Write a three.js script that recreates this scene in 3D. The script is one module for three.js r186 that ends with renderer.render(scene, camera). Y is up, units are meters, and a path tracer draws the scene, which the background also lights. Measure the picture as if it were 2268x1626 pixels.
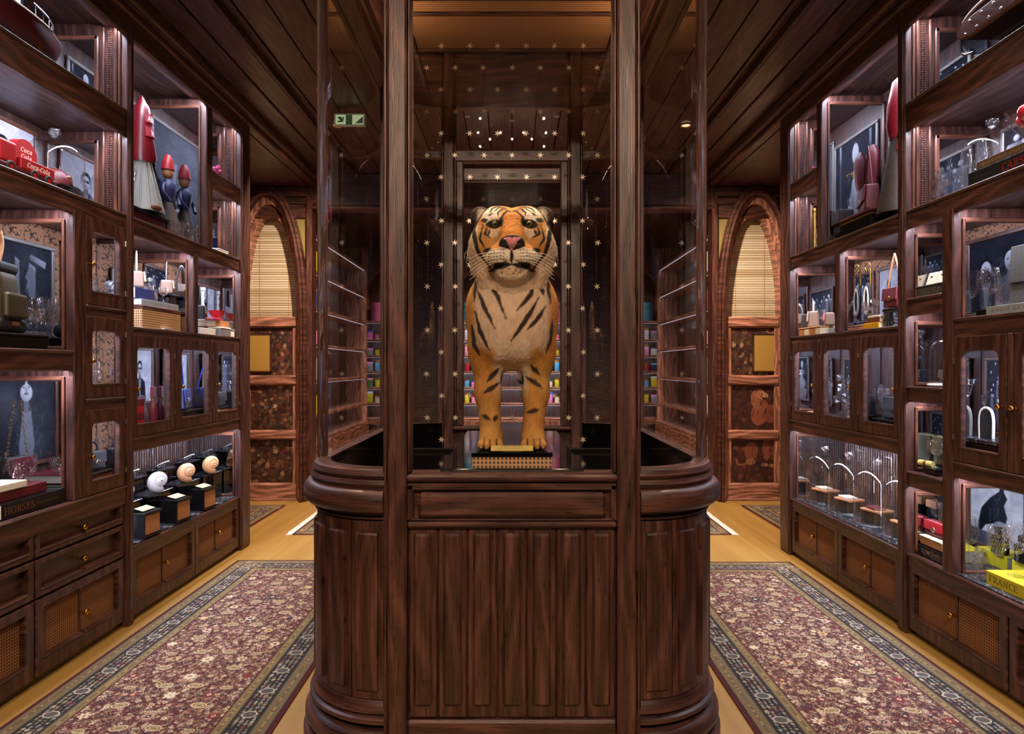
import * as THREE from 'three';
import { mergeGeometries } from 'three/addons/utils/BufferGeometryUtils.js';
import { RoundedBoxGeometry } from 'three/addons/geometries/RoundedBoxGeometry.js';
import { RectAreaLightUniformsLib } from 'three/addons/lights/RectAreaLightUniformsLib.js';

// ---------------------------------------------------------------- camera, exposure, lights
const scene = new THREE.Scene();
scene.background = new THREE.Color(0x000000);
const camera = new THREE.PerspectiveCamera(60.29, 2268 / 1626, 0.05, 60);
camera.position.set(0, 1.45, 0);
camera.lookAt(0, 1.45, -5);
const renderer = new THREE.WebGLRenderer({ antialias: true });
renderer.toneMapping = THREE.LinearToneMapping;
renderer.toneMappingExposure = 0.88;
renderer.shadowMap.enabled = true;
RectAreaLightUniformsLib.init();
const WARM = 0xffe0c0, COOL = 0xdfe6ff;
const LED_POWER = 190, SPOT_POWER = 12.5, TIGER_POWER = 11;

// recessed downlights in the plank ceiling: [x, z, strength]
const downlights = [];
function downlight(x, z, k, aimX = x, aimZ = z, r = 0.04, y = 3.535, color = WARM) {
  const o = new THREE.Group(); o.name = numbered('ceiling_spotlight'); scene.add(o);
  o.position.set(x, y, z);
  const ring = new THREE.Mesh(new THREE.TorusGeometry(r * 1.12, r * 0.22, 8, 24).rotateX(Math.PI / 2), MAT().brass); ring.name = 'trim_ring'; o.add(ring);
  const lens = new THREE.Mesh(new THREE.CylinderGeometry(r, r, 0.006, 24), MAT().lampGlow); lens.name = 'light_lens'; lens.position.y = 0.004; o.add(lens);
  const l = new THREE.SpotLight(color, SPOT_POWER * k, 0, 0.95, 0.55, 2);
  l.name = 'downlight_beam'; l.shadow.radius = r > 0.03 ? 1.5 : 0.4; l.position.set(0, -0.012, 0); l.target.position.set(aimX - x, -3, aimZ - z); o.add(l); o.add(l.target);
  downlights.push(o); return o;
}
// ---------------------------------------------------------------- naming
const taken = new Map();
function numbered(n) { const k = taken.get(n) || 0; taken.set(n, k + 1); return k ? `${n}_${String(k).padStart(3, '0')}` : n; }
function thing(name, label, category, p = [0, 0, 0], turn = 0, group) {
  const o = new THREE.Group(); o.name = numbered(name); scene.add(o); o.position.set(...p); o.rotation.y = turn;
  o.userData = { label, category }; if (group) o.userData.group = group; return o;
}
function mesh(name, geo, mat, parent) { const m = new THREE.Mesh(geo, mat); m.name = name; parent.add(m); return m; }
function struct(name, label) { const o = new THREE.Group(); o.name = name; o.userData = { kind: 'structure', label, category: name.split('_')[0] }; scene.add(o); return o; }
function tag(o, label, category, group) { o.userData.label = label; o.userData.category = category; if (group) o.userData.group = group; return o; }

// ---------------------------------------------------------------- numbers
function rng(seed) { let a = seed >>> 0; return () => { a = (a + 0x6d2b79f5) | 0; let t = Math.imul(a ^ (a >>> 15), 1 | a); t = (t + Math.imul(t ^ (t >>> 7), 61 | t)) ^ t; return ((t ^ (t >>> 14)) >>> 0) / 4294967296; }; }
const R0 = rng(7);
const lerp = (a, b, t) => a + (b - a) * t, clamp = (x, a = 0, b = 1) => Math.min(b, Math.max(a, x));
const smooth = (a, b, x) => { const t = clamp((x - a) / (b - a)); return t * t * (3 - 2 * t); };
function hash(x, y, z = 0) { let h = Math.imul(x | 0, 374761393) ^ Math.imul(y | 0, 668265263) ^ Math.imul(z | 0, 2147483647 - 58); h = Math.imul(h ^ (h >>> 13), 1274126177); return ((h ^ (h >>> 16)) >>> 0) / 4294967296; }
function pnoise(x, y, px, py, s = 0) { // periodic value noise
  const xi = Math.floor(x), yi = Math.floor(y), fx = x - xi, fy = y - yi, u = fx * fx * (3 - 2 * fx), v = fy * fy * (3 - 2 * fy);
  const m = (a, b) => ((a % b) + b) % b, x0 = m(xi, px), x1 = m(xi + 1, px), y0 = m(yi, py), y1 = m(yi + 1, py);
  return lerp(lerp(hash(x0, y0, s), hash(x1, y0, s), u), lerp(hash(x0, y1, s), hash(x1, y1, s), u), v);
}
function noise3(x, y, z) {
  const xi = Math.floor(x), yi = Math.floor(y), zi = Math.floor(z), f = (t) => t * t * (3 - 2 * t), u = f(x - xi), v = f(y - yi), w = f(z - zi);
  const c = (a, b, d) => hash(xi + a, yi + b, zi + d);
  return lerp(lerp(lerp(c(0, 0, 0), c(1, 0, 0), u), lerp(c(0, 1, 0), c(1, 1, 0), u), v), lerp(lerp(c(0, 0, 1), c(1, 0, 1), u), lerp(c(0, 1, 1), c(1, 1, 1), u), v), w);
}

// ---------------------------------------------------------------- textures
function dataTex(w, h, fn, srgb = true) {
  const d = new Uint8Array(w * h * 4);
  for (let j = 0; j < h; j++) for (let i = 0; i < w; i++) { const c = fn(i, j), k = (j * w + i) * 4; d[k] = clamp(c[0], 0, 255); d[k + 1] = clamp(c[1], 0, 255); d[k + 2] = clamp(c[2], 0, 255); d[k + 3] = 255; }
  const t = new THREE.DataTexture(d, w, h); t.wrapS = t.wrapT = THREE.RepeatWrapping; t.magFilter = THREE.LinearFilter; t.minFilter = THREE.LinearFilter; if (srgb) t.colorSpace = THREE.SRGBColorSpace; t.needsUpdate = true; return t;
}
function canvasTex(w, h, draw) {
  const c = document.createElement('canvas'); c.width = w; c.height = h; const g = c.getContext('2d'); draw(g, w, h);
  const t = new THREE.CanvasTexture(c); t.colorSpace = THREE.SRGBColorSpace; t.magFilter = THREE.LinearFilter; return t;
}
const rep = (t, x, y) => { t.repeat.set(x, y); return t; };
function woodField(i, j, W, H) {
  const U = i / W, V = j / H, n1 = pnoise(U * 3, V * 2, 3, 2, 1), n2 = pnoise(U * 7, V * 3, 7, 3, 2), n3 = pnoise(U * 24, V * 6, 24, 6, 9);
  const ring = 0.5 + 0.5 * Math.sin(6.2832 * (U * 9 + n1 * 2.6 + n2 * 0.8)), streak = pnoise(U * 120, V * 7, 120, 7, 3), pore = pnoise(U * 230, V * 26, 230, 26, 4);
  return 0.5 + 0.3 * (Math.pow(ring, 1.6) - 0.4) + 0.28 * (streak - 0.5) + 0.3 * (n3 - 0.5) - (pore > 0.72 ? 0.26 * (pore - 0.72) / 0.28 * 2 : 0) + 0.1 * (n2 - 0.5);
}
const woodTex = rep(dataTex(640, 1024, (i, j) => { const v = woodField(i, j, 640, 1024); return [255 * (0.30 + 0.70 * v), 255 * (0.25 + 0.68 * v), 255 * (0.22 + 0.68 * v)]; }), 1 / 0.55, 1 / 0.95);
const woodBump = rep(dataTex(640, 1024, (i, j) => { const v = 255 * clamp(woodField(i, j, 640, 1024)); return [v, v, v]; }, false), 1 / 0.55, 1 / 0.95);
const woodRough = rep(dataTex(256, 256, (i, j) => { const v = 150 + 70 * pnoise(i / 256 * 9, j / 256 * 9, 9, 9, 5) + 30 * pnoise(i / 4, j / 16, 64, 16, 6); return [v, v, v]; }, false), 1 / 0.55, 1 / 0.95);
const floorTex = rep(dataTex(512, 512, (i, j) => { const U = i / 512, V = j / 512, n = pnoise(U * 40, V * 4, 40, 4, 11) * 0.5 + pnoise(U * 6, V * 2, 6, 2, 12) * 0.5 + pnoise(U * 160, V * 10, 160, 10, 13) * 0.25; return [164 + 30 * n, 132 + 30 * n, 74 + 26 * n]; }), 1 / 1.1, 1 / 2.2);
const caneTex = rep(dataTex(64, 64, (i, j) => { const x = i / 64, y = j / 64, d = Math.hypot(x - 0.5, y - 0.5), strand = Math.max(Math.abs(Math.sin(x * 6.283)), Math.abs(Math.sin(y * 6.283))), hole = d < 0.27 ? 0.3 : 1; const v = hole * (0.75 + 0.25 * strand); return [205 * v, 158 * v, 112 * v]; }), 1 / 0.014, 1 / 0.014);
const caneBump = rep(dataTex(64, 64, (i, j) => { const d = Math.hypot(i / 64 - 0.5, j / 64 - 0.5), v = d < 0.27 ? 20 : 200; return [v, v, v]; }, false), 1 / 0.014, 1 / 0.014);
const weaveTex = rep(dataTex(64, 64, (i, j) => { const a = Math.sin(i / 64 * 6.283 * 4), b = Math.sin(j / 64 * 6.283 * 4), v = 0.72 + 0.16 * (((i >> 3) + (j >> 3)) % 2 ? a : b) + 0.1 * hash(i, j, 3); return [188 * v, 136 * v, 92 * v]; }), 1 / 0.08, 1 / 0.08);
const marbleTex = rep(dataTex(256, 256, (i, j) => { const U = i / 256, V = j / 256, n = pnoise(U * 6, V * 6, 6, 6, 21), m = pnoise(U * 14, V * 14, 14, 14, 22), v = Math.abs(Math.sin(6.283 * (U * 2 + n * 1.6 + m * 0.5))), w = Math.pow(1 - v, 6); return [34 + 120 * w + 22 * m, 36 + 120 * w + 22 * m, 42 + 122 * w + 24 * m]; }), 1 / 0.35, 1 / 0.35);
const sequinTex = rep(dataTex(128, 128, (i, j) => { const c = hash(i >> 2, j >> 2, 5), d = Math.hypot((i & 3) - 1.5, (j & 3) - 1.5) / 2, v = (0.35 + 0.65 * c) * (1 - 0.4 * d); return [255 * v, 255 * v, 255 * v]; }), 1 / 0.1, 1 / 0.1);
const tapestryTex = rep(dataTex(256, 256, (i, j) => { const n = pnoise(i / 256 * 12, j / 256 * 12, 12, 12, 31), m = pnoise(i / 256 * 30, j / 256 * 30, 30, 30, 32), k = n * 0.7 + m * 0.5; return k > 0.74 ? [58, 40, 32] : [140 + 40 * m, 96 + 30 * m, 68 + 22 * m]; }), 1 / 0.14, 1 / 0.14);
const leatherBump = rep(dataTex(128, 128, (i, j) => { const v = 120 + 100 * pnoise(i / 5, j / 5, 26, 26, 41) ; return [v, v, v]; }, false), 1 / 0.08, 1 / 0.08);
const crystalBump = rep(dataTex(64, 64, (i, j) => { const v = 255 * Math.max(1 - Math.abs(((i + j) & 31) - 16) / 16, 1 - Math.abs(((i - j + 64) & 31) - 16) / 16); return [v, v, v]; }, false), 14, 3);

// ---------------------------------------------------------------- materials
const C = (h) => new THREE.Color(h);
const std = (color, roughness = 0.6, o = {}) => new THREE.MeshStandardMaterial({ color: C(color), roughness, ...o });
const wood = (color, o = {}) => new THREE.MeshPhysicalMaterial({ color: C(color), map: woodTex, bumpMap: woodBump, bumpScale: 0.0007, roughness: 0.55, roughnessMap: woodRough, clearcoat: 0.25, clearcoatRoughness: 0.28, ...o });
const glass = (o = {}) => new THREE.MeshPhysicalMaterial({ color: 0xffffff, transmission: 1, roughness: 0.0, thickness: 0, ior: 1.5, ...o });
const M = {
  woodKiosk: wood(0x75504a), woodCab: wood(0x6b473f), woodCeil: wood(0x66423c), woodBack: wood(0xe2ab98), woodArch: wood(0x6c4138),
  floor: new THREE.MeshPhysicalMaterial({ color: 0xe4d8c2, map: floorTex, roughness: 0.42, clearcoat: 0.2, clearcoatRoughness: 0.35 }),
  cane: std(0xffffff, 0.75, { map: caneTex, bumpMap: caneBump, bumpScale: 0.002 }), caneDoor: std(0xb49878, 0.8, { map: caneTex, bumpMap: caneBump, bumpScale: 0.002 }), weave: std(0xffffff, 0.8, { map: weaveTex }),
  marble: std(0xffffff, 0.18, { map: marbleTex }), tapestry: std(0xffffff, 0.9, { map: tapestryTex }),
  brass: std(0xd9a84e, 0.22, { metalness: 1 }), gold: std(0xb89248, 0.34, { metalness: 1 }), silver: std(0xd8d8dc, 0.22, { metalness: 1 }), chrome: std(0xe8eaee, 0.1, { metalness: 1 }),
  mirror: std(0xd4d8de, 0.02, { metalness: 1 }),
  glass: glass(), glassKiosk: glass({ ior: 1.8 }), glassClear: glass({ ior: 1.14 }), glassDark: glass({ color: 0xb8c2cc }), crystal: glass({ bumpMap: crystalBump, bumpScale: 0.006, ior: 2.1 }), crystalClear: glass({ roughness: 0.02, ior: 1.8 }),
  led: new THREE.MeshStandardMaterial({ color: 0xffffff, emissive: C(COOL), emissiveIntensity: 0.9 }), lampGlow: new THREE.MeshStandardMaterial({ color: 0xffffff, emissive: C(WARM), emissiveIntensity: 2.0 }),
  black: std(0x0c0c0e, 0.25), blackMatte: std(0x141315, 0.7), blackLeather: std(0x17151a, 0.45, { bumpMap: leatherBump, bumpScale: 0.0006 }), blackGloss: std(0x070709, 0.08),
  cream: std(0xd9cfb6, 0.7), card: std(0x98907a, 0.8), white: std(0xe4e2de, 0.6), ivory: std(0xd7cbbb, 0.35), paper: std(0xcfc5ae, 0.85), pages: std(0xd8cfba, 0.85),
  red: std(0xa3161f, 0.45), redDark: std(0x571017, 0.5), maroon: std(0x5e1620, 0.42, { bumpMap: leatherBump, bumpScale: 0.0005 }), redSequin: std(0xc2182c, 0.35, { map: sequinTex }), pink: std(0xe08aa0, 0.6), magenta: std(0xc0306a, 0.6),
  brown: std(0x6a3e22, 0.5, { bumpMap: leatherBump, bumpScale: 0.0006 }), tan: std(0xb0794f, 0.55), taupe: std(0x9a7f70, 0.6, { bumpMap: leatherBump, bumpScale: 0.0006 }), goldSequin: std(0x9c8c5c, 0.4, { map: sequinTex, metalness: 0.35 }), greySequin: std(0xb4b0aa, 0.4, { map: sequinTex, metalness: 0.3 }), brocade: std(0x64492f, 0.6, { map: sequinTex }),
  navy: std(0x1d2350, 0.5), blue: std(0x2c3f96, 0.5), yellow: std(0xc9bb16, 0.55), mustard: std(0xd4a010, 0.55), amber: new THREE.MeshPhysicalMaterial({ color: 0xa8551a, transmission: 0.6, roughness: 0.1, thickness: 0 }),
  cloth: std(0x8f8b80, 0.9), grey: std(0x7d7f84, 0.6), greyBook: std(0x8e9496, 0.65), olive: std(0x7a6b3c, 0.85), pinkBox: std(0xa8746c, 0.8, { map: caneTex }),
  frameDark: std(0x6b5a50, 0.35, { metalness: 0.5 }), frameSilver: std(0x9a928c, 0.32, { metalness: 0.7 }), frameWood: wood(0x8a5a45),
};
function MAT() { return M; }

// ---------------------------------------------------------------- geometry helpers
function planarUV(pos, nor, grain, off) {
  const uv = new Float32Array(pos.length / 3 * 2);
  for (let i = 0; i < pos.length / 3; i++) {
    const n = [Math.abs(nor[i * 3]), Math.abs(nor[i * 3 + 1]), Math.abs(nor[i * 3 + 2])], d = n[0] > n[1] && n[0] > n[2] ? 0 : n[1] > n[2] ? 1 : 2;
    let a = (d + 1) % 3, b = (d + 2) % 3; if (a === grain) [a, b] = [b, a]; else if (b !== grain && a > b) [a, b] = [b, a];
    uv[i * 2] = pos[i * 3 + a] + off[0]; uv[i * 2 + 1] = pos[i * 3 + b] + off[1];
  }
  return uv;
}
function cbox(w, h, d, c = 0.003, grain) {
  c = Math.min(c, w / 3, h / 3, d / 3); const H = [w / 2, h / 2, d / 2], P = [], N = [];
  const pt = (f, s) => s.map((q, k) => q * (k === f ? H[k] : H[k] - c));
  const tri = (a, b, e) => { const u = b.map((q, k) => q - a[k]), v = e.map((q, k) => q - a[k]); let n = [u[1] * v[2] - u[2] * v[1], u[2] * v[0] - u[0] * v[2], u[0] * v[1] - u[1] * v[0]]; const m = a.map((q, k) => q + b[k] + e[k]); if (n[0] * m[0] + n[1] * m[1] + n[2] * m[2] < 0) { [b, e] = [e, b]; n = n.map((q) => -q); } const l = Math.hypot(...n) || 1; n = n.map((q) => q / l); P.push(...a, ...b, ...e); N.push(...n, ...n, ...n); };
  const quad = (a, b, e, f) => { tri(a, b, e); tri(a, e, f); };
  for (let k = 0; k < 3; k++) { const i = (k + 1) % 3, j = (k + 2) % 3;
    for (const s of [-1, 1]) { const q = (p, r) => { const v = [0, 0, 0]; v[k] = s; v[i] = p; v[j] = r; return pt(k, v); }; quad(q(-1, -1), q(1, -1), q(1, 1), q(-1, 1)); }
    for (const s of [-1, 1]) for (const t of [-1, 1]) { const q = (f, r) => { const v = [0, 0, 0]; v[i] = s; v[j] = t; v[k] = r; return pt(f, v); }; quad(q(i, -1), q(i, 1), q(j, 1), q(j, -1)); } }
  for (const a of [-1, 1]) for (const b of [-1, 1]) for (const e of [-1, 1]) tri(pt(0, [a, b, e]), pt(1, [a, b, e]), pt(2, [a, b, e]));
  if (grain === undefined) grain = H.indexOf(Math.max(...H));
  return fromArrays(P, N, planarUV(P, N, grain, [R0() * 0.55, R0() * 0.95]));
}
function fromArrays(P, N, UV) { const g = new THREE.BufferGeometry(); g.setAttribute('position', new THREE.Float32BufferAttribute(P, 3)); if (N) g.setAttribute('normal', new THREE.Float32BufferAttribute(N, 3)); g.setAttribute('uv', new THREE.Float32BufferAttribute(UV, 2)); return g; }
function boxAt(x0, x1, y0, y1, z0, z1, c = 0.003, grain) { return cbox(Math.abs(x1 - x0), Math.abs(y1 - y0), Math.abs(z1 - z0), c, grain).translate((x0 + x1) / 2, (y0 + y1) / 2, (z0 + z1) / 2); }
const flat = (g) => { const n = g.index ? g.toNonIndexed() : g; for (const k of Object.keys(n.attributes)) if (!['position', 'normal', 'uv'].includes(k)) n.deleteAttribute(k); return n; };
const join = (...a) => mergeGeometries(a.flat().map(flat));
const lathe = (pts, n = 28, a0 = 0, a1 = Math.PI * 2) => new THREE.LatheGeometry(pts.map((p) => new THREE.Vector2(p[0], p[1])), n, a0, a1);
const tube = (pts, r, n = 24, m = 8, closed = false) => new THREE.TubeGeometry(new THREE.CatmullRomCurve3(pts.map((p) => new THREE.Vector3(...p)), closed), n, r, m, closed);
const cyl = (r0, r1, h, n = 16) => new THREE.CylinderGeometry(r0, r1, h, n);
const sph = (r, a = 14, b = 10) => new THREE.SphereGeometry(r, a, b);
const rbox = (w, h, d, r = 0.01, s = 2) => new RoundedBoxGeometry(w, h, d, s, Math.min(r, w / 2.1, h / 2.1, d / 2.1));
function extrude(shape, depth, bevel = 0, seg = 8) { return new THREE.ExtrudeGeometry(shape, { depth: depth - 2 * bevel, bevelEnabled: bevel > 0, bevelThickness: bevel, bevelSize: bevel, bevelOffset: -bevel, bevelSegments: 1, curveSegments: seg }).translate(0, 0, bevel); }
function rectShape(x0, x1, y0, y1) { const s = new THREE.Shape(); s.moveTo(x0, y0); s.lineTo(x1, y0); s.lineTo(x1, y1); s.lineTo(x0, y1); s.closePath(); return s; }
function archPath(x0, x1, y0, y1, r, P = THREE.Path) { const s = new P(); s.moveTo(x0, y0); s.lineTo(x1, y0); s.lineTo(x1, y1 - r); s.quadraticCurveTo(x1, y1, x1 - r, y1); s.lineTo(x0 + r, y1); s.quadraticCurveTo(x0, y1, x0, y1 - r); s.closePath(); return s; }
// ---------------------------------------------------------------- the room shell
const CAB = 2.16, BACKZ = 6.9, CEIL = 3.55;
{
  const f = struct('floor', 'honey coloured polished wood floor of the shop');
  mesh('floor_slab', boxAt(-3.6, 3.6, -0.12, 0, -11.2, 2.9, 0.002, 2), M.floor, f);
  const c = struct('ceiling', 'dark stained plank ceiling with recessed grooves');
  mesh('ceiling_deck', boxAt(-3.6, 3.6, 3.585, 3.72, -11.2, 2.9, 0.002), M.woodCeil, c);
  const edges = [0, 0.2, 0.4, 0.6, 0.8, 1.0, 1.2, 1.41, 1.61];
  for (const s of [-1, 1]) {
    for (let i = 0; i < edges.length - 1; i++) mesh('ceiling_plank', boxAt(s * (edges[i] + 0.004), s * (edges[i + 1] - 0.004), 3.55, 3.585, -11.1, 2.8, 0.004), M.woodCeil, c);
    mesh('ceiling_bead', boxAt(s * 1.612, s * 1.632, 3.535, 3.585, -11.1, 2.8, 0.006), M.woodCeil, c);
    mesh('ceiling_bead', boxAt(s * 1.70, s * 1.722, 3.53, 3.585, -11.1, 2.8, 0.006), M.woodCeil, c);
    for (let i = 0; i < 2; i++) mesh('cove_plank', boxAt(s * (1.722 + i * 0.174 + 0.003), s * (1.722 + (i + 1) * 0.174 - 0.003), 3.535 - i * 0.012, 3.585, -11.1, 2.8, 0.006), M.woodCeil, c);
    mesh('cornice_beam', boxAt(s * 2.07, s * 2.2, 3.445, 3.585, -BACKZ - 0.1, 2.8, 0.012), M.woodCab, c);
    mesh('cornice_bead', boxAt(s * 2.115, s * 2.2, 3.405, 3.447, -BACKZ - 0.1, 2.8, 0.01), M.woodArch, c);
    mesh('recess_soffit', boxAt(s * 2.2, s * 3.58, 3.4, 3.46, -BACKZ - 0.05, -5.2, 0.003), M.woodCeil, c);
    mesh('side_soffit', boxAt(s * 2.2, s * 3.58, 3.505, 3.58, -5.2, 2.8, 0.003), M.woodCab, c);
  }
  for (const [n, s, side] of [['wall_left', -1, 'left'], ['wall_right', 1, 'right']]) {
    const w = struct(n, `dark panelled wall behind the ${side} display cabinets`);
    mesh('wall_board', boxAt(s * 2.66, s * 2.8, 0, 3.58, -5.18, 2.8, 0.002), M.woodCab, w);
    mesh('recess_board', boxAt(s * 3.48, s * 3.6, 0, 3.58, -BACKZ - 0.2, -5.18, 0.002), M.woodBack, w);
    mesh('recess_return', boxAt(s * 2.66, s * 3.6, 0, 3.58, -5.19, -5.1, 0.002), M.woodBack, w);
    mesh('back_room_board', boxAt(s * 2.62, s * 2.75, 0, 3.58, -11.1, -BACKZ - 0.2, 0.002), M.woodCab, w);
  }
  const fr = struct('wall_front', 'dark panelled wall of the shop opposite the tiger kiosk');
  mesh('wall_board', boxAt(-3.6, 3.6, 0, 3.58, 2.75, 2.9, 0.002), M.woodCab, fr);
  const bk = struct('wall_back', 'back wall with olive plaster, dark beams and two pointed arches');
  for (const s of [-1, 1]) {
    const cx = s * 2.64;
    // plaster with the arch cut out
    const sh = rectShape(s < 0 ? -3.5 : 2.22, s < 0 ? -2.22 : 3.5, 0, 3.4), ho = new THREE.Path(); archOutline(ho, cx, 0.34, 0.004, 2.0, 3.22); sh.holes.push(ho);
    mesh('plaster', extrude(sh, 0.1, 0, 24).translate(0, 0, -BACKZ - 0.1), M.olive, bk);
    for (const [y0, y1, d] of [[3.3, 3.4, 0.07], [3.22, 3.285, 0.05], [3.07, 3.11, 0.03]]) mesh('beam', boxAt(s * 2.2, s * 3.48, y0, y1, -BACKZ + 0.001, -BACKZ + d, 0.008), y0 > 3.2 ? M.woodCab : M.woodArch, bk);
    mesh('dark_frieze', boxAt(s * 2.2, s * 3.48, 3.11, 3.22, -BACKZ + 0.001, -BACKZ + 0.02, 0.002), M.woodCab, bk);
    mesh('pilaster', boxAt(s * 2.17, s * 2.235, 0, 3.445, -BACKZ - 0.12, -BACKZ + 0.06, 0.012), M.woodArch, bk);
  }
  mesh('lintel', boxAt(-2.2, 2.2, 3.2, 3.55, -BACKZ - 0.12, -BACKZ + 0.04, 0.01), M.woodCab, bk);
  mesh('lintel_bead', boxAt(-2.2, 2.2, 3.16, 3.2, -BACKZ - 0.14, -BACKZ + 0.06, 0.012), M.woodArch, bk);
  mesh('end_board', boxAt(-3.6, 3.6, 0, 3.58, -11.2, -11.1, 0.002), M.woodCab, bk);
}
function archOutline(p, cx, a, y0, ys, y1, n = 28) { // near-elliptical lancet, ccw from lower left
  p.moveTo(cx - a, y0); p.lineTo(cx + a, y0);
  for (let i = 0; i <= n; i++) { const t = i / n, y = ys + (y1 - ys) * Math.sin(t * Math.PI / 2), x = a * Math.pow(Math.cos(t * Math.PI / 2), 0.92); p.lineTo(cx + x, y); }
  for (let i = n - 1; i >= 0; i--) { const t = i / n, y = ys + (y1 - ys) * Math.sin(t * Math.PI / 2), x = a * Math.pow(Math.cos(t * Math.PI / 2), 0.92); p.lineTo(cx - x, y); }
  p.closePath();
}
function archRing(cx, a, b, ys, ya, yb, n = 28) { // the band between two such outlines, open at the floor
  const p = new THREE.Shape(), half = (w, y1) => { const o = [[w, 0]]; for (let i = 0; i <= n; i++) { const t = i / n * Math.PI / 2; o.push([w * Math.pow(Math.max(Math.cos(t), 0), 0.92), ys + (y1 - ys) * Math.sin(t)]); } return o; };
  const A = half(a, ya), Bq = half(b, yb), seq = [...A.map(([x, y]) => [cx + x, y]), ...A.slice(0, -1).reverse().map(([x, y]) => [cx - x, y]), ...Bq.map(([x, y]) => [cx - x, y]), ...Bq.slice(0, -1).reverse().map(([x, y]) => [cx + x, y])];
  seq.forEach(([x, y], i) => p[i ? 'lineTo' : 'moveTo'](x, y)); p.closePath(); return p;
}
// painted door panels: dark lacquer with loose florals, right hand ones with seated big cats
function panelArt(seed, cat) {
  return canvasTex(384, 330, (g, w, h) => {
    const r = rng(seed); g.fillStyle = cat ? '#2a1310' : '#27130f'; g.fillRect(0, 0, w, h);
    const pal = cat ? ['#3a1a14', '#4c231a', '#231312', '#5b2a1e'] : ['#4a2016', '#6b3320', '#1c1414', '#3a4038', '#7a5534', '#582a24'];
    for (let i = 0; i < 420; i++) { g.globalAlpha = 0.35; g.fillStyle = pal[Math.floor(r() * pal.length)]; g.beginPath(); g.ellipse(r() * w, r() * h, 6 + r() * 26, 4 + r() * 12, r() * 3, 0, 6.3); g.fill(); }
    const petals = cat ? ['#6d3628', '#7d4636'] : ['#b98a5a', '#c9a679', '#8a3040', '#9b7150', '#6f7a74', '#d0b890'];
    for (let i = 0; i < (cat ? 26 : 46); i++) { const x = r() * w, y = r() * h, k = 3 + r() * 10; g.globalAlpha = 0.5; g.fillStyle = petals[Math.floor(r() * petals.length)]; for (let a = 0; a < 5; a++) { g.beginPath(); g.ellipse(x + Math.cos(a * 1.256) * k, y + Math.sin(a * 1.256) * k, k * 0.8, k * 0.5, a * 1.256, 0, 6.3); g.fill(); } g.globalAlpha = 0.5; g.strokeStyle = '#5a4028'; g.lineWidth = 2; g.beginPath(); g.moveTo(x, y); g.quadraticCurveTo(x + r() * 60 - 30, y + 20, x + r() * 90 - 45, y + 60); g.stroke(); }
    if (cat) { g.globalAlpha = 1; const fur = (x, y, a, b, rot, col) => { g.fillStyle = col; g.beginPath(); g.ellipse(x, y, a, b, rot, 0, 6.3); g.fill(); };
      if (cat === 1) { fur(250, 200, 62, 100, 0.25, '#7c4432'); fur(225, 110, 42, 70, -0.2, '#84503c'); fur(245, 62, 44, 34, 0.3, '#97614a'); fur(285, 74, 26, 18, 0.3, '#a87a62'); fur(226, 36, 9, 12, 0, '#6a3a2a'); fur(335, 210, 60, 70, 0.4, '#6f3b2b'); }
      else { fur(185, 90, 50, 70, 0.1, '#6d3a2a'); fur(180, 170, 36, 26, 0, '#80503c'); fur(300, 70, 34, 90, 0.05, '#754232'); fur(345, 70, 26, 90, -0.05, '#6a3a2c'); fur(285, 195, 26, 14, 0, '#8a5844'); fur(340, 200, 26, 14, 0, '#8a5844'); g.strokeStyle = '#7a4b38'; g.lineWidth = 13; g.beginPath(); g.moveTo(160, 180); g.quadraticCurveTo(70, 220, 80, 150); g.stroke(); }
      g.strokeStyle = '#2c1512'; g.lineWidth = 5; g.globalAlpha = 0.75; for (let i = 0; i < 30; i++) { const x = 190 + r() * 170, y = 40 + r() * 200; g.beginPath(); g.moveTo(x, y); g.quadraticCurveTo(x + 8, y + 12, x + 2 - r() * 10, y + 24); g.stroke(); } }
    g.globalAlpha = 0.25; for (let i = 0; i < 900; i++) { g.fillStyle = r() > 0.5 ? '#000' : '#c79a70'; g.fillRect(r() * w, r() * h, 2, 2); }
  });
}
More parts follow.
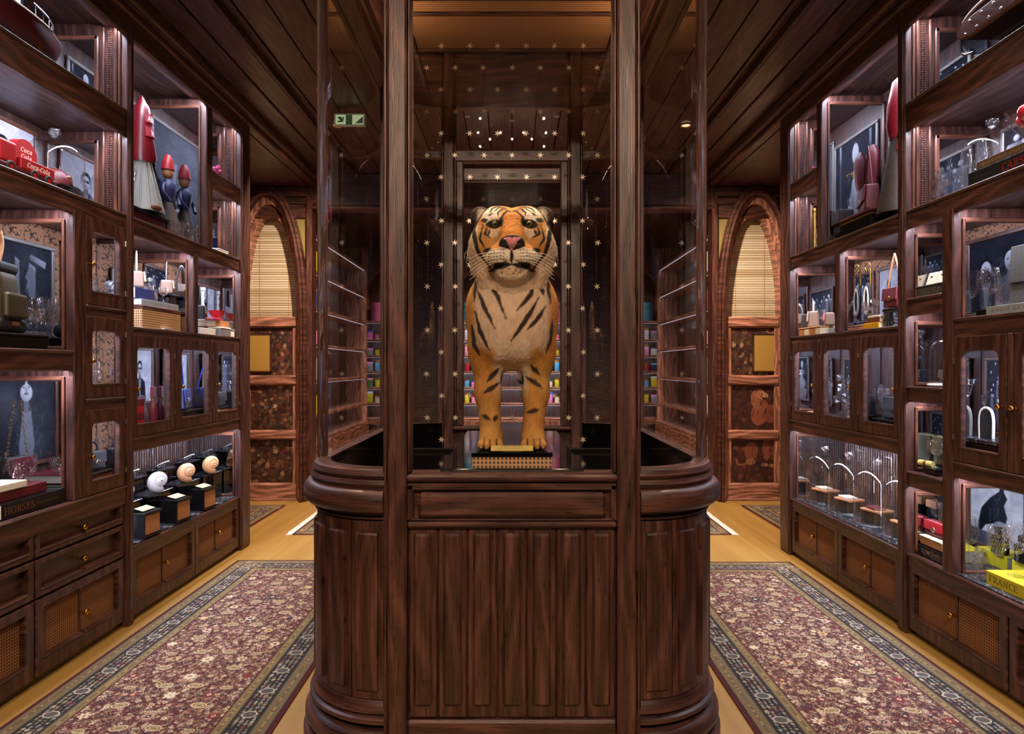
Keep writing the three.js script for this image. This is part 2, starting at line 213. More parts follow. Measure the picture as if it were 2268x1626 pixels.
function archDoor(name, s, label, arts) {
  const d = struct(name, label), cx = s * 2.64, z = -BACKZ;
  // outer moulding, two stepped rings
  for (const [a, b, y1, dep, bev, m] of [[0.425, 0.385, 3.41, 0.12, 0.016, M.woodArch], [0.395, 0.36, 3.355, 0.15, 0.014, M.woodArch], [0.37, 0.318, 3.30, 0.06, 0.008, M.woodBack]]) {
    const sh = archRing(cx, a, b, 2.0, y1, y1 - (a - b) * 1.7);
    mesh('arch_moulding', extrude(sh, dep, bev, 24).translate(0, 0, z), m, d);
  }
  const rs = archRing(cx, 0.335, 0.285, 2.0, 3.20, 3.10);
  mesh('arch_reveal', extrude(rs, 0.2, 0.008, 24).translate(0, 0, z - 0.19), M.woodBack, d);
  const L = cx - 0.29, R = cx + 0.29;
  mesh('stile', boxAt(cx - s * 0.30, cx - s * 0.235, 0, 1.99, z - 0.06, z - 0.02, 0.006), M.woodBack, d);
  mesh('stile', boxAt(cx + s * 0.30, cx + s * 0.235, 0, 1.99, z - 0.06, z - 0.02, 0.006), M.woodBack, d);
  for (const [y0, y1] of [[1.88, 2.0], [1.25, 1.36], [0.655, 0.76], [0, 0.18]]) mesh('rail', boxAt(L, R, y0, y1, z - 0.07, z + 0.0, 0.018), M.woodBack, d);
  [[1.36, 1.88], [0.76, 1.25], [0.18, 0.655]].forEach(([y0, y1], i) => {
    const p = mesh('painted_panel', new THREE.PlaneGeometry(R - L, y1 - y0).translate(cx, (y0 + y1) / 2, z - 0.05), std(0xffffff, 0.5, { map: arts[i] }), d);
    p.userData.label = 'lacquer panel painted with foliage';
  });
  mesh('panel_back', boxAt(L, R, 0.02, 1.98, z - 0.09, z - 0.056, 0.002), M.woodArch, d);
  const pq = mesh('brass_plaque', boxAt(cx + s * 0.015, cx + s * 0.28, 1.405, 1.80, z - 0.048, z - 0.03, 0.004), std(0xc2a052, 0.42, { metalness: 0.45 }), d);
  mesh('plaque_frame', join(boxAt(cx + s * 0.0, cx + s * 0.29, 1.80, 1.815, z - 0.048, z - 0.024, 0.003), boxAt(cx + s * 0.0, cx + s * 0.29, 1.39, 1.405, z - 0.048, z - 0.024, 0.003), boxAt(cx + s * 0.0, cx + s * 0.015, 1.39, 1.815, z - 0.048, z - 0.024, 0.003)), M.woodArch, pq);
  mesh('threshold', boxAt(L - 0.02, R + 0.02, 0, 0.02, z - 0.1, z + 0.06, 0.005), M.woodBack, d);
  const b = thing('bamboo_blind', `pale slatted bamboo blind hanging in the ${s < 0 ? 'arch beside the shells, on the left' : 'arch beside the bell jars, on the right'}`, 'blind', [cx, 2.0, z - 0.13], 0, 'bamboo blinds in the arches');
  const rr = rng(31 + s), slat = [0x0, 0x1, 0x2].map((k) => std([0xbcae98, 0xac9c80, 0xc6bba6][k], 0.45));
  for (let i = 0; i < 44; i++) mesh('slat', boxAt(-0.30, 0.30, i * 0.0265, i * 0.0265 + 0.0235, -0.003 - rr() * 0.003, 0.006 + rr() * 0.004, 0.004), slat[i % 17 === 1 ? 1 : Math.floor(rr() * 3)], b);
  for (const x of [-0.16, 0.16]) mesh('cord', cyl(0.0025, 0.0025, 1.17, 6).translate(x, 0.585, 0.012), M.tan, b);
  mesh('backing_cloth', boxAt(-0.305, 0.305, -0.01, 1.19, -0.02, -0.012, 0.001), M.olive, b);
}
archDoor('door_1', -1, 'arched door with dark floral lacquer panels beside the shell display', [panelArt(3, 0), panelArt(4, 0), panelArt(5, 0)]);
archDoor('door_2', 1, 'arched door with lacquer panels of seated tigers beside the bell jars', [panelArt(6, 0), panelArt(7, 1), panelArt(8, 2)]);

// ---------------------------------------------------------------- rugs
function rugTex(W, H, seed, wm, hm) { // wm x hm metres
  return canvasTex(W, H, (g) => {
    const sx = W / wm, sy = H / hm, r = rng(seed); g.save(); g.scale(sx, sy);
    const band = (i, c) => { g.fillStyle = c; g.fillRect(i, i, wm - 2 * i, hm - 2 * i); };
    band(0, '#4c1f22'); band(0.018, '#7c6c50'); band(0.075, '#4a3f32'); band(0.082, '#20242c'); band(0.185, '#4a3f32'); band(0.192, '#847250'); band(0.232, '#56282a');
    const field = ['#d9c7a0', '#c8b087', '#e3d6b8', '#a98963', '#b98d84', '#8b5a55', '#cdb9a5', '#3c4350', '#7d3038'];
    const motif = (x, y, k, cols) => { // small stylised flower
      const n = 5 + Math.floor(r() * 4), a0 = r() * 6; g.fillStyle = cols[Math.floor(r() * cols.length)]; for (let i = 0; i < n; i++) { const a = a0 + i / n * 6.283; g.beginPath(); g.ellipse(x + Math.cos(a) * k * 0.62, y + Math.sin(a) * k * 0.62, k * 0.42, k * 0.26, a, 0, 6.3); g.fill(); }
      g.fillStyle = cols[Math.floor(r() * cols.length)]; g.beginPath(); g.arc(x, y, k * 0.38, 0, 6.3); g.fill(); g.fillStyle = cols[Math.floor(r() * cols.length)]; g.beginPath(); g.arc(x, y, k * 0.16, 0, 6.3); g.fill(); };
    const boteh = (x, y, k, f) => { g.save(); g.translate(x, y); g.scale(f, 1); g.lineWidth = k * 0.16; g.strokeStyle = '#e0d1ae'; g.fillStyle = '#8a7350'; g.beginPath(); g.ellipse(0, 0, k, k * 0.55, 0.2, 0, 6.3); g.fill(); g.stroke(); g.strokeStyle = '#c8b48c'; g.beginPath(); g.ellipse(0, 0, k * 0.55, k * 0.28, 0.2, 0, 6.3); g.stroke(); g.beginPath(); g.arc(k * 1.1, -k * 0.35, k * 0.35, 1, 5); g.stroke(); g.restore(); };
    const i0 = 0.24, cw = wm / 2;
    g.save(); g.beginPath(); g.rect(i0, i0, wm - 2 * i0, hm - 2 * i0); g.clip();
    for (let y = 0.25; y < hm; y += 0.021) for (let x = 0.25; x < cw + 0.02; x += 0.022) { // vines and flowers, mirrored about the middle
      const xx = x + (r() - 0.5) * 0.024, yy = y + (r() - 0.5) * 0.022, k = 0.006 + r() * 0.009, q = r(), st = Math.floor(r() * 1e9);
      for (const m of [xx, wm - xx]) { const keep = r; if (q < 0.45) { g.strokeStyle = ['#b59a72', '#8a6a50', '#caa98c', '#3b3238'][st % 4]; g.lineWidth = 0.0028; g.beginPath(); g.arc(m, yy, k * 1.4, (m === xx ? 1 : -1) * (st % 6), (m === xx ? 1 : -1) * (st % 6) + 3.4); g.stroke(); } else motif(m, yy, k, field); } }
    const vine = ['#b9a37c', '#8f7658', '#bfa98c', '#7c4a44', '#d4c4a2', '#4a2226', '#3a3a42']; for (let i = 0; i < (wm * hm) * 1000; i++) { const x = i0 + r() * (cw - i0), y = i0 + r() * (hm - 2 * i0), k = 0.005 + r() * 0.011, a = r() * 6.28, l = 2 + r() * 2.6; g.globalAlpha = 0.85; g.strokeStyle = vine[Math.floor(r() * vine.length)]; g.lineWidth = 0.0018 + r() * 0.0016; for (const f of [1, -1]) { g.beginPath(); f > 0 ? g.arc(x, y, k, a, a + l) : g.arc(wm - x, y, k, Math.PI - a - l, Math.PI - a); g.stroke(); } } g.globalAlpha = 1;
    let row = 0; for (let y = 0.33; y < hm - 0.3; y += 0.17, row++) { const off = row % 2 ? 0.07 : 0.17; for (const f of [-1, 1]) { boteh(cw + f * off, y, 0.034, f); motif(cw + f * (off + 0.1), y + 0.08, 0.026, ['#e3d6b8', '#cdb27f', '#7d3038']); boteh(cw + f * (off + 0.15), y + 0.02, 0.024, -f); } motif(cw, y + 0.085, 0.03, ['#e3d6b8', '#b98d84', '#20242c']); }
    g.restore();
    const along = (len, fn) => { for (let t = 0.03; t < len; t += 0.014) fn(t, r()); };
    const bcol = ['#b4a27c', '#8d8a86', '#a08a62', '#6a5a4c', '#7d3a3c', '#c6bca4'];
    for (const f of [0, 1]) { along(hm, (t, q) => { for (const o of [0.1, 0.122, 0.145, 0.168]) motif(f ? wm - o : o, t + (r() - 0.5) * 0.012, 0.005 + r() * 0.006, bcol); }); along(wm, (t, q) => { for (const o of [0.1, 0.122, 0.145, 0.168]) motif(t, f ? hm - o : o, 0.005 + r() * 0.006, bcol); });
      for (let t = 0.2; t < hm - 0.1; t += 0.19) { const x = f ? wm - 0.134 : 0.134; g.strokeStyle = '#c9c2b4'; g.lineWidth = 0.006; g.fillStyle = '#5e5a56'; g.beginPath(); g.ellipse(x, t, 0.03, 0.024, 0, 0, 6.3); g.fill(); g.stroke(); }
      along(hm, (t) => { for (const o of [0.046, 0.213]) { g.fillStyle = r() > 0.5 ? '#6d5636' : '#a8925f'; g.beginPath(); g.arc(f ? wm - o : o, t, 0.006, 0, 6.3); g.fill(); } }); along(wm, (t) => { for (const o of [0.046, 0.213]) { g.fillStyle = r() > 0.5 ? '#6d5636' : '#a8925f'; g.beginPath(); g.arc(t, f ? hm - o : o, 0.006, 0, 6.3); g.fill(); } }); }
    g.restore();
  });
}
const pileBump = rep(dataTex(128, 128, (i, j) => { const v = 255 * hash(i, j, 77); return [v, v, v]; }, false), 40, 90);
function rug(name, label, x0, x1, z0, z1, tex, fringe) {
  const o = thing(name, label, 'rug', [(x0 + x1) / 2, 0, (z0 + z1) / 2], 0, 'patterned wool rugs');
  const w = x1 - x0, d = Math.abs(z1 - z0);
  mesh('binding', boxAt(-w / 2, w / 2, 0.001, 0.008, -d / 2, d / 2, 0.003), M.redDark, o);
  mesh('pile', new THREE.PlaneGeometry(w - 0.012, d - 0.012).rotateX(-Math.PI / 2).translate(0, 0.0095, 0), std(0xffffff, 0.95, { map: tex, bumpMap: pileBump, bumpScale: 0.0015 }), o);
  if (fringe) for (const s of [-1, 1]) { const gs = [], r = rng(5 + s); for (let i = 0; i < d / 0.012; i++) gs.push(boxAt(s * (w / 2 - 0.005), s * (w / 2 + 0.05 + r() * 0.012), 0.001, 0.005, -d / 2 + i * 0.012, -d / 2 + i * 0.012 + 0.007, 0.001)); const m = mesh('fringe', join(gs), M.white, o); m.userData.kind = 'stuff'; }
  return o;
}
const runner = rugTex(1024, 2048, 11, 1.1, 3.85);
rug('runner_rug', 'burgundy floral runner rug with navy border beside the shell display aisle', -2.05, -0.95, -4.72, -0.87, runner);
rug('runner_rug', 'burgundy floral runner rug with navy border in front of the bell jars', 0.96, 2.06, -4.68, -0.83, runner);
const small = rugTex(512, 512, 12, 1.2, 1.3);
rug('cross_rug', 'wide patterned rug with white fringed ends behind the tiger kiosk', -1.9, 1.9, -6.55, -5.45, rugTex(1024, 512, 13, 3.8, 1.1), true);
rug('doorway_rug', 'small patterned rug before the floral lacquer door', -3.45, -2.365, -6.6, -5.3, small);
rug('doorway_rug', 'small patterned rug before the tiger lacquer door', 2.39, 3.45, -6.6, -5.3, small);
// ---------------------------------------------------------------- the glass kiosk in the middle
const KZ = 3.05, KR = 0.318, KX = 0.432, KH = 0.582; // centre depth, corner radius, corner centres
const kiosk = thing('display_kiosk', 'dark oak glass kiosk with rounded corners holding the tiger', 'kiosk', [0, 0, -KZ]);
// stations round one side of the rounded-rectangle plan, from the front pillar to the rear pillar
function stations(s, seg = 10, from = 0, to = 3) {
  const st = [];
  if (from === 0) for (let i = 0; i <= seg; i++) { const a = i / seg * Math.PI / 2; st.push([s * KX, KH, s * Math.sin(a), Math.cos(a)]); }
  if (from <= 1 && to >= 2) for (let i = 1; i < 6; i++) st.push([s * KX, lerp(KH, -KH, i / 6), s, 0]);
  if (to === 3) for (let i = 0; i <= seg; i++) { const a = Math.PI / 2 + i / seg * Math.PI / 2; st.push([s * KX, -KH, s * Math.sin(a), Math.cos(a)]); }
  return st;
}
function sweep(st, prof, closed = true, upright = false) { // prof: [offset from glass line, y]
  const P = [], UV = [], idx = [], n = prof.length; let len = 0, prev;
  const pl = [0]; for (let j = 1; j <= n; j++) pl.push(pl[j - 1] + Math.hypot(prof[j % n][0] - prof[j - 1][0], prof[j % n][1] - prof[j - 1][1]));
  const rows = closed ? n + 1 : n;
  const tris = [];
  const ring = st.map(([cx, cz, nx, nz]) => { const p0 = [cx + nx * KR, cz + nz * KR]; if (prev) len += Math.hypot(p0[0] - prev[0], p0[1] - prev[1]); prev = p0; return prof.map(([o, y]) => [cx + nx * (KR + o), y, cz + nz * (KR + o)]).map((q, j) => ({ q, u: pl[j], v: len })); });
  const quad = (a, b, c, d) => tris.push(a, b, c, a, c, d);
  for (let i = 0; i < ring.length - 1; i++) for (let j = 0; j < rows - 1; j++) { const k = (j + 1) % n, A = ring[i][j], B = ring[i + 1][j], Cc = { ...ring[i + 1][k], u: pl[j + 1] }, D = { ...ring[i][k], u: pl[j + 1] }; quad(A, B, Cc, D); }
  if (closed) for (const e of [0, ring.length - 1]) { const c = ring[e]; for (let j = 1; j < n - 1; j++) tris.push(c[0], c[j], c[j + 1]); }
  const o1 = R0() * 0.5, o2 = R0() * 0.9; for (const t of tris) { P.push(...t.q); upright ? UV.push(t.v + o1, t.u + o2) : UV.push(t.u + o1, t.v + o2); }
  const g = fromArrays(P, null, UV); g.computeVertexNormals();
  // smooth normals along the sweep only: recompute from merged positions with crease
  return creased(g, 0.6);
}
function creased(g, angle) {
  const p = g.attributes.position, n = p.count, key = new Map(), fn = [], cosA = Math.cos(angle);
  for (let i = 0; i < n; i += 3) { const a = new THREE.Vector3().fromBufferAttribute(p, i), b = new THREE.Vector3().fromBufferAttribute(p, i + 1), c = new THREE.Vector3().fromBufferAttribute(p, i + 2), f = b.sub(a).cross(c.sub(a)); const L = f.length(); fn.push([f.x, f.y, f.z, L]); for (let k = 0; k < 3; k++) { const s = [p.getX(i + k), p.getY(i + k), p.getZ(i + k)].map((q) => Math.round(q * 2e4)).join(); if (!key.has(s)) key.set(s, []); key.get(s).push(i / 3); } }
  const N = new Float32Array(n * 3);
  for (let i = 0; i < n; i++) { const s = [p.getX(i), p.getY(i), p.getZ(i)].map((q) => Math.round(q * 2e4)).join(), me = fn[Math.floor(i / 3)]; let x = 0, y = 0, z = 0; for (const k of key.get(s)) { const f = fn[k]; let d = (f[0] * me[0] + f[1] * me[1] + f[2] * me[2]) / (f[3] * me[3] || 1); if (d > cosA) { x += f[0]; y += f[1]; z += f[2]; } } const L = Math.hypot(x, y, z) || 1; N[i * 3] = x / L; N[i * 3 + 1] = y / L; N[i * 3 + 2] = z / L; }
  g.setAttribute('normal', new THREE.BufferAttribute(N, 3)); return g;
}
const roundProf = (o0, o1, y0, y1, n = 7) => { const a = [[o0, y0]]; for (let i = 0; i <= n; i++) { const t = -Math.PI / 2 + i / n * Math.PI; a.push([o0 + (o1 - o0) * Math.cos(t), (y0 + y1) / 2 + (y1 - y0) / 2 * Math.sin(t)]); } a.push([o0, y1]); return a; };
for (const s of [-1, 1]) {
  const st = stations(s, 14);
  // lower body
  mesh('plinth', sweep(st, [[-0.04, 0], [0.045, 0], [0.045, 0.12], [0.038, 0.13], [-0.04, 0.13]]), M.woodKiosk, kiosk);
  mesh('base_torus', sweep(st, [...roundProf(-0.02, 0.04, 0.13, 0.225)]), M.woodKiosk, kiosk);
  mesh('base_ring', sweep(st, [...roundProf(-0.02, 0.024, 0.228, 0.272, 5)]), M.woodKiosk, kiosk);
  mesh('base_ring', sweep(st, [[-0.02, 0.275], [0.014, 0.275], [0.006, 0.30], [-0.004, 0.312], [-0.02, 0.312]]), M.woodKiosk, kiosk);
  mesh('drum', sweep(st, [[-0.06, 0.30], [-0.014, 0.30], [-0.014, 0.93], [-0.06, 0.93]]), M.woodKiosk, kiosk);
  // staves: one board with a raised field each, round the corners and along the side
  const stave = (list) => {
    const mk = (k0, k1, o0, o1, y0, y1) => { const n = 4, ss = []; for (let i = 0; i <= n; i++) ss.push(list(lerp(k0, k1, i / n))); return sweep(ss, [[o0, y0], [o1 - 0.005, y0], [o1, y0 + 0.006], [o1, y1 - 0.006], [o1 - 0.005, y1], [o0, y1]], true, true); };
    const b = mesh('stave', mk(0.015, 0.985, -0.03, -0.004, 0.31, 0.925), M.woodKiosk, kiosk);
    mesh('raised_field', mk(0.2, 0.8, -0.008, 0.008, 0.345, 0.885), M.woodKiosk, b);
  };
  for (let k = 0; k < 4; k++) { const f = (b) => (t) => { const a = (b + (k + t) / 4) * Math.PI / 2; return [s * KX, b ? -KH : KH, s * Math.sin(a), Math.cos(a)]; }; stave(f(0)); stave(f(1)); }
  for (let k = 0; k < 9; k++) stave((t) => [s * KX, lerp(KH, -KH, (k + t) / 9), s, 0]);
  mesh('neck_ring', sweep(st, [...roundProf(-0.03, 0.006, 0.924, 0.945, 5)]), M.woodKiosk, kiosk);
  mesh('waist_torus', sweep(st, [[-0.03, 0.945], [0.004, 0.945], [0.022, 0.952], ...roundProf(0.02, 0.046, 0.955, 1.035, 9), [0.01, 1.04], [-0.03, 1.04]]), M.woodKiosk, kiosk);
  mesh('sill_ring', sweep(st, [[-0.05, 1.04], [0.012, 1.04], [0.02, 1.052], [0.012, 1.066], [-0.05, 1.066]]), M.woodKiosk, kiosk);
  mesh('sill_ring', sweep(st, [[-0.05, 1.066], [0.002, 1.066], [0.014, 1.08], [0.006, 1.098], [-0.012, 1.104], [-0.05, 1.104]]), M.woodKiosk, kiosk);
  mesh('inner_lining', sweep(stations(s, 14), [[-0.055, 0.93], [-0.05, 0.93], [-0.05, 1.104], [-0.055, 1.104]]), M.blackGloss, kiosk);
  // glass: front corner, side, rear corner
  for (const [a, b] of [[0, 0], [3, 3]]) { const c = []; for (let i = 0; i <= 24; i++) { const t = (a ? 1 : 0) * Math.PI / 2 + i / 24 * Math.PI / 2; c.push([s * KX, a ? -KH : KH, s * Math.sin(t), Math.cos(t)]); } mesh('curved_pane', sweep(c, [[-0.012, 1.1], [-0.012, 3.06]], false), M.glassKiosk, kiosk); }
  mesh('side_pane', sweep([[s * KX, KH - 0.03, s, 0], [s * KX, -KH + 0.03, s, 0]], [[-0.012, 1.1], [-0.012, 3.06]], false), M.glassKiosk, kiosk);
  for (const z of [KH, -KH]) mesh('corner_post', boxAt(s * 0.722, s * 0.757, 1.1, 3.06, z - 0.02, z + 0.02, 0.006), M.woodKiosk, kiosk);
  // upper rings and frieze
  mesh('transom_ring', sweep(st.slice(-15), [[-0.04, 2.745], [0.004, 2.745], [0.008, 2.765], [0.004, 2.785], [-0.04, 2.785]]), M.woodKiosk, kiosk);
  mesh('frieze', sweep(st, [[-0.06, 3.05], [0.01, 3.05], [0.014, 3.07], [0.006, 3.09], [0.006, 3.36], [-0.06, 3.36]]), M.woodKiosk, kiosk);
  mesh('crown', sweep(st, [[-0.06, 3.36], [0.02, 3.36], [0.05, 3.44], [0.05, 3.55], [-0.06, 3.55]]), M.woodKiosk, kiosk);
  // pillars front and rear
  for (const f of [1, -1]) {
    const z = f * 0.9;
    mesh('pillar', boxAt(s * 0.356, s * 0.420, 0, 3.54, z - f * 0.09, z + f * 0.022, 0.006), M.woodKiosk, kiosk);
    mesh('pillar_strip', boxAt(s * 0.4215, s * 0.437, 0, 3.54, z - f * 0.05, z + f * 0.012, 0.005), M.woodKiosk, kiosk);
    mesh('pillar_bead', boxAt(s * 0.345, s * 0.3545, 1.09, 3.06, z - f * 0.06, z + f * 0.008, 0.004), M.woodKiosk, kiosk);
  }
}
// front and rear centre panels
for (const f of [1, -1]) {
  const z = f * 0.9, bz = (a, b) => [z + f * a, z + f * b];
  mesh('bottom_rail', boxAt(-0.357, 0.357, 0, 0.25, ...bz(-0.05, 0.008), 0.008, 0), M.woodKiosk, kiosk);
  mesh('panel_back', boxAt(-0.357, 0.357, 0.24, 1.06, ...bz(-0.06, -0.022), 0.002, 0), M.woodKiosk, kiosk);
  for (let i = 0; i < 7; i++) {
    const x = -0.354 + i * 0.1011 + 0.0506;
    const b = mesh('board', boxAt(x - 0.0495, x + 0.0495, 0.252, 0.905, ...bz(-0.03, -0.006), 0.005, 1), M.woodKiosk, kiosk);
    mesh('raised_field', boxAt(x - 0.031, x + 0.031, 0.30, 0.885, ...bz(-0.012, 0.012), 0.013, 1), M.woodKiosk, b);
  }
  mesh('panel_rail', boxAt(-0.357, 0.357, 0.905, 0.925, ...bz(-0.03, 0.016), 0.007, 0), M.woodKiosk, kiosk);
  mesh('panel_frame', join(boxAt(-0.357, 0.357, 1.03, 1.058, ...bz(-0.03, 0.002), 0.004, 0), boxAt(-0.357, 0.357, 0.926, 0.934, ...bz(-0.03, 0.002), 0.003, 0), boxAt(-0.357, -0.335, 0.926, 1.05, ...bz(-0.03, 0.002), 0.004), boxAt(0.335, 0.357, 0.926, 1.05, ...bz(-0.03, 0.002), 0.004)), M.woodKiosk, kiosk);
  mesh('raised_field', boxAt(-0.32, 0.32, 0.938, 1.024, ...bz(-0.03, 0.014), 0.013, 0), M.woodKiosk, kiosk);
  mesh('sill', boxAt(-0.36, 0.36, 1.062, 1.086, ...bz(-0.1, 0.02), 0.009, 0), M.woodKiosk, kiosk);
  mesh('head_rail', boxAt(-0.36, 0.36, 2.72, 2.79, ...bz(-0.05, 0.01), 0.006, 0), M.woodKiosk, kiosk);
  mesh('frieze_board', boxAt(-0.36, 0.36, 3.05, 3.36, ...bz(-0.06, 0.006), 0.006, 0), M.woodKiosk, kiosk);
  mesh('crown_board', boxAt(-0.36, 0.36, 3.36, 3.55, ...bz(-0.06, 0.04), 0.01, 0), M.woodKiosk, kiosk);
  if (f > 0) mesh('front_pane', new THREE.PlaneGeometry(0.70, 1.64).translate(0, 1.90, z - 0.035), M.glass, kiosk);
  else { // rear door frame
    for (const s of [-1, 1]) mesh('door_stile', boxAt(s * 0.30, s * 0.345, 1.086, 2.72, ...bz(-0.05, 0), 0.006), M.woodKiosk, kiosk);
    mesh('door_rail', boxAt(-0.3, 0.3, 2.60, 2.68, ...bz(-0.05, 0), 0.006, 0), M.woodKiosk, kiosk);
    mesh('rear_pane', new THREE.PlaneGeometry(0.60, 1.52).translate(0, 1.845, z + 0.03), M.glass, kiosk);
  }
}
// inside: black floor, cane ceiling with cross bars
{
  const rr = (e) => { const sh = new THREE.Shape(), x = KX + KR - e, z = KH + KR - e, r = KR - e; sh.moveTo(-x + r, -z); sh.lineTo(x - r, -z); sh.absarc(x - r, -z + r, r, -Math.PI / 2, 0); sh.lineTo(x, z - r); sh.absarc(x - r, z - r, r, 0, Math.PI / 2); sh.lineTo(-x + r, z); sh.absarc(-x + r, z - r, r, Math.PI / 2, Math.PI); sh.lineTo(-x, -z + r); sh.absarc(-x + r, -z + r, r, Math.PI, 1.5 * Math.PI); return sh; };
  mesh('kiosk_floor', extrude(rr(0.055), 0.03, 0.002, 14).rotateX(-Math.PI / 2).translate(0, 0.93, 0), M.blackGloss, kiosk);
  mesh('kiosk_ceiling', extrude(rr(0.06), 0.03, 0.002, 14).rotateX(-Math.PI / 2).translate(0, 3.40, 0), M.woodKiosk, kiosk);
  for (let i = 0; i < 4; i++) { const z0 = 0.78 - i * 0.395; const p = mesh('woven_ceiling_panel', boxAt(-0.57, 0.57, 3.372, 3.4, z0 - 0.36, z0, 0.003), M.weave, kiosk); p.userData.label = 'woven cane ceiling panel'; mesh('cross_bar', boxAt(-0.6, 0.6, 3.362, 3.4, z0 - 0.39, z0 - 0.362, 0.005), M.woodKiosk, kiosk); }
  mesh('cross_bar', boxAt(-0.6, 0.6, 3.362, 3.4, 0.782, 0.81, 0.005), M.woodKiosk, kiosk);
  for (const s of [-1, 1]) mesh('cross_bar', boxAt(s * 0.572, s * 0.61, 3.358, 3.4, -0.82, 0.82, 0.006), M.woodKiosk, kiosk);
}
// pane with brass stars standing behind the tiger
{
  const o = thing('star_pane', 'clear glass pane scattered with small pale stars behind the tiger', 'glass pane', [0, 0.96, -3.66]);
  mesh('pane', new THREE.PlaneGeometry(1.16, 2.38).translate(0, 1.19, 0), M.glass, o);
  mesh('foot_rail', boxAt(-0.58, 0.58, 0, 0.02, -0.01, 0.01, 0.003), M.black, o);
  const sh = new THREE.Shape(); for (let i = 0; i < 12; i++) { const a = i / 12 * 6.2832, r = i % 2 ? 0.007 : 0.021; sh[i ? 'lineTo' : 'moveTo'](Math.cos(a) * r, Math.sin(a) * r); } sh.closePath();
  const sg = extrude(sh, 0.003, 0.0005, 1), r = rng(91), sm = std(0xcdbfae, 0.35, { metalness: 0.3 });
  for (let j = 0; j < 19; j++) for (let i = 0; i < (j % 2 ? 7 : 6); i++) { const m = mesh('star', sg, sm, o); m.position.set((i - (j % 2 ? 3 : 2.5)) * 0.164 + (r() - 0.5) * 0.006, 0.07 + (18 - j) * 0.1265, 0.004); m.rotation.z = r() * 3; }
}
// plinths under the tiger
{
  const t = thing('black_table', 'low glossy black table top inside the kiosk under the cane plinth', 'table', [0, 0.96, -2.86]);
  mesh('table_top', boxAt(-0.25, 0.25, 0.1, 0.135, -0.66, 0.66, 0.002), M.blackGloss, t);
  mesh('apron', boxAt(-0.235, 0.235, 0, 0.1, -0.64, 0.58, 0.004), M.black, t);
  const p = thing('cane_plinth', 'cane sided plinth with black lacquer top under the tiger', 'plinth', [0, 1.095, -2.82]);
  mesh('cane_body', boxAt(-0.139, 0.139, 0, 0.04, -0.56, 0.613, 0.002), M.cane, p);
  mesh('black_top', boxAt(-0.142, 0.142, 0.038, 0.058, -0.575, 0.615, 0.004), M.blackGloss, p);
  const pl = thing('name_plate', 'small engraved brass plate between the front paws of the tiger', 'plaque', [0, 1.158, -2.216], 0); pl.rotation.x = 0.6;
  mesh('plate', boxAt(-0.075, 0.075, 0, 0.003, -0.022, 0.006, 0.001), M.gold, pl);
  mesh('engraving', new THREE.PlaneGeometry(0.146, 0.026).rotateX(-Math.PI / 2).translate(0, 0.0036, -0.008), std(0xffffff, 0.4, { map: canvasTex(256, 48, (g, w, h) => { g.fillStyle = '#c9b46a'; g.fillRect(0, 0, w, h); g.fillStyle = '#4a3f22'; for (let i = 0; i < 9; i++) g.fillRect(60 + i * 15, 8, 9 + (i % 3) * 2, 5); for (let i = 0; i < 14; i++) g.fillRect(40 + i * 13, 26, 8, 3); }), metalness: 0.3 }), pl);
  for (const x of [-1, 1]) { // cove strips on the frieze, washing the woven ceiling
    const o = thing('cove_light', `warm cove light strip inside the kiosk frieze on the ${x < 0 ? 'left' : 'right'}`, 'light strip', [x * 0.665, 3.12, -3.05], 0);
    mesh('channel', boxAt(-0.012, 0.012, 0, 0.012, -0.5, 0.5, 0.002), M.woodKiosk, o); mesh('light_strip', boxAt(-0.006, 0.006, 0.0122, 0.015, -0.49, 0.49, 0.001), M.lampGlow, o);
    const l = new THREE.RectAreaLight(0xffd2a0, 45, 0.02, 0.96); l.name = 'cove_beam'; l.position.set(-x * 0.004, 0.02, 0); l.rotation.set(Math.PI / 2, x * 0.5, 0); o.add(l);
  }
  // picture-light bars in the kiosk ceiling
  for (const [x, z, k] of [[0, -2.42, 1], [-0.34, -2.5, 0.5], [0.34, -2.5, 0.5]]) {
    const o = thing('kiosk_spotlight', `small warm spotlight in the kiosk ceiling ${x < 0 ? 'left of centre' : x > 0 ? 'right of centre' : 'above the head of the tiger'}`, 'spotlight', [x, 3.362, z]);
    mesh('light_lens', cyl(0.022, 0.022, 0.006, 16), M.lampGlow, o); mesh('trim_ring', new THREE.TorusGeometry(0.026, 0.005, 8, 20).rotateX(Math.PI / 2), M.brass, o);
    const l = new THREE.SpotLight(0xffe2b8, TIGER_POWER * k, 0, 0.75, 0.6, 2); l.name = 'spot_beam'; l.position.y = -0.01; l.shadow.radius = 1.5; l.target.position.set(-x, -2, -2.55 - z); o.add(l); o.add(l.target);
  }
}
// ---------------------------------------------------------------- the tiger: one continuous skin meshed from a distance field
const sdEll = (x, y, z, c, r) => { const a = (x - c[0]) / r[0], b = (y - c[1]) / r[1], d = (z - c[2]) / r[2], k0 = Math.hypot(a, b, d), k1 = Math.hypot(a / r[0], b / r[1], d / r[2]); return k0 < 1e-6 ? -Math.min(...r) : k0 * (k0 - 1) / k1; };
const sdCap = (x, y, z, a, b, ra, rb) => { const bx = b[0] - a[0], by = b[1] - a[1], bz = b[2] - a[2], px = x - a[0], py = y - a[1], pz = z - a[2], t = clamp((px * bx + py * by + pz * bz) / (bx * bx + by * by + bz * bz)); return Math.hypot(px - bx * t, py - by * t, pz - bz * t) - lerp(ra, rb, t); };
const smin = (a, b, k) => { const h = Math.max(k - Math.abs(a - b), 0) / k; return Math.min(a, b) - h * h * k * 0.25; };
const smax = (a, b, k) => -smin(-a, -b, k);
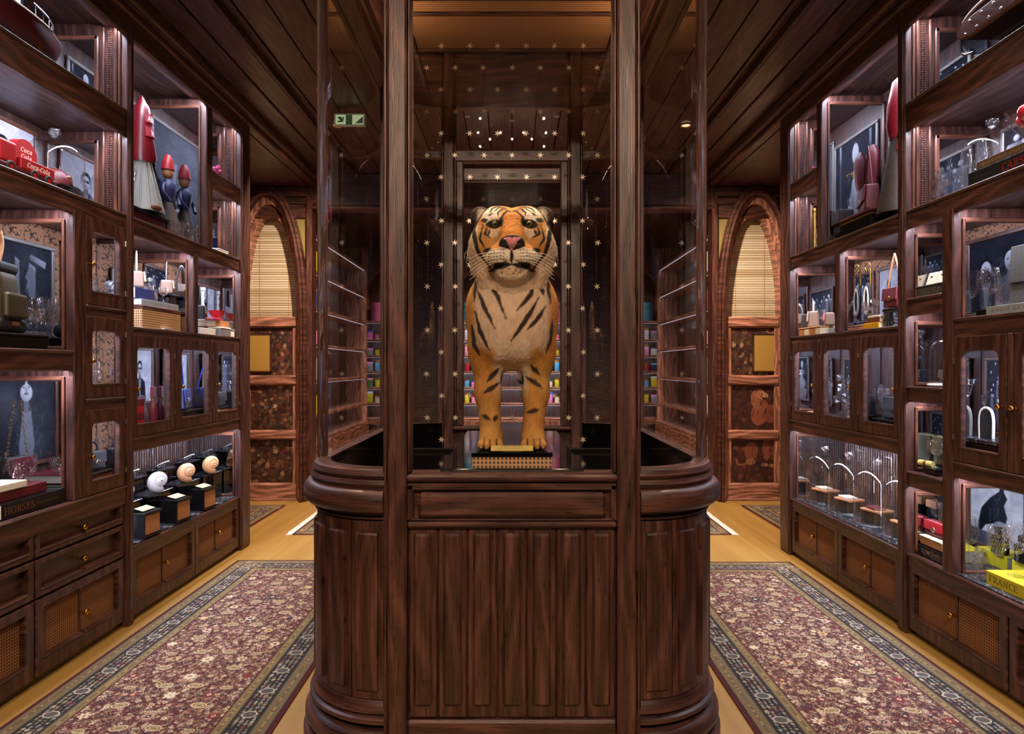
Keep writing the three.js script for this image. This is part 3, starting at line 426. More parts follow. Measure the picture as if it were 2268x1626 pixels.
function netMesh(f, lo, hi, cell) { // naive surface nets
  const n = lo.map((q, i) => Math.ceil((hi[i] - q) / cell) + 1), [nx, ny, nz] = n, v = new Float32Array(nx * ny * nz), at = (i, j, k) => (k * ny + j) * nx + i;
  const B = 8; for (let K = 0; K < nz; K += B) for (let J = 0; J < ny; J += B) for (let I0 = 0; I0 < nx; I0 += B) { // whole blocks far from the skin are skipped
    const dc = f(lo[0] + (I0 + B / 2) * cell, lo[1] + (J + B / 2) * cell, lo[2] + (K + B / 2) * cell), far = Math.abs(dc) > B * cell * 1.25;
    for (let k = K; k < Math.min(K + B, nz); k++) for (let j = J; j < Math.min(J + B, ny); j++) for (let i = I0; i < Math.min(I0 + B, nx); i++) v[at(i, j, k)] = far ? dc : f(lo[0] + i * cell, lo[1] + j * cell, lo[2] + k * cell);
  }
  const id = new Int32Array(nx * ny * nz).fill(-1), P = [], I = [];
  for (let k = 0; k < nz - 1; k++) for (let j = 0; j < ny - 1; j++) for (let i = 0; i < nx - 1; i++) {
    if (Math.abs(v[at(i, j, k)]) > cell * 3) continue; let c = 0, sx = 0, sy = 0, sz = 0; const e = (a, b) => { const va = v[at(i + a[0], j + a[1], k + a[2])], vb = v[at(i + b[0], j + b[1], k + b[2])]; if ((va < 0) !== (vb < 0)) { const t = va / (va - vb); sx += lerp(a[0], b[0], t); sy += lerp(a[1], b[1], t); sz += lerp(a[2], b[2], t); c++; } };
    for (const [a, b] of EDGES) e(a, b);
    if (c) { id[at(i, j, k)] = P.length / 3; P.push(lo[0] + (i + sx / c) * cell, lo[1] + (j + sy / c) * cell, lo[2] + (k + sz / c) * cell); }
  }
  for (let k = 1; k < nz - 1; k++) for (let j = 1; j < ny - 1; j++) for (let i = 1; i < nx - 1; i++) {
    const s = v[at(i, j, k)] < 0, q = (a, b, c, d, flip) => { if (a < 0 || b < 0 || c < 0 || d < 0) return; flip ? I.push(a, b, c, a, c, d) : I.push(a, c, b, a, d, c); };
    if (s !== v[at(i + 1, j, k)] < 0) q(id[at(i, j - 1, k - 1)], id[at(i, j, k - 1)], id[at(i, j, k)], id[at(i, j - 1, k)], s);
    if (s !== v[at(i, j + 1, k)] < 0) q(id[at(i - 1, j, k - 1)], id[at(i - 1, j, k)], id[at(i, j, k)], id[at(i, j, k - 1)], s);
    if (s !== v[at(i, j, k + 1)] < 0) q(id[at(i - 1, j - 1, k)], id[at(i, j - 1, k)], id[at(i, j, k)], id[at(i - 1, j, k)], s);
  }
  const g = new THREE.BufferGeometry(); g.setAttribute('position', new THREE.Float32BufferAttribute(P, 3)); g.setIndex(I); g.computeVertexNormals(); return g;
}
const EDGES = []; for (let a = 0; a < 8; a++) for (const b of [1, 2, 4]) if (!(a & b)) { const q = (m) => [m & 1, (m >> 1) & 1, (m >> 2) & 1]; EDGES.push([q(a), q(a | b)]); }
const HX = 0, HY = 0.748, HZ = 0.055; // head centre in the tiger's own space
function bodyField(x, y, z) {
  const X = Math.abs(x); let d = sdEll(x, y, z, [0, 0.475, -0.07], [0.15, 0.19, 0.15]);
  d = smin(d, sdCap(x * 1.04, y, z, [0, 0.48, -0.12], [0, 0.46, -0.72], 0.155, 0.142), 0.08);
  d = smin(d, sdCap(x, y, z, [0, 0.54, -0.06], [0, 0.73, 0.0], 0.138, 0.118), 0.1);
  d = smin(d, sdCap(X, y, z, [0.098, 0.53, -0.07], [0.108, 0.34, -0.045], 0.074, 0.056), 0.06);
  d = smin(d, sdEll(X, y, z, [0.06, 0.44, 0.03], [0.075, 0.11, 0.06]), 0.07); // breast
  let leg = sdCap(X, y, z, [0.106, 0.36, -0.05], [0.096, 0.2, -0.03], 0.058, 0.047);
  leg = smin(leg, sdCap(X, y, z, [0.096, 0.2, -0.03], [0.083, 0.06, 0.0], 0.045, 0.042), 0.04);
  let paw = sdEll(X, y, z, [0.082, 0.028, 0.03], [0.047, 0.034, 0.062]);
  for (const [tx, tz] of [[0.047, 0.072], [0.07, 0.086], [0.095, 0.086], [0.118, 0.072]]) paw = smin(paw, sdEll(X, y, z, [tx, 0.017, tz], [0.0145, 0.018, 0.026]), 0.006);
  leg = smin(leg, paw, 0.03); d = smin(d, leg, 0.05);
  let hind = sdEll(X, y, z, [0.085, 0.42, -0.74], [0.085, 0.15, 0.13]);
  hind = smin(hind, sdCap(X, y, z, [0.11, 0.34, -0.66], [0.112, 0.24, -0.68], 0.07, 0.052), 0.05);
  hind = smin(hind, sdCap(X, y, z, [0.112, 0.24, -0.68], [0.108, 0.17, -0.83], 0.05, 0.036), 0.04);
  hind = smin(hind, sdCap(X, y, z, [0.108, 0.17, -0.83], [0.104, 0.045, -0.79], 0.036, 0.034), 0.03);
  hind = smin(hind, sdEll(X, y, z, [0.103, 0.026, -0.745], [0.042, 0.03, 0.062]), 0.03);
  d = smin(d, hind, 0.07);
  const tail = [[0, 0.5, -0.86], [0.02, 0.42, -0.95], [0.06, 0.24, -0.96], [0.11, 0.1, -0.93], [0.14, 0.05, -0.86]]; for (let i = 0; i < 4; i++) d = smin(d, sdCap(x, y, z, tail[i], tail[i + 1], 0.032 - i * 0.003, 0.03 - i * 0.003), 0.03);
  return smax(d, 0.001 - y, 0.004);
}
function headField(x, y, z) { // about the head centre
  const X = Math.abs(x); let d = sdEll(x, y, z, [0, 0.012, -0.03], [0.112, 0.106, 0.105]);
  d = smin(d, sdEll(X, y, z, [0.078, -0.035, -0.02], [0.066, 0.098, 0.06]), 0.05); // ruff
  d = smin(d, sdEll(X, y, z, [0.05, 0.066, 0.025], [0.052, 0.05, 0.05]), 0.05);     // brow
  d = smin(d, sdEll(X, y, z, [0.078, -0.012, 0.035], [0.046, 0.055, 0.045]), 0.05); // cheek
  d = smin(d, sdCap(x, y, z, [0, 0.055, 0.068], [0, -0.012, 0.122], 0.034, 0.036), 0.045); // bridge
  d = smin(d, sdEll(X, y, z, [0.034, -0.068, 0.105], [0.045, 0.038, 0.046]), 0.035); // whisker pads
  d = smin(d, sdEll(x, y, z, [0, -0.118, 0.07], [0.052, 0.034, 0.05]), 0.03);      // chin
  d = smin(d, sdEll(x, y, z, [0, -0.026, 0.146], [0.036, 0.018, 0.02]), 0.012);     // nose
  d = smax(d, -sdEll(X, y, z, [0.025, -0.034, 0.164], [0.011, 0.008, 0.012]), 0.006); // nostrils
  d = smax(d, -sdCap(x, y, z, [0, -0.046, 0.162], [0, -0.088, 0.155], 0.003, 0.006), 0.006); // lip groove
  d = smax(d, -sdCap(X, y, z, [0, -0.092, 0.152], [0.066, -0.104, 0.098], 0.006, 0.004), 0.008); // mouth
  let ear = sdEll(X, y, z, [0.104, 0.098, -0.035], [0.036, 0.036, 0.02]); ear = smax(ear, -sdEll(X, y, z, [0.103, 0.1, -0.012], [0.024, 0.026, 0.016]), 0.01);
  d = smin(d, ear, 0.018);
  d = smax(d, -sdEll(X, y, z, [0.054, 0.044, 0.094], [0.019, 0.011, 0.022]), 0.012); // eye sockets
  d = smin(d, sdCap(x, y, z, [0, -0.05, -0.06], [0, -0.15, -0.07], 0.1, 0.12), 0.05);
  return d;
}
// --- coat
const lin = (h) => { const c = C(h); return [c.r, c.g, c.b]; };
const FUR = { orange: lin(0xae6c26), ochre: lin(0xac7c38), cream: lin(0xc4a78c), white: lin(0xd4c4b0), dark: lin(0x2a1710), black: lin(0x120c0a), pink: lin(0xc07a80), tan: lin(0xae8048), deep: lin(0x9c5c26) };
const mix3 = (a, b, t) => [lerp(a[0], b[0], t), lerp(a[1], b[1], t), lerp(a[2], b[2], t)];
function polyDist(px, py, pts) { let best = 9, bt = 0; for (let i = 0; i < pts.length - 1; i++) { const [ax, ay] = pts[i], [bx, by] = pts[i + 1], dx = bx - ax, dy = by - ay, t = clamp(((px - ax) * dx + (py - ay) * dy) / (dx * dx + dy * dy)), d = Math.hypot(px - ax - dx * t, py - ay - dy * t); if (d < best) { best = d; bt = (i + t) / (pts.length - 1); } } return [best, bt]; }
const stroke = (x, y, pts, w, soft = 0.003) => { const [d, t] = polyDist(x, y, pts); const ww = w * Math.pow(Math.sin(Math.PI * clamp(t, 0.06, 0.94)), 0.6); return 1 - smooth(ww - soft, ww + soft, d); };
const chest = [[[-0.109, 0.64], [-0.085, 0.59], [-0.052, 0.548], [-0.021, 0.468]], [[-0.132, 0.58], [-0.105, 0.507], [-0.064, 0.433]], [[-0.143, 0.5], [-0.118, 0.417], [-0.086, 0.358]], [[0.092, 0.64], [0.07, 0.556], [0.022, 0.498]], [[0.1, 0.545], [0.051, 0.462], [-0.002, 0.39]], [[0.13, 0.515], [0.092, 0.462], [0.06, 0.43]], [[0.02, 0.62], [0.005, 0.565]], [[-0.035, 0.6], [-0.008, 0.568]], [[-0.128, 0.665], [-0.142, 0.6], [-0.15, 0.54]], [[0.126, 0.66], [0.14, 0.6], [0.148, 0.53]], [[-0.158, 0.45], [-0.148, 0.38], [-0.128, 0.34]], [[0.158, 0.47], [0.15, 0.4], [0.135, 0.35]], [[0.112, 0.6], [0.118, 0.56]]];
const legs = [[[-0.05, 0.292], [-0.1, 0.243]], [[-0.048, 0.238], [-0.11, 0.2]], [[0.072, 0.303], [0.108, 0.268]], [[0.056, 0.262], [0.12, 0.218]], [[0.058, 0.128], [0.105, 0.143]], [[-0.118, 0.12], [-0.085, 0.105]], [[-0.06, 0.118], [-0.066, 0.1]]];
function bodyColor(x, y, z, nz, nx) {
  const w1 = (noise3(x * 40, y * 40, z * 40) - 0.5), w2 = noise3(x * 160, y * 50, z * 160) - 0.5, X = Math.abs(x);
  const front = smooth(-0.075, -0.01, z + w1 * 0.03 - X * 0.25);
  let c = mix3(FUR.orange, FUR.ochre, smooth(0.2, 0.8, noise3(x * 12, y * 12, z * 12)));
  const belly = smooth(0.36, 0.3, y + w1 * 0.02) * smooth(-0.1, -0.2, z) * smooth(0.12, 0.06, X); c = mix3(c, FUR.white, belly);
  c = mix3(c, FUR.cream, front * smooth(0.34, 0.385, y + w1 * 0.03) * smooth(0.155, 0.125, X + w1 * 0.02));
  if (y < 0.42 && z > -0.2) { const inner = smooth(0.085, 0.05, X + w1 * 0.02) * smooth(0.16, 0.26, y) * smooth(0.42, 0.34, y + w1 * 0.03); c = mix3(c, FUR.white, inner * 0.85); c = mix3(c, FUR.ochre, smooth(0.35, 0.3, y) * 0.55 * (1 - inner)); }
  let k = 0; const jx = x + w1 * 0.008 + w2 * 0.003, jy = y + w2 * 0.004;
  if (z > -0.16) { for (const s of chest) k = Math.max(k, stroke(jx, jy, s, 0.0085) * smooth(-0.14, -0.08, z)); for (const s of legs) if (z > -0.1) k = Math.max(k, stroke(jx, jy, s, 0.009)); }
  if (z < -0.06) { // flank bands, broken and tapering
    const b = z * 9.5 + 0.8 * noise3(x * 6, y * 7, z * 7) + 0.25 * Math.sin(y * 14), f = Math.abs(b - Math.round(b)), wd = 0.15 * smooth(0.28, 0.4, y) + 0.1; k = Math.max(k, (1 - smooth(wd - 0.06, wd + 0.02, f)) * smooth(-0.06, -0.13, z) * (noise3(x * 9 + 4, y * 9, Math.round(b)) > 0.32 ? 1 : 0.25)); }
  if (y < 0.34 && z < -0.5) { const b = y * 16 + noise3(x * 8, y * 6, z * 8); k = Math.max(k, (1 - smooth(0.1, 0.2, Math.abs(b - Math.round(b)))) * 0.9); }
  c = mix3(c, FUR.dark, k);
  if (y < 0.04 && z > 0.05) { for (const tx of [0.058, 0.083, 0.107]) c = mix3(c, FUR.dark, (1 - smooth(0.0015, 0.0035, Math.abs(X - tx))) * 0.9); }
  const g = 1 + 0.28 * w2 + 0.22 * w1; return [c[0] * g, c[1] * g, c[2] * g];
}
const face = {
  arcs: [[[0.063, 0.121], [0.1, 0.09], [0.124, 0.04], [0.119, -0.003], [0.106, -0.05], [0.067, -0.1]], [[0.093, 0.045], [0.102, -0.003], [0.084, -0.036]], [[0.08, 0.034], [0.086, 0.012], [0.064, -0.002]], [[0.07, 0.026], [0.075, 0.008]]],
  top: [[[0.012, 0.092], [0.026, 0.102], [0.044, 0.086], [0.042, 0.07]], [[0.016, 0.108], [0.04, 0.11], [0.058, 0.088]], [[0.0, 0.086], [0.014, 0.09], [0.028, 0.074], [0.03, 0.06]], [[0.034, 0.119], [0.062, 0.104], [0.072, 0.086]], [[0.06, 0.084], [0.076, 0.076]], [[0.02, 0.122], [0.05, 0.123]]],
};
function headColor(x, y, z) {
  const w1 = noise3(x * 60 + 9, y * 60, z * 60) - 0.5, w2 = noise3(x * 240, y * 150, z * 200) - 0.5, X = Math.abs(x + w1 * 0.004), Y = y + w1 * 0.004;
  let c = mix3(FUR.orange, FUR.tan, smooth(0.3, 0.8, noise3(x * 18, y * 18, z * 18)) * 0.6);
  const back = smooth(0.0, -0.03, z);
  c = mix3(c, FUR.white, smooth(0.034, 0.018, Math.hypot((X - 0.066) * 0.9, (Y - 0.08) * 0.85)));               // above the eyes
  c = mix3(c, FUR.cream, smooth(0.104, 0.114, X) * smooth(0.1, 0.07, Y));                                               // outer ruff
  c = mix3(c, FUR.white, smooth(-0.036, -0.05, Y + X * 0.12) * smooth(0.03, 0.06, z));                                    // pads
  c = mix3(c, FUR.cream, smooth(-0.045, -0.065, Y) * smooth(0.06, 0.03, z));
  c = mix3(c, FUR.white, smooth(0.022, 0.01, Math.hypot((X - 0.055) * 0.8, Y - 0.015)) * 0.55);                            // below the eyes
  const bridge = smooth(0.05 - 0.2 * (Y + 0.02), 0.04 - 0.2 * (Y + 0.02), X) * smooth(0.09, 0.07, Y) * smooth(-0.022, -0.008, Y) * smooth(0.05, 0.07, z); c = mix3(c, FUR.orange, bridge); c = mix3(c, FUR.deep, bridge * smooth(0.02, 0.07, Y) * 0.35);
  let k = 0; if (z > -0.06) { face.arcs.forEach((p, i) => { k = Math.max(k, stroke(X, Y, p, i ? 0.0042 : 0.0072, 0.002)); }); face.top.forEach((p) => { k = Math.max(k, stroke(X, Y, p, 0.0036, 0.002)); }); }
  k = Math.max(k, smooth(1.15, 0.85, Math.hypot((X - 0.056) / 0.027, (Y - 0.045) / 0.0155)), smooth(1.2, 0.8, Math.hypot((X - 0.088) / 0.012, (Y - 0.062) / 0.009)), smooth(1.2, 0.8, Math.hypot((X - 0.077) / 0.014, (Y + 0.044) / 0.009)), smooth(1.2, 0.8, Math.hypot((X - 0.033) / 0.006, (Y - 0.05) / 0.02)));
  if (z > 0.08 && Y < -0.05 && Y > -0.095 && X > 0.02 && X < 0.075) { const row = (Y + 0.095) / 0.0105, f = Math.abs(row - Math.round(row)), col = X * 110 + row; k = Math.max(k, f < 0.22 && Math.abs(col - Math.round(col)) < 0.33 ? 0.8 : 0); }
  if (z > 0.02) { k = Math.max(k, stroke(X, Y, [[0, -0.048], [0, -0.095]], 0.005, 0.002), stroke(X, Y, [[0, -0.096], [0.025, -0.1], [0.05, -0.102], [0.072, -0.106]], 0.0098, 0.003)); const cn = smooth(1.15, 0.6, Math.hypot(X / 0.04, (Y + 0.118) / 0.016)); c = mix3(c, FUR.tan, 0.6 * cn); if (noise3(x * 190, y * 190, 3) > 0.68) k = Math.max(k, 0.7 * cn); }
  if (sdEll(Math.abs(x), y, z, [0.104, 0.098, -0.035], [0.036, 0.036, 0.02]) < 0.007 && X > 0.08) { const cup = sdEll(Math.abs(x), y, z, [0.103, 0.1, -0.012], [0.024, 0.026, 0.016]); const t = smooth(0.006, 0.0005, cup) * smooth(0.125, 0.1, X); c = mix3(FUR.dark, FUR.white, t * (0.95 + 0.6 * w2)); k = 0; }
  if (back > 0 && z < -0.03) { const b = (y + x * 0.2) * 26 + noise3(x * 10, y * 10, z * 10); k = Math.max(k, (1 - smooth(0.12, 0.2, Math.abs(b - Math.round(b)))) * 0.5 * smooth(0.04, 0.0, Y - 0.02 - X * 0.4)); }
  c = mix3(c, FUR.black, clamp(k));
  const nose = Math.hypot(X / 0.04, (Y + 0.03) / 0.02); if (z > 0.14 && nose < 1.1) { const tri = X < 0.03 * clamp((Y + 0.056) / 0.045); c = Y > -0.016 || !tri ? FUR.black : FUR.pink; }
  const g = 1 + 0.25 * w2 + 0.2 * w1; return [c[0] * g, c[1] * g, c[2] * g];
}
{
  const t = thing('tiger', 'stuffed tiger standing on a cane plinth and facing the aisle', 'tiger', [0, 1.153, -2.345]);
  const ruffle = (x, y, z, k) => k * ((noise3(x * 150, y * 60, z * 150) - 0.5) + 0.5 * (noise3(x * 320, y * 130, z * 320) - 0.5));
  const HS = [1.1, 1.04, 1.05];
  const skin = (field, colour, lo, hi, cell, off, amp, sc = [1, 1, 1]) => {
    const g = netMesh(field, lo, hi, cell), p = g.attributes.position, n = g.attributes.normal, col = new Float32Array(p.count * 3);
    for (let i = 0; i < p.count; i++) { const x = p.getX(i), y = p.getY(i), z = p.getZ(i), r = ruffle(x, y, z, amp); col.set(colour(x, y, z, n.getZ(i), n.getX(i)), i * 3); p.setXYZ(i, (x + n.getX(i) * r) * sc[0] + off[0], (y + n.getY(i) * r) * sc[1] + off[1], (z + n.getZ(i) * r) * sc[2] + off[2]); }
    g.setAttribute('color', new THREE.BufferAttribute(col, 3)); g.computeVertexNormals(); return g;
  };
  const body = skin((x, y, z) => bodyField(x, y, z), bodyColor, [-0.21, -0.01, -1.02], [0.21, 0.86, 0.14], 0.0044, [0, 0, 0], 0.0024, [0.94, 1, 1]);
  const head = skin(headField, headColor, [-0.16, -0.2, -0.16], [0.16, 0.15, 0.18], 0.0024, [HX, HY, HZ], 0.0026, HS);
  const g = mergeGeometries([body, head]);
  mesh('body', g, new THREE.MeshStandardMaterial({ vertexColors: true, roughness: 0.85 }), t);
  const iris = std(0x4c3c18, 0.12), pupil = std(0x050505, 0.05);
  for (const s of [-1, 1]) {
    const e = mesh('eye', sph(0.0135, 20, 14), iris, t); e.position.set(HX + s * 0.054 * HS[0], HY + 0.0445 * HS[1], HZ + 0.0795 * HS[2]);
    const q = mesh('pupil', sph(0.006, 14, 10), pupil, e); q.position.set(-s * 0.001, 0, 0.0092);
    // whiskers and cheek hair
    const wh = []; for (let i = 0; i < 6; i++) wh.push(tube([[s * 0.05, -0.06 - i * 0.006, 0.135], [s * 0.09, -0.064 - i * 0.01, 0.15], [s * 0.13, -0.08 - i * 0.014, 0.14]], 0.0005, 8, 4));
    const w = mesh('whiskers', join(wh), M.ivory, t); w.position.set(HX, HY, HZ); w.scale.set(...HS);
    const r = rng(17 + s), hr = []; for (let i = 0; i < 150; i++) { const a = lerp(0.6, -1.35, r()), rx = 0.128 + r() * 0.01, x = Math.cos(a) * rx, y = Math.sin(a) * 0.118 - 0.02, z = -0.04 + r() * 0.05, L = 0.012 + r() * 0.022; hr.push(tube([[s * x * 0.93, y * 0.96, z], [s * (x + L * 0.5 * Math.cos(a)), y - L * 0.35, z - 0.002], [s * (x + L * 0.55 * Math.cos(a)), y - L, z - 0.006]], 0.0007, 4, 3)); }
    const h = mesh('cheek_hair', join(hr), M.ivory, t); h.position.set(HX, HY, HZ); h.scale.set(...HS); h.userData.kind = 'stuff';
  }
  const claws = []; for (const s of [-1, 1]) for (const [tx, tz] of [[0.047, 0.097], [0.07, 0.111], [0.095, 0.111], [0.118, 0.097]]) claws.push(new THREE.ConeGeometry(0.0035, 0.014, 8).rotateX(2.1).translate(s * tx * 0.94, 0.011, tz));
  mesh('claws', join(claws), M.ivory, t);
}
// ---------------------------------------------------------------- display cabinets along both walls
// u: distance down the room, v: height, w: depth behind the front line
const DEPTH = 0.44;
const knobGeo = lathe([[0.0001, 0], [0.006, 0], [0.005, 0.006], [0.004, 0.012], [0.009, 0.018], [0.0115, 0.024], [0.0095, 0.031], [0.0001, 0.034]], 14).rotateX(Math.PI / 2);
function cabinet(s, label, spec) {
  const o = thing('display_cabinet', label, 'cabinet', [-s * CAB, 0, 0], s * Math.PI / 2, 'wall display cabinets');
  const bx = (u0, u1, v0, v1, w0, w1, c = 0.004, grain) => boxAt(s * u0, s * u1, v0, v1, -w1, -w0, c, grain);
  const add = (n, g, m, p = o) => mesh(n, g, m, p);
  const [U0, U1] = spec.span;
  add('toe_board', bx(U0, U1, 0, 0.03, 0.02, 0.05, 0.002), M.woodCab);
  add('carcass_back', bx(U0, U1, 0, 3.5, DEPTH, DEPTH + 0.04, 0.002, 1), M.woodCab);
  add('fascia', bx(U0, U1, 3.298, 3.42, -0.02, 0.012, 0.008), M.woodCab); add('fascia_board', bx(U0, U1, 3.342, 3.42, 0.012, 0.1, 0.002), M.woodCab);
  add('top_board', bx(U0, U1, 3.36, 3.4, 0.1, DEPTH, 0.002), M.woodCab);
  for (const [u0, u1, v0, v1, d] of spec.posts) { const p = add('post', bx(u0, u1, v0, v1, -(d ?? 0.012), DEPTH, 0.006, 1), M.woodCab); if (v0 === 0 && (u1 - u0) < 0.2) add('post_bead', bx(u0 + 0.012, u1 - 0.012, 0.02, 3.33, -(d ?? 0.012) - 0.006, 0.0, 0.004, 1), M.woodCab, p); }
  for (const [u0, u1, v0, v1, d] of spec.shelves) {
    const sh = add('shelf', bx(u0, u1, v0, v1, 0.012, DEPTH, 0.003), M.woodCab);
    add('shelf_nosing', bx(u0, u1, v0 - 0.024, v1, -(d ?? 0.008), 0.012, 0.007), M.woodCab, sh);
    add('nosing_bead', bx(u0, u1, v1 - 0.014, v1 + 0.002, -(d ?? 0.008) - 0.008, 0, 0.005), M.woodCab, sh);
  }
  // open compartments: lit by a strip under the top, mirrors in beaded frames on both cheeks
  for (const k of spec.bays) {
    const { u0, u1, v0, v1 } = k, far = u1, h = v1 - v0;
    add('back_panel', bx(u0, u1, v0, v1, DEPTH - 0.012, DEPTH - 0.001, 0.001, 1), k.back || M.woodCab);
    for (const [ue, dir] of [[u1, -1], [u0, 1]]) {
      if (ue === U0) continue;
      const a = ue + dir * 0.002, f = (t) => a + dir * t;
      const wide = v0 > 2.29 && !(u1 - u0 > 0.85 && v1 - v0 > 0.9), wIn = wide ? 0.135 : 0.028, wOut = DEPTH - 0.014, v2 = v0 + 0.004, v3 = v1 - 0.05;
      const fr = add('mirror_frame', join(bx(a, f(0.016), v2, v3, wIn, wIn + (wide ? 0.024 : 0.012), 0.005), bx(a, f(0.016), v2, v3, wOut - 0.02, wOut, 0.005), bx(a, f(0.016), v3 - 0.024, v3, wIn, wOut, 0.005), bx(a, f(0.016), v2, v2 + 0.018, wIn, wOut, 0.005)), M.frameWood);
      add('mirror_glass', bx(a, f(0.004), v2 + 0.01, v3 - 0.015, wIn + 0.008, wOut - 0.01, 0.0005), M.mirror, fr);
      if (!wide) continue;
      add('cheek_strip', join(bx(a, f(0.010), v0, v1, 0.014, 0.03, 0.004), bx(a, f(0.014), v0, v1, 0.034, 0.05, 0.005), bx(a, f(0.010), v0, v1, 0.105, 0.118, 0.004)), M.frameWood);
      const bead = []; for (let y = v0 + 0.01; y < v1 - 0.02; y += 0.0125) bead.push(new THREE.IcosahedronGeometry(0.0068, 0).translate(s * f(0.004), y, -0.068)); for (let y = v0 + 0.01; y < v1 - 0.02; y += 0.0125) bead.push(new THREE.IcosahedronGeometry(0.0068, 0).translate(s * f(0.004), y, -0.084));
      const bm = add('bead_moulding', join(bead), M.frameWood); bm.userData.kind = 'stuff';
    }
    // curved brackets in the upper corners
    if (k.arch !== false) for (const [ue, dir] of [[u1, -1], [u0, 1]]) { const r = k.arch || 0.05, sh = new THREE.Shape(); sh.moveTo(0, 0); sh.lineTo(0, -r); sh.quadraticCurveTo(0, 0, dir * s * r, 0); sh.closePath(); add('corner_bracket', extrude(sh, 0.02, 0, 8).translate(s * ue, v1, -0.014), M.woodCab); }
    if (u0 !== U0 + 0.04) ledUp(o, s, u0, 1, v0 + 0.02, v1 - 0.03, 0.55 * (k.led || 1));
    led(o, s, u0 + 0.03, u1 - 0.03, v1 - 0.0065, (k.top || 1.1) * Math.sqrt((v1 - v0) / 0.5), 0.024);
    if (k.floor) add('display_floor', bx(u0, u1, v0, v0 + 0.008, 0.004, DEPTH - 0.014, 0.001), k.floor);
  }
  for (const k of spec.doors) {
    const { u0, u1, v0, v1 } = k, a = Math.min(s * u0, s * u1) + 0.003, b = Math.max(s * u0, s * u1) - 0.003, fw = k.fw || 0.05, sh = rectShape(a, b, v0 + 0.003, v1 - 0.003);
    sh.holes.push(archPath(a + fw, b - fw, v0 + fw * 1.5, v1 - fw * 1.55, 0.035));
    const d = add('door', extrude(sh, 0.026, 0.004, 8).translate(0, 0, -0.016), M.woodCab);
    add('door_pane', new THREE.PlaneGeometry(b - a - 2 * fw + 0.012, v1 - v0 - fw * 3 + 0.012).translate((a + b) / 2, (v0 + v1) / 2, -0.004), M.glassClear, d);
    const ku = k.knobFar ? u1 - fw * 0.45 : u0 + fw * 0.45, kn = add('knob', knobGeo, M.brass, d); kn.position.set(s * ku, (v0 + v1) / 2 - 0.02, 0.01);
    for (const f of [0.2, 0.8]) add('hinge', cyl(0.005, 0.005, 0.03, 8).translate(s * (k.knobFar ? u0 + 0.004 : u1 - 0.004), lerp(v0, v1, f), 0.012), M.silver, d);
    add('door_moulding', join(bx(u0 + fw, u1 - fw, v0 + fw * 1.5 - 0.008, v0 + fw * 1.5 + 0.004, -0.014, 0.0, 0.003)), M.woodCab, d);
    // compartment behind
    add('back_panel', bx(u0, u1, v0, v1, 0.36, 0.37, 0.001, 1), k.back || M.woodCab);
    for (const [ue, dir] of [[u1, -1], [u0, 1]]) add('mirror_glass', bx(ue + dir * 0.004, ue + dir * 0.008, v0 + 0.02, v1 - 0.03, 0.05, 0.355, 0.0005), M.mirror);
    ledUp(o, s, u0 + 0.006, 1, v0 + 0.06, v1 - 0.07, 0.5); led(o, s, u0 + 0.05, u1 - 0.05, v1 - 0.03, 0.9, 0.045);
  }
  for (const k of spec.fronts) { // drawers and low doors
    const { u0, u1, v0, v1 } = k, a = Math.min(s * u0, s * u1) + 0.003, b = Math.max(s * u0, s * u1) - 0.003, fw = k.fw || 0.045, sh = rectShape(a, b, v0 + 0.003, v1 - 0.003), ho = new THREE.Path(), fb = k.fb || fw;
    ho.moveTo(a + fw, v0 + fb); ho.lineTo(b - fw, v0 + fb); ho.lineTo(b - fw, v1 - fw); ho.lineTo(a + fw, v1 - fw); ho.closePath(); sh.holes.push(ho);
    const f = add(k.cane ? 'low_door' : 'drawer', extrude(sh, k.cane ? 0.046 : 0.04, 0.005, 4).translate(0, 0, k.cane ? -0.04 : -0.034), M.woodCab);
    const mid = (a + b) / 2;
    if (k.cane) { for (const [x0, x1] of [[a + fw * 0.6, mid - 0.003], [mid + 0.003, b - fw * 0.6]]) add('cane_panel', boxAt(x0, x1, v0 + fb * 0.7, v1 - fw * 0.7, -0.036, -0.024, 0.002), M.caneDoor, f); }
    else add('drawer_panel', boxAt(a + fw * 0.6, b - fw * 0.6, v0 + fb * 0.6, v1 - fw * 0.6, -0.042, -0.026, 0.003, 0), M.woodCab, f);
    add('lower_bead', join(boxAt(a + fw, mid - 0.008, v0 + fb - 0.006, v0 + fb + 0.01, -0.03, 0.008, 0.006), boxAt(mid + 0.008, b - fw, v0 + fb - 0.006, v0 + fb + 0.01, -0.03, 0.008, 0.006)), M.woodCab, f);
    if (k.cane) add('meeting_strip', boxAt(mid - 0.005, mid + 0.005, v0 + fb, v1 - fw, -0.028, -0.018, 0.002), M.woodCab, f);
    const kn = add('knob', knobGeo, M.brass, f); kn.position.set(mid, k.kv ?? (v0 + v1) / 2, k.cane ? -0.018 : -0.026); kn.scale.setScalar(1.3);
  }
  for (const [u0, u1, v0, v1] of spec.rails || []) add('rail', bx(u0, u1, v0, v1, -0.008, 0.03, 0.006), M.woodCab);
  return o;
}
function led(parent, s, u0, u1, v, k, w) {
  mesh('led_strip', boxAt(s * u0, s * u1, v, v + 0.004, -w - 0.006, -w + 0.006, 0.001), M.led, parent);
  const l = new THREE.RectAreaLight(COOL, LED_POWER * k, Math.abs(u1 - u0), 0.02); l.name = 'led_light'; l.position.set(s * (u0 + u1) / 2, v - 0.004, -w - 0.002); l.rotation.x = -Math.PI / 2 + 0.35; parent.add(l);
}
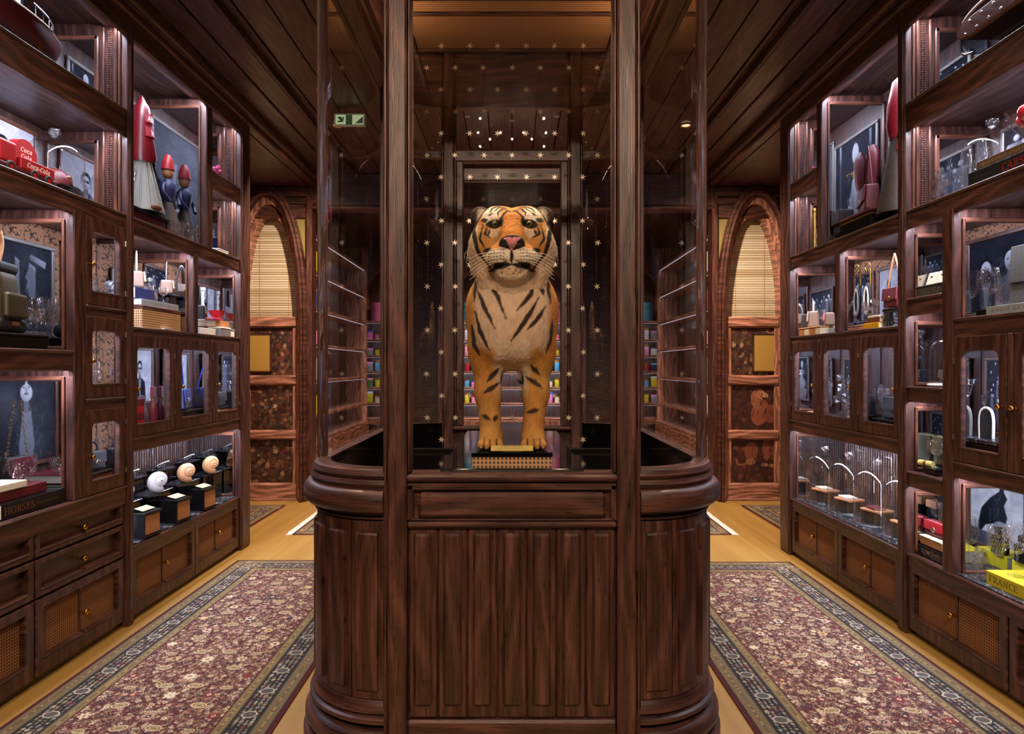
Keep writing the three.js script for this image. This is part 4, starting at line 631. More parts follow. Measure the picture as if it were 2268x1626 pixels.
function ledUp(parent, s, ue, dir, v0, v1, k) { // upright strip in the groove of a cheek, shining across the bay and towards its back
  const u = ue + dir * 0.012; mesh('led_strip', boxAt(s * (ue + dir * 0.002), s * (ue + dir * 0.008), v0, v1, -0.0335, -0.0305, 0.0005), M.led, parent);
  const l = new THREE.RectAreaLight(COOL, LED_POWER * k, 0.014, v1 - v0); l.name = 'led_light'; l.position.set(s * u, (v0 + v1) / 2, -0.032); const dx = s * dir * 0.62, dz = -0.78; l.rotation.y = Math.atan2(-dx, -dz); parent.add(l);
}
const drawersRow = (u0, u1) => [{ u0, u1, v0: 0.58, v1: 0.705, fw: 0.028 }, { u0, u1, v0: 0.395, v1: 0.577, fw: 0.032 }, { u0, u1, v0: 0.035, v1: 0.392, fw: 0.05, fb: 0.075, cane: true, kv: 0.215 }];
// left wall, near unit
cabinet(1, 'near left oak cabinet with red truck shelf, glass doors and drawers', {
  span: [1.66, 3.53], posts: [[1.66, 1.7, 0, 3.34], [2.5, 2.56, 0.79, 3.34], [3.52, 3.578, 0, 3.42, 0.022], [3.10, 3.19, 0.79, 2.225]],
  shelves: [[1.7, 3.52, 2.76, 2.88, 0.014], [1.7, 3.52, 2.225, 2.30], [1.7, 3.10, 1.455, 1.53], [3.19, 3.52, 1.715, 1.765], [3.19, 3.52, 1.235, 1.285], [1.7, 3.52, 0.71, 0.79, 0.014]],
  bays: [{ u0: 2.56, u1: 3.52, v0: 2.88, v1: 3.34 }, { u0: 2.56, u1: 3.52, v0: 2.30, v1: 2.76 }, { u0: 2.56, u1: 3.10, v0: 1.53, v1: 2.225, back: M.tapestry }, { u0: 2.56, u1: 3.10, v0: 0.79, v1: 1.455 }],
  doors: [{ u0: 3.19, u1: 3.52, v0: 1.765, v1: 2.225, back: M.tapestry }, { u0: 3.19, u1: 3.52, v0: 1.285, v1: 1.715, back: M.tapestry }, { u0: 3.19, u1: 3.52, v0: 0.79, v1: 1.235, back: M.tapestry }],
  fronts: [...drawersRow(2.86, 3.515), ...drawersRow(2.2, 2.855), ...drawersRow(1.7, 2.195)],
});
// left wall, far unit
cabinet(1, 'far left oak cabinet with the shell display above cane doors', {
  span: [3.579, 5.16], posts: [[4.99, 5.16, 0, 3.42, 0.022], [4.45, 4.54, 2.30, 3.34], [4.27, 4.33, 1.68, 2.225], [4.03, 4.066, 1.045, 1.64], [4.54, 4.572, 1.045, 1.64]],
  shelves: [[3.579, 4.99, 2.225, 2.30], [4.54, 4.99, 2.76, 2.86], [3.579, 4.99, 1.64, 1.68], [3.579, 4.99, 0.985, 1.045], [3.579, 4.99, 0.385, 0.43]],
  bays: [{ u0: 3.579, u1: 4.45, v0: 2.30, v1: 3.34 }, { u0: 4.54, u1: 4.99, v0: 2.86, v1: 3.34 }, { u0: 4.54, u1: 4.99, v0: 2.30, v1: 2.76 }, { u0: 3.579, u1: 4.27, v0: 1.68, v1: 2.225, back: M.tapestry }, { u0: 4.33, u1: 4.99, v0: 1.68, v1: 2.225 }, { u0: 3.579, u1: 4.99, v0: 0.43, v1: 0.985, led: 1.2, top: 0.7, floor: M.marble, arch: false }],
  doors: [{ u0: 3.579, u1: 4.03, v0: 1.045, v1: 1.64 }, { u0: 4.066, u1: 4.54, v0: 1.045, v1: 1.64 }, { u0: 4.572, u1: 4.99, v0: 1.045, v1: 1.64 }],
  fronts: [{ u0: 3.579, u1: 4.3, v0: 0.03, v1: 0.385, fb: 0.075, cane: true, kv: 0.235 }, { u0: 4.3, u1: 4.99, v0: 0.03, v1: 0.385, fb: 0.075, cane: true, kv: 0.235 }],
});
// right wall, near unit
cabinet(-1, 'near right oak cabinet with narrow cubbies and the yellow book shelf', {
  span: [1.66, 3.449], posts: [[1.66, 1.7, 0, 3.34], [2.44, 2.5, 0.43, 3.34], [3.44, 3.509, 0, 3.42, 0.022], [3.08, 3.16, 0.43, 2.225], [2.715, 2.745, 0.99, 1.6]],
  shelves: [[1.7, 3.44, 2.76, 2.88, 0.014], [1.7, 3.44, 2.225, 2.30], [3.16, 3.44, 1.75, 1.82], [3.16, 3.44, 1.285, 1.345], [3.16, 3.44, 0.825, 0.885], [1.7, 3.08, 1.6, 1.685], [1.7, 3.08, 0.935, 0.99], [1.7, 3.44, 0.385, 0.44]],
  bays: [{ u0: 2.5, u1: 3.44, v0: 2.88, v1: 3.34 }, { u0: 2.5, u1: 3.44, v0: 2.30, v1: 2.76 }, { u0: 3.16, u1: 3.44, v0: 1.82, v1: 2.225, arch: 0.025 }, { u0: 3.16, u1: 3.44, v0: 1.345, v1: 1.75, arch: 0.025, led: 1.5 }, { u0: 3.16, u1: 3.44, v0: 0.885, v1: 1.285, arch: 0.025 }, { u0: 3.16, u1: 3.44, v0: 0.44, v1: 0.825, arch: 0.025 }, { u0: 2.5, u1: 3.08, v0: 1.685, v1: 2.225, back: M.tapestry }, { u0: 2.5, u1: 3.08, v0: 0.44, v1: 0.935, floor: M.marble }],
  doors: [{ u0: 2.745, u1: 3.08, v0: 0.99, v1: 1.6, knobFar: false }, { u0: 2.5, u1: 2.715, v0: 0.99, v1: 1.6, knobFar: true }],
  fronts: [{ u0: 2.75, u1: 3.44, v0: 0.03, v1: 0.385, fb: 0.075, cane: true, kv: 0.235 }, { u0: 2.06, u1: 2.745, v0: 0.03, v1: 0.385, fb: 0.075, cane: true, kv: 0.235 }],
});
// right wall, far unit
cabinet(-1, 'far right oak cabinet with the bell jar display above cane doors', {
  span: [3.51, 5.04], posts: [[4.87, 5.04, 0, 3.42, 0.022], [4.39, 4.46, 2.30, 3.34], [4.15, 4.21, 1.68, 2.225], [4.42, 4.46, 1.045, 1.64], [3.925, 3.975, 1.045, 1.64]],
  shelves: [[3.51, 4.87, 2.225, 2.30], [4.46, 4.87, 2.76, 2.86], [3.51, 4.87, 1.64, 1.68], [3.51, 4.87, 0.985, 1.045], [3.51, 4.87, 0.395, 0.44]],
  bays: [{ u0: 3.51, u1: 4.39, v0: 2.30, v1: 3.34 }, { u0: 4.46, u1: 4.87, v0: 2.86, v1: 3.34 }, { u0: 4.46, u1: 4.87, v0: 2.30, v1: 2.76 }, { u0: 3.51, u1: 4.15, v0: 1.68, v1: 2.225, back: M.tapestry }, { u0: 4.21, u1: 4.87, v0: 1.68, v1: 2.225 }, { u0: 3.51, u1: 4.87, v0: 0.44, v1: 0.985, led: 1.2, top: 0.7, floor: M.marble, arch: false }],
  doors: [{ u0: 3.51, u1: 3.925, v0: 1.045, v1: 1.64 }, { u0: 3.975, u1: 4.42, v0: 1.045, v1: 1.64 }, { u0: 4.46, u1: 4.87, v0: 1.045, v1: 1.64 }],
  fronts: [{ u0: 3.51, u1: 4.18, v0: 0.03, v1: 0.395, fb: 0.075, cane: true, kv: 0.235 }, { u0: 4.18, u1: 4.87, v0: 0.03, v1: 0.395, fb: 0.075, cane: true, kv: 0.235 }],
});
// ---------------------------------------------------------------- goods: builders
const at = (s, u, v, w) => [-s * (CAB + w), v, -u];
const put = (name, label, cat, s, u, v, w, turn = 0, group) => thing(name, label, cat, at(s, u, v, w), s * Math.PI / 2 + turn, group);
// black and white prints
function art(kind, seed = 1, W = 224, H = 288) {
  return canvasTex(W, H, (g, w, h) => {
    const r = rng(seed), gr = (v) => { const q = Math.round(255 * clamp(v)); return `rgb(${q},${q},${Math.min(255, Math.round(q * 1.03 + 6))})`; };
    const tone = (x0, y0, x1, y1, v) => { const q = g.createLinearGradient(x0, y0, x1, y1); q.addColorStop(0, gr(v * 1.12 + 0.02)); q.addColorStop(0.55, gr(v)); q.addColorStop(1, gr(v * 0.5)); return q; }; // printed modelling inside the photograph
    const ell = (x, y, a, b, v, rot = 0) => { g.fillStyle = tone((x - a) * w, (y - b) * h, (x + a) * w, (y + b) * h, v); g.beginPath(); g.ellipse(x * w, y * h, a * w, b * h, rot, 0, 6.3); g.fill(); };
    const poly = (pts, v) => { const xs = pts.map((p) => p[0] * w); g.fillStyle = tone(Math.min(...xs), 0, Math.max(...xs), h * 0.2, v); g.beginPath(); pts.forEach(([x, y], i) => g[i ? 'lineTo' : 'moveTo'](x * w, y * h)); g.closePath(); g.fill(); };
    const bg = (v) => { g.fillStyle = gr(v); g.fillRect(0, 0, w, h); for (let i = 0; i < 90; i++) { g.globalAlpha = 0.1; g.fillStyle = gr(v * (r() > 0.5 ? 1.7 : 0.5)); g.beginPath(); g.ellipse(r() * w, r() * h, (0.03 + r() * 0.2) * w, (0.03 + r() * 0.25) * h, r() * 3, 0, 6.3); g.fill(); } g.globalAlpha = 1; g.filter = 'blur(1.6px)'; };
    const bust = (x, y, k, o = {}) => { const { skin = 0.72, hair = 0.08, coat = 0.1, shirt = 0.85, glasses = false, beard = false } = o;
      poly([[x - 0.36 * k, y + 0.9 * k], [x - 0.3 * k, y + 0.36 * k], [x - 0.1 * k, y + 0.25 * k], [x + 0.1 * k, y + 0.25 * k], [x + 0.3 * k, y + 0.36 * k], [x + 0.36 * k, y + 0.9 * k]], coat); poly([[x - 0.08 * k, y + 0.24 * k], [x + 0.08 * k, y + 0.24 * k], [x + 0.03 * k, y + 0.8 * k], [x - 0.03 * k, y + 0.8 * k]], shirt);
      ell(x, y - 0.03 * k, 0.15 * k, 0.19 * k, hair); poly([[x - 0.06 * k, y + 0.1 * k], [x + 0.06 * k, y + 0.1 * k], [x + 0.07 * k, y + 0.3 * k], [x - 0.07 * k, y + 0.3 * k]], skin * 0.85); ell(x, y + 0.02 * k, 0.115 * k, 0.16 * k, skin); ell(x + 0.045 * k, y + 0.03 * k, 0.05 * k, 0.12 * k, skin * 0.82);
      if (beard) ell(x, y + 0.12 * k, 0.11 * k, 0.11 * k, 0.06); ell(x, y + 0.1 * k, 0.035 * k, 0.01 * k, beard ? 0.45 : 0.3);
      for (const q of [-1, 1]) ell(x + q * 0.052 * k, y - 0.005 * k, (glasses ? 0.045 : 0.022) * k, (glasses ? 0.034 : 0.01) * k, 0.06); if (glasses) { g.fillStyle = gr(0.06); g.fillRect((x - 0.06 * k) * w, (y - 0.012 * k) * h, 0.12 * k * w, 0.008 * k * h); } };
    const figure = (x, y, k, v) => { ell(x, y, 0.035 * k, 0.04 * k, v); poly([[x - 0.07 * k, y + 0.05 * k], [x + 0.07 * k, y + 0.05 * k], [x + 0.1 * k, y + 0.3 * k], [x + 0.06 * k, y + 0.6 * k], [x - 0.06 * k, y + 0.6 * k], [x - 0.1 * k, y + 0.3 * k]], v * 0.9); };
    if (kind === 'suit') { bg(0.78); bust(0.5, 0.36, 0.72, { glasses: true }); }
    else if (kind === 'neck') { bg(0.13); for (let i = 0; i < 16; i++) { g.globalAlpha = 0.12; ell(r(), r(), 0.25, 0.18, 0.3); } g.globalAlpha = 1; poly([[0.4, 0.98], [0.36, 0.8], [0.42, 0.4], [0.56, 0.4], [0.62, 0.8], [0.6, 0.98]], 0.82); poly([[0.46, 0.42], [0.54, 0.42], [0.55, 0.2], [0.45, 0.2]], 0.7); ell(0.5, 0.19, 0.1, 0.1, 0.8); ell(0.5, 0.2, 0.035, 0.014, 0.3); ell(0.5, 0.15, 0.022, 0.03, 0.62); for (const q of [0.46, 0.54]) ell(q, 0.125, 0.02, 0.01, 0.4); poly([[0.47, 0.12], [0.53, 0.12], [0.5, 0.0]], 0.8); g.strokeStyle = gr(0.35); g.lineWidth = 3; g.beginPath(); g.moveTo(0.42 * w, 0.45 * h); g.lineTo(0.5 * w, 0.6 * h); g.lineTo(0.58 * w, 0.45 * h); g.stroke(); }
    else if (kind === 'profile') { bg(0.14); poly([[0.3, 0.25], [0.42, 0.2], [0.45, 0.3], [0.5, 0.38], [0.45, 0.42], [0.47, 0.48], [0.42, 0.6], [0.3, 0.62]], 0.7); poly([[0.6, 0.2], [0.68, 0.16], [0.66, 0.5], [0.58, 0.98], [0.5, 0.98], [0.6, 0.5]], 0.78); ell(0.78, 0.42, 0.07, 0.14, 0.5); poly([[0.1, 0.16], [0.4, 0.1], [0.42, 0.16], [0.12, 0.24]], 0.5); for (let i = 0; i < 10; i++) poly([[0.3 + i * 0.05, 0.98], [0.34 + i * 0.05, 0.98], [0.5 + i * 0.04, 0.8], [0.48 + i * 0.04, 0.8]], 0.3 + 0.4 * r()); }
    else if (kind === 'duo') { bg(0.1); bust(0.32, 0.32, 0.8, { coat: 0.55, shirt: 0.6, hair: 0.05 }); bust(0.72, 0.4, 0.78, { beard: true, hair: 0.04, coat: 0.2 }); }
    else if (kind === 'veil') { bg(0.12); for (const x of [0.12, 0.86]) poly([[x, 0], [x + 0.05, 0], [x + 0.05, 1], [x, 1]], 0.42); poly([[0.5, 0.2], [0.62, 0.5], [0.8, 1], [0.2, 1], [0.36, 0.5]], 0.86); ell(0.5, 0.16, 0.08, 0.1, 0.9); ell(0.5, 0.26, 0.05, 0.06, 0.55); for (const q of [0.45, 0.55]) ell(q, 0.25, 0.018, 0.012, 0.08); for (let i = 0; i < 40; i++) ell(0.3 + r() * 0.4, 0.5 + r() * 0.5, 0.012, 0.02, r() * 0.5 + 0.3); }
    else if (kind === 'crowd') { bg(0.15); for (let i = 0; i < 9; i++) figure(0.06 + i * 0.11, 0.15 + r() * 0.25, 0.9 + r() * 0.5, 0.35 + r() * 0.55); }
    else if (kind === 'leap') { bg(0.7); poly([[0.36, 0.0], [0.42, 0.02], [0.44, 0.22], [0.62, 0.34], [0.78, 0.5], [0.92, 0.98], [0.7, 0.72], [0.5, 0.66], [0.36, 0.72], [0.3, 0.55], [0.36, 0.4], [0.3, 0.3], [0.36, 0.22]], 0.09); ell(0.42, 0.72, 0.14, 0.1, 0.45); poly([[0, 0.84], [1, 0.8], [1, 1], [0, 1]], 0.5); }
    else if (kind === 'sky') { bg(0.22); for (let i = 0; i < 60; i++) { g.globalAlpha = 0.1; ell(r(), r() * 0.8, 0.3, 0.1, 0.3); } g.globalAlpha = 1; poly([[0.5, 0.28], [0.56, 0.3], [0.6, 0.5], [0.66, 0.56], [0.58, 0.72], [0.54, 0.6]], 0.86); poly([[0.52, 0.62], [0.9, 0.5], [1, 1], [0.4, 1]], 0.06); ell(0.62, 0.56, 0.05, 0.05, 0.5); }
    else if (kind === 'stage') { bg(0.12); for (let i = 0; i < 14; i++) ell(r(), r() * 0.5, 0.02, 0.02, 0.9); figure(0.6, 0.25, 1.2, 0.75); figure(0.3, 0.45, 0.8, 0.6); figure(0.85, 0.5, 0.7, 0.85); }
    else if (kind === 'birch') { bg(0.7); for (let i = 0; i < 15; i++) { const x = r(); poly([[x, 0], [x + 0.03 + r() * 0.03, 0], [x + 0.05, 1], [x + 0.01, 1]], r() * 0.4); } figure(0.4, 0.35, 0.9, 0.2); }
    g.globalAlpha = 0.16; for (let i = 0; i < 70; i++) { const x = 0.2 + r() * 0.6, y = 0.25 + r() * 0.75; g.strokeStyle = gr(r()); g.lineWidth = 1 + r() * 3; g.beginPath(); g.moveTo(x * w, y * h); g.quadraticCurveTo((x + r() * 0.1 - 0.05) * w, (y + 0.06) * h, (x + r() * 0.14 - 0.07) * w, (y + r() * 0.16) * h); g.stroke(); } g.filter = 'none'; g.globalAlpha = 0.12; for (let i = 0; i < 2600; i++) { g.fillStyle = r() > 0.5 ? '#fff' : '#000'; g.fillRect(r() * w, r() * h, 1.5, 1.5); } g.globalAlpha = 1;
  });
}
const prints = {}; ['suit', 'neck', 'profile', 'duo', 'veil', 'crowd', 'leap', 'sky', 'stage', 'birch'].forEach((k, i) => { prints[k] = new THREE.MeshPhysicalMaterial({ color: 0xffffff, roughness: 0.9, specularIntensity: 0.15, map: art(k, 40 + i) }); });
function picture(label, s, u, v, wd, ht, kind, fm = M.frameDark, fw = 0.022, w = DEPTH - 0.014, tilt = 0) {
  const o = put('framed_photograph', label, 'photograph', s, u, v, w, 0, 'framed black and white photographs'), z = 0.016;
  mesh('frame', join(boxAt(-wd / 2, wd / 2, 0, fw, 0, z, 0.004), boxAt(-wd / 2, wd / 2, ht - fw, ht, 0, z, 0.004), boxAt(-wd / 2, -wd / 2 + fw, fw, ht - fw, 0, z, 0.004), boxAt(wd / 2 - fw, wd / 2, fw, ht - fw, 0, z, 0.004)), fm, o);
  mesh('print', new THREE.PlaneGeometry(wd - 2 * fw + 0.004, ht - 2 * fw + 0.004).translate(0, ht / 2, 0.006), prints[kind], o);
  mesh('backing', boxAt(-wd / 2 + 0.004, wd / 2 - 0.004, 0.004, ht - 0.004, 0, 0.004, 0.001), M.blackMatte, o); if (tilt) o.rotation.order = 'YXZ', o.rotation.x = tilt; return o;
}
const G = {
  goblet: (h, r) => ({ bowl: lathe([[0.004, h * 0.42], [r * 0.5, h * 0.47], [r * 0.86, h * 0.58], [r, h * 0.76], [r * 0.97, h * 0.9], [r * 0.92, h]], 24), stem: lathe([[0.004, h * 0.42], [0.009, h * 0.4], [0.005, h * 0.34], [0.0045, h * 0.1], [0.012, h * 0.04], [r * 0.82, h * 0.012], [r * 0.84, 0.001], [0.0005, 0.001]], 20) }),
};
function goblet(label, s, u, v, w, h = 0.2, r = 0.042, mat = M.crystal, grp = 'cut crystal goblets') { const o = put('crystal_goblet', label, 'goblet', s, u, v, w, 0, grp), g = G.goblet(h, r); mesh('bowl', g.bowl, mat, o); mesh('stem', g.stem, M.crystalClear, o); return o; }
function tumbler(label, s, u, v, w, h = 0.1, r = 0.038, grp = 'crystal tumblers') { const o = put('crystal_tumbler', label, 'tumbler', s, u, v, w, 0, grp); mesh('wall', lathe([[r * 0.84, 0.008], [r * 0.9, h * 0.3], [r, h]], 24), M.crystal, o); mesh('base', lathe([[0.0005, 0.001], [r * 0.84, 0.001], [r * 0.86, 0.008], [0.0005, 0.01]], 24), M.crystalClear, o); return o; }
function vase(label, s, u, v, w, h, prof, name = 'crystal_vase', mat = M.crystal) { const o = put(name, label, 'vase', s, u, v, w); mesh('wall', lathe(prof.map(([r, t]) => [r, t * h]), 28), mat, o); mesh('foot', lathe([[0.0005, 0.001], [prof[0][0] * 1.15, 0.001], [prof[0][0] * 1.15, 0.006], [prof[0][0], 0.01]], 28), M.crystalClear, o); return o; }
function candlestick(label, s, u, v, w, h, arms = 0, mat = M.crystal) { const o = put('candlestick', label, 'candlestick', s, u, v, w); mesh('base', lathe([[0.0005, 0.001], [0.045, 0.001], [0.04, 0.012], [0.016, 0.02]], 20), mat, o); const st = []; for (let i = 0; i < 9; i++) st.push([0.009 + 0.007 * ((i + 1) % 2), 0.02 + (h - 0.05) * i / 8]); mesh('stem', lathe(st, 14), mat, o); const cup = lathe([[0.006, 0], [0.022, 0.006], [0.018, 0.02], [0.02, 0.032]], 16); const c = mesh('cup', cup, mat, o); c.position.y = h - 0.03; for (let a = 0; a < arms; a++) { const q = a ? 1 : -1; mesh('arm', tube([[0, h * 0.6, 0], [q * 0.035, h * 0.56, 0], [q * 0.06, h * 0.72, 0]], 0.005, 14, 6), mat, o); const cc = mesh('cup', cup, mat, o); cc.position.set(q * 0.06, h * 0.72, 0); } return o; }
function decanter(label, s, u, v, w, h, r, fill = M.amber) { const o = put('decanter', label, 'decanter', s, u, v, w); mesh('bottle', rbox(r * 2, h * 0.6, r * 1.6, 0.012).translate(0, h * 0.3, 0), M.crystal, o); mesh('liquid', rbox(r * 1.84, h * 0.38, r * 1.44, 0.01).translate(0, h * 0.2, 0), fill, o); mesh('neck', lathe([[r * 0.5, h * 0.6], [r * 0.32, h * 0.68], [r * 0.34, h * 0.78]], 18), M.crystalClear, o); mesh('stopper', sph(r * 0.42, 10, 6).translate(0, h * 0.88, 0), M.crystal, o); return o; }
function bellJar(label, s, u, v, w, r, h, base = M.black, knob = true) { const o = put('bell_jar', label, 'bell jar', s, u, v, w, 0, 'glass bell jars'); mesh('base', lathe([[0.0005, 0.001], [r * 1.06, 0.001], [r * 1.08, 0.01], [r * 1.02, 0.016], [0.0005, 0.016]], 32), base, o); const pr = []; for (let i = 0; i <= 14; i++) { const a = i / 14 * Math.PI / 2; pr.push([Math.max(r * Math.cos(a), 0.003), h - r * 0.92 + r * 0.92 * Math.sin(a)]); } mesh('dome', lathe([[r, 0.017], [r, h * 0.3], ...pr], 36), M.crystalClear, o); if (knob) mesh('knob', lathe([[0.012, h - 0.003], [0.016, h + 0.012], [0.03, h + 0.024], [0.026, h + 0.044], [0.0005, h + 0.05]], 14), M.crystal, o); mesh('rim', new THREE.TorusGeometry(r, 0.003, 6, 36).rotateX(Math.PI / 2).translate(0, 0.019, 0), M.crystalClear, o); return o; }
function label2d(txt, font, fg, bg, W = 512, H = 96) { return canvasTex(W, H, (g, w, h) => { g.fillStyle = bg; g.fillRect(0, 0, w, h); g.textBaseline = 'middle'; for (const [t, x, size, c, f] of txt) { g.fillStyle = c || fg; g.font = `${f || ''} ${size}px ${font}`; g.fillText(t, x, h / 2); } }); }
function book(label, s, u, v, w, L, T, D, cover, title, turn = 0) {
  const o = put('book', label, 'book', s, u, v, w, turn, 'stacked books');
  mesh('cover', join(boxAt(-L / 2, L / 2, 0, 0.0035, -D, 0, 0.001), boxAt(-L / 2, L / 2, T - 0.0035, T, -D, 0, 0.001), boxAt(-L / 2, L / 2, 0.001, T - 0.001, -0.004, 0.0005, 0.002)), cover, o);
  mesh('pages', boxAt(-L / 2 + 0.005, L / 2 - 0.005, 0.0036, T - 0.0036, -D + 0.006, -0.004, 0.001), M.pages, o);
  if (title) { const m = mesh('title', new THREE.PlaneGeometry(L * 0.985, T * 0.9).translate(0, T / 2, 0.0012), std(0xffffff, 0.5, { map: title }), o); m.userData.label = 'printed spine title'; }
  return o;
}
function handbag(label, s, u, v, w, o2 = {}) {
  const { wd = 0.18, ht = 0.13, dp = 0.08, mat = M.brown, side = mat, flap = mat, handle = 'hoop', hh = 0.12, hm = mat, clasp = M.gold, turn = 0, taper = 0.82 } = o2;
  const o = put('handbag', label, 'handbag', s, u, v, w, turn, 'handbags');
  const b = rbox(wd, ht, dp, 0.014, 3), p = b.attributes.position; for (let i = 0; i < p.count; i++) { const t = p.getY(i) / ht + 0.5, k = lerp(1, taper, t); p.setX(i, p.getX(i) * lerp(1, 0.94, t)); p.setZ(i, p.getZ(i) * k); } b.computeVertexNormals(); mesh('body', b.translate(0, ht / 2, 0), side, o);
  mesh('flap', rbox(wd * 0.95, ht * 0.62, 0.008, 0.004).rotateX(-0.08).translate(0, ht * 0.68, dp * 0.5 * (taper + 1) / 2 + 0.004), flap, o);
  if (clasp) mesh('clasp', join(sph(0.011, 12, 8).scale(1.2, 1, 0.5), new THREE.TorusGeometry(0.012, 0.003, 6, 14)).translate(0, ht * 0.45, dp * 0.5 + 0.006), clasp, o);
  if (handle === 'hoop') mesh('handle', new THREE.TorusGeometry(wd * 0.3, 0.0055, 8, 24, Math.PI).scale(1, hh / (wd * 0.3), 1).translate(0, ht - 0.004, 0), hm, o);
  if (handle === 'strap') mesh('strap', join(tube([[-wd * 0.45, ht * 0.9, 0], [-wd * 0.25, ht + hh * 0.5, 0], [0, ht + hh, 0]], 0.006, 20, 6), tube([[0, ht + hh, 0], [wd * 0.25, ht + hh * 0.5, 0], [wd * 0.45, ht * 0.9, 0]], 0.006, 20, 6)), hm, o);
  if (handle === 'chain') { const ch = []; for (const q of [-1, 1]) for (let i = 0; i < 16; i++) ch.push(new THREE.TorusGeometry(0.006, 0.0018, 5, 10).rotateY(i % 2 ? 1.57 : 0).translate(q * wd * 0.4 * (1 - i / 22), ht + hh * i / 16, 0)); mesh('chain', join(ch), hm, o); }
  return o;
}
function tin(label, s, u, v, w, wd, ht, dp, mat, top = M.black, turn = 0, name = 'box', cat = 'box', grp) { const o = put(name, label, cat, s, u, v, w, turn, grp); mesh('body', boxAt(-wd / 2, wd / 2, 0, ht * 0.82, -dp / 2, dp / 2, 0.004), mat, o); mesh('lid', boxAt(-wd / 2 - 0.003, wd / 2 + 0.003, ht * 0.82, ht, -dp / 2 - 0.003, dp / 2 + 0.003, 0.004), top, o); return o; }
function bottle(label, s, u, v, w, h, r, mat = M.glassDark, cap = M.black, sq = true) { const o = put('perfume_bottle', label, 'bottle', s, u, v, w); mesh('flask', sq ? rbox(r * 2, h * 0.68, r * 1.4, 0.006).translate(0, h * 0.34, 0) : lathe([[0.0005, 0.001], [r, 0.001], [r, h * 0.5], [r * 0.4, h * 0.68]], 20), mat, o); mesh('collar', cyl(r * 0.4, r * 0.4, h * 0.06).translate(0, h * 0.71, 0), M.gold, o); mesh('cap', rbox(r * 1.1, h * 0.26, r * 1.0, 0.004).translate(0, h * 0.87, 0), cap, o); return o; }
function figurine(label, s, u, v, w, h, mats, group) { // little dressed statuette: skirt, torso, arms, head, headdress
  const o = put('figurine', label, 'figurine', s, u, v, w, 0, group), [skirt, torso, headM, hat] = mats; mesh('stand', cyl(h * 0.16, h * 0.18, h * 0.05, 20).translate(0, h * 0.025, 0), M.black, o);
  mesh('skirt', lathe([[h * 0.15, h * 0.05], [h * 0.155, h * 0.12], [h * 0.1, h * 0.3], [h * 0.05, h * 0.46]], 18), skirt, o); mesh('torso', lathe([[h * 0.05, h * 0.45], [h * 0.085, h * 0.58], [h * 0.09, h * 0.66], [h * 0.03, h * 0.73]], 16), torso, o);
  for (const q of [-1, 1]) mesh('arm', tube([[q * h * 0.08, h * 0.66, 0], [q * h * 0.15, h * 0.55, h * 0.03], [q * h * 0.1, h * 0.45, h * 0.08]], h * 0.022, 10, 6), torso, o);
  const hd = mesh('head', sph(h * 0.065, 14, 10).scale(0.9, 1.15, 0.95).translate(0, h * 0.8, 0), headM, o); mesh('headdress', lathe([[h * 0.07, h * 0.83], [h * 0.062, h * 0.92], [h * 0.03, h], [0.0005, h * 1.01]], 16), hat, hd); return o;
}
function sculpt(label, s, u, v, w, h, seed, mat = M.crystal, name = 'crystal_ornament', turn = 0) { // faceted crystal flower cluster
  const o = put(name, label, 'ornament', s, u, v, w, turn, 'crystal ornaments'), r = rng(seed); mesh('base', lathe([[0.0005, 0.001], [h * 0.24, 0.001], [h * 0.2, h * 0.06], [h * 0.06, h * 0.12]], 14), mat, o);
  const bl = []; for (let i = 0; i < 16; i++) { const a = r() * 6.28, q = 0.25 + r() * 0.75; bl.push(new THREE.IcosahedronGeometry(h * (0.06 + 0.06 * r()), 0).translate(Math.cos(a) * h * 0.22 * q, h * (0.3 + 0.62 * r()), Math.sin(a) * h * 0.16 * q)); } mesh('facets', join(bl), mat, o); mesh('stem', cyl(h * 0.03, h * 0.05, h * 0.5, 8).translate(0, h * 0.3, 0), mat, o); return o;
}
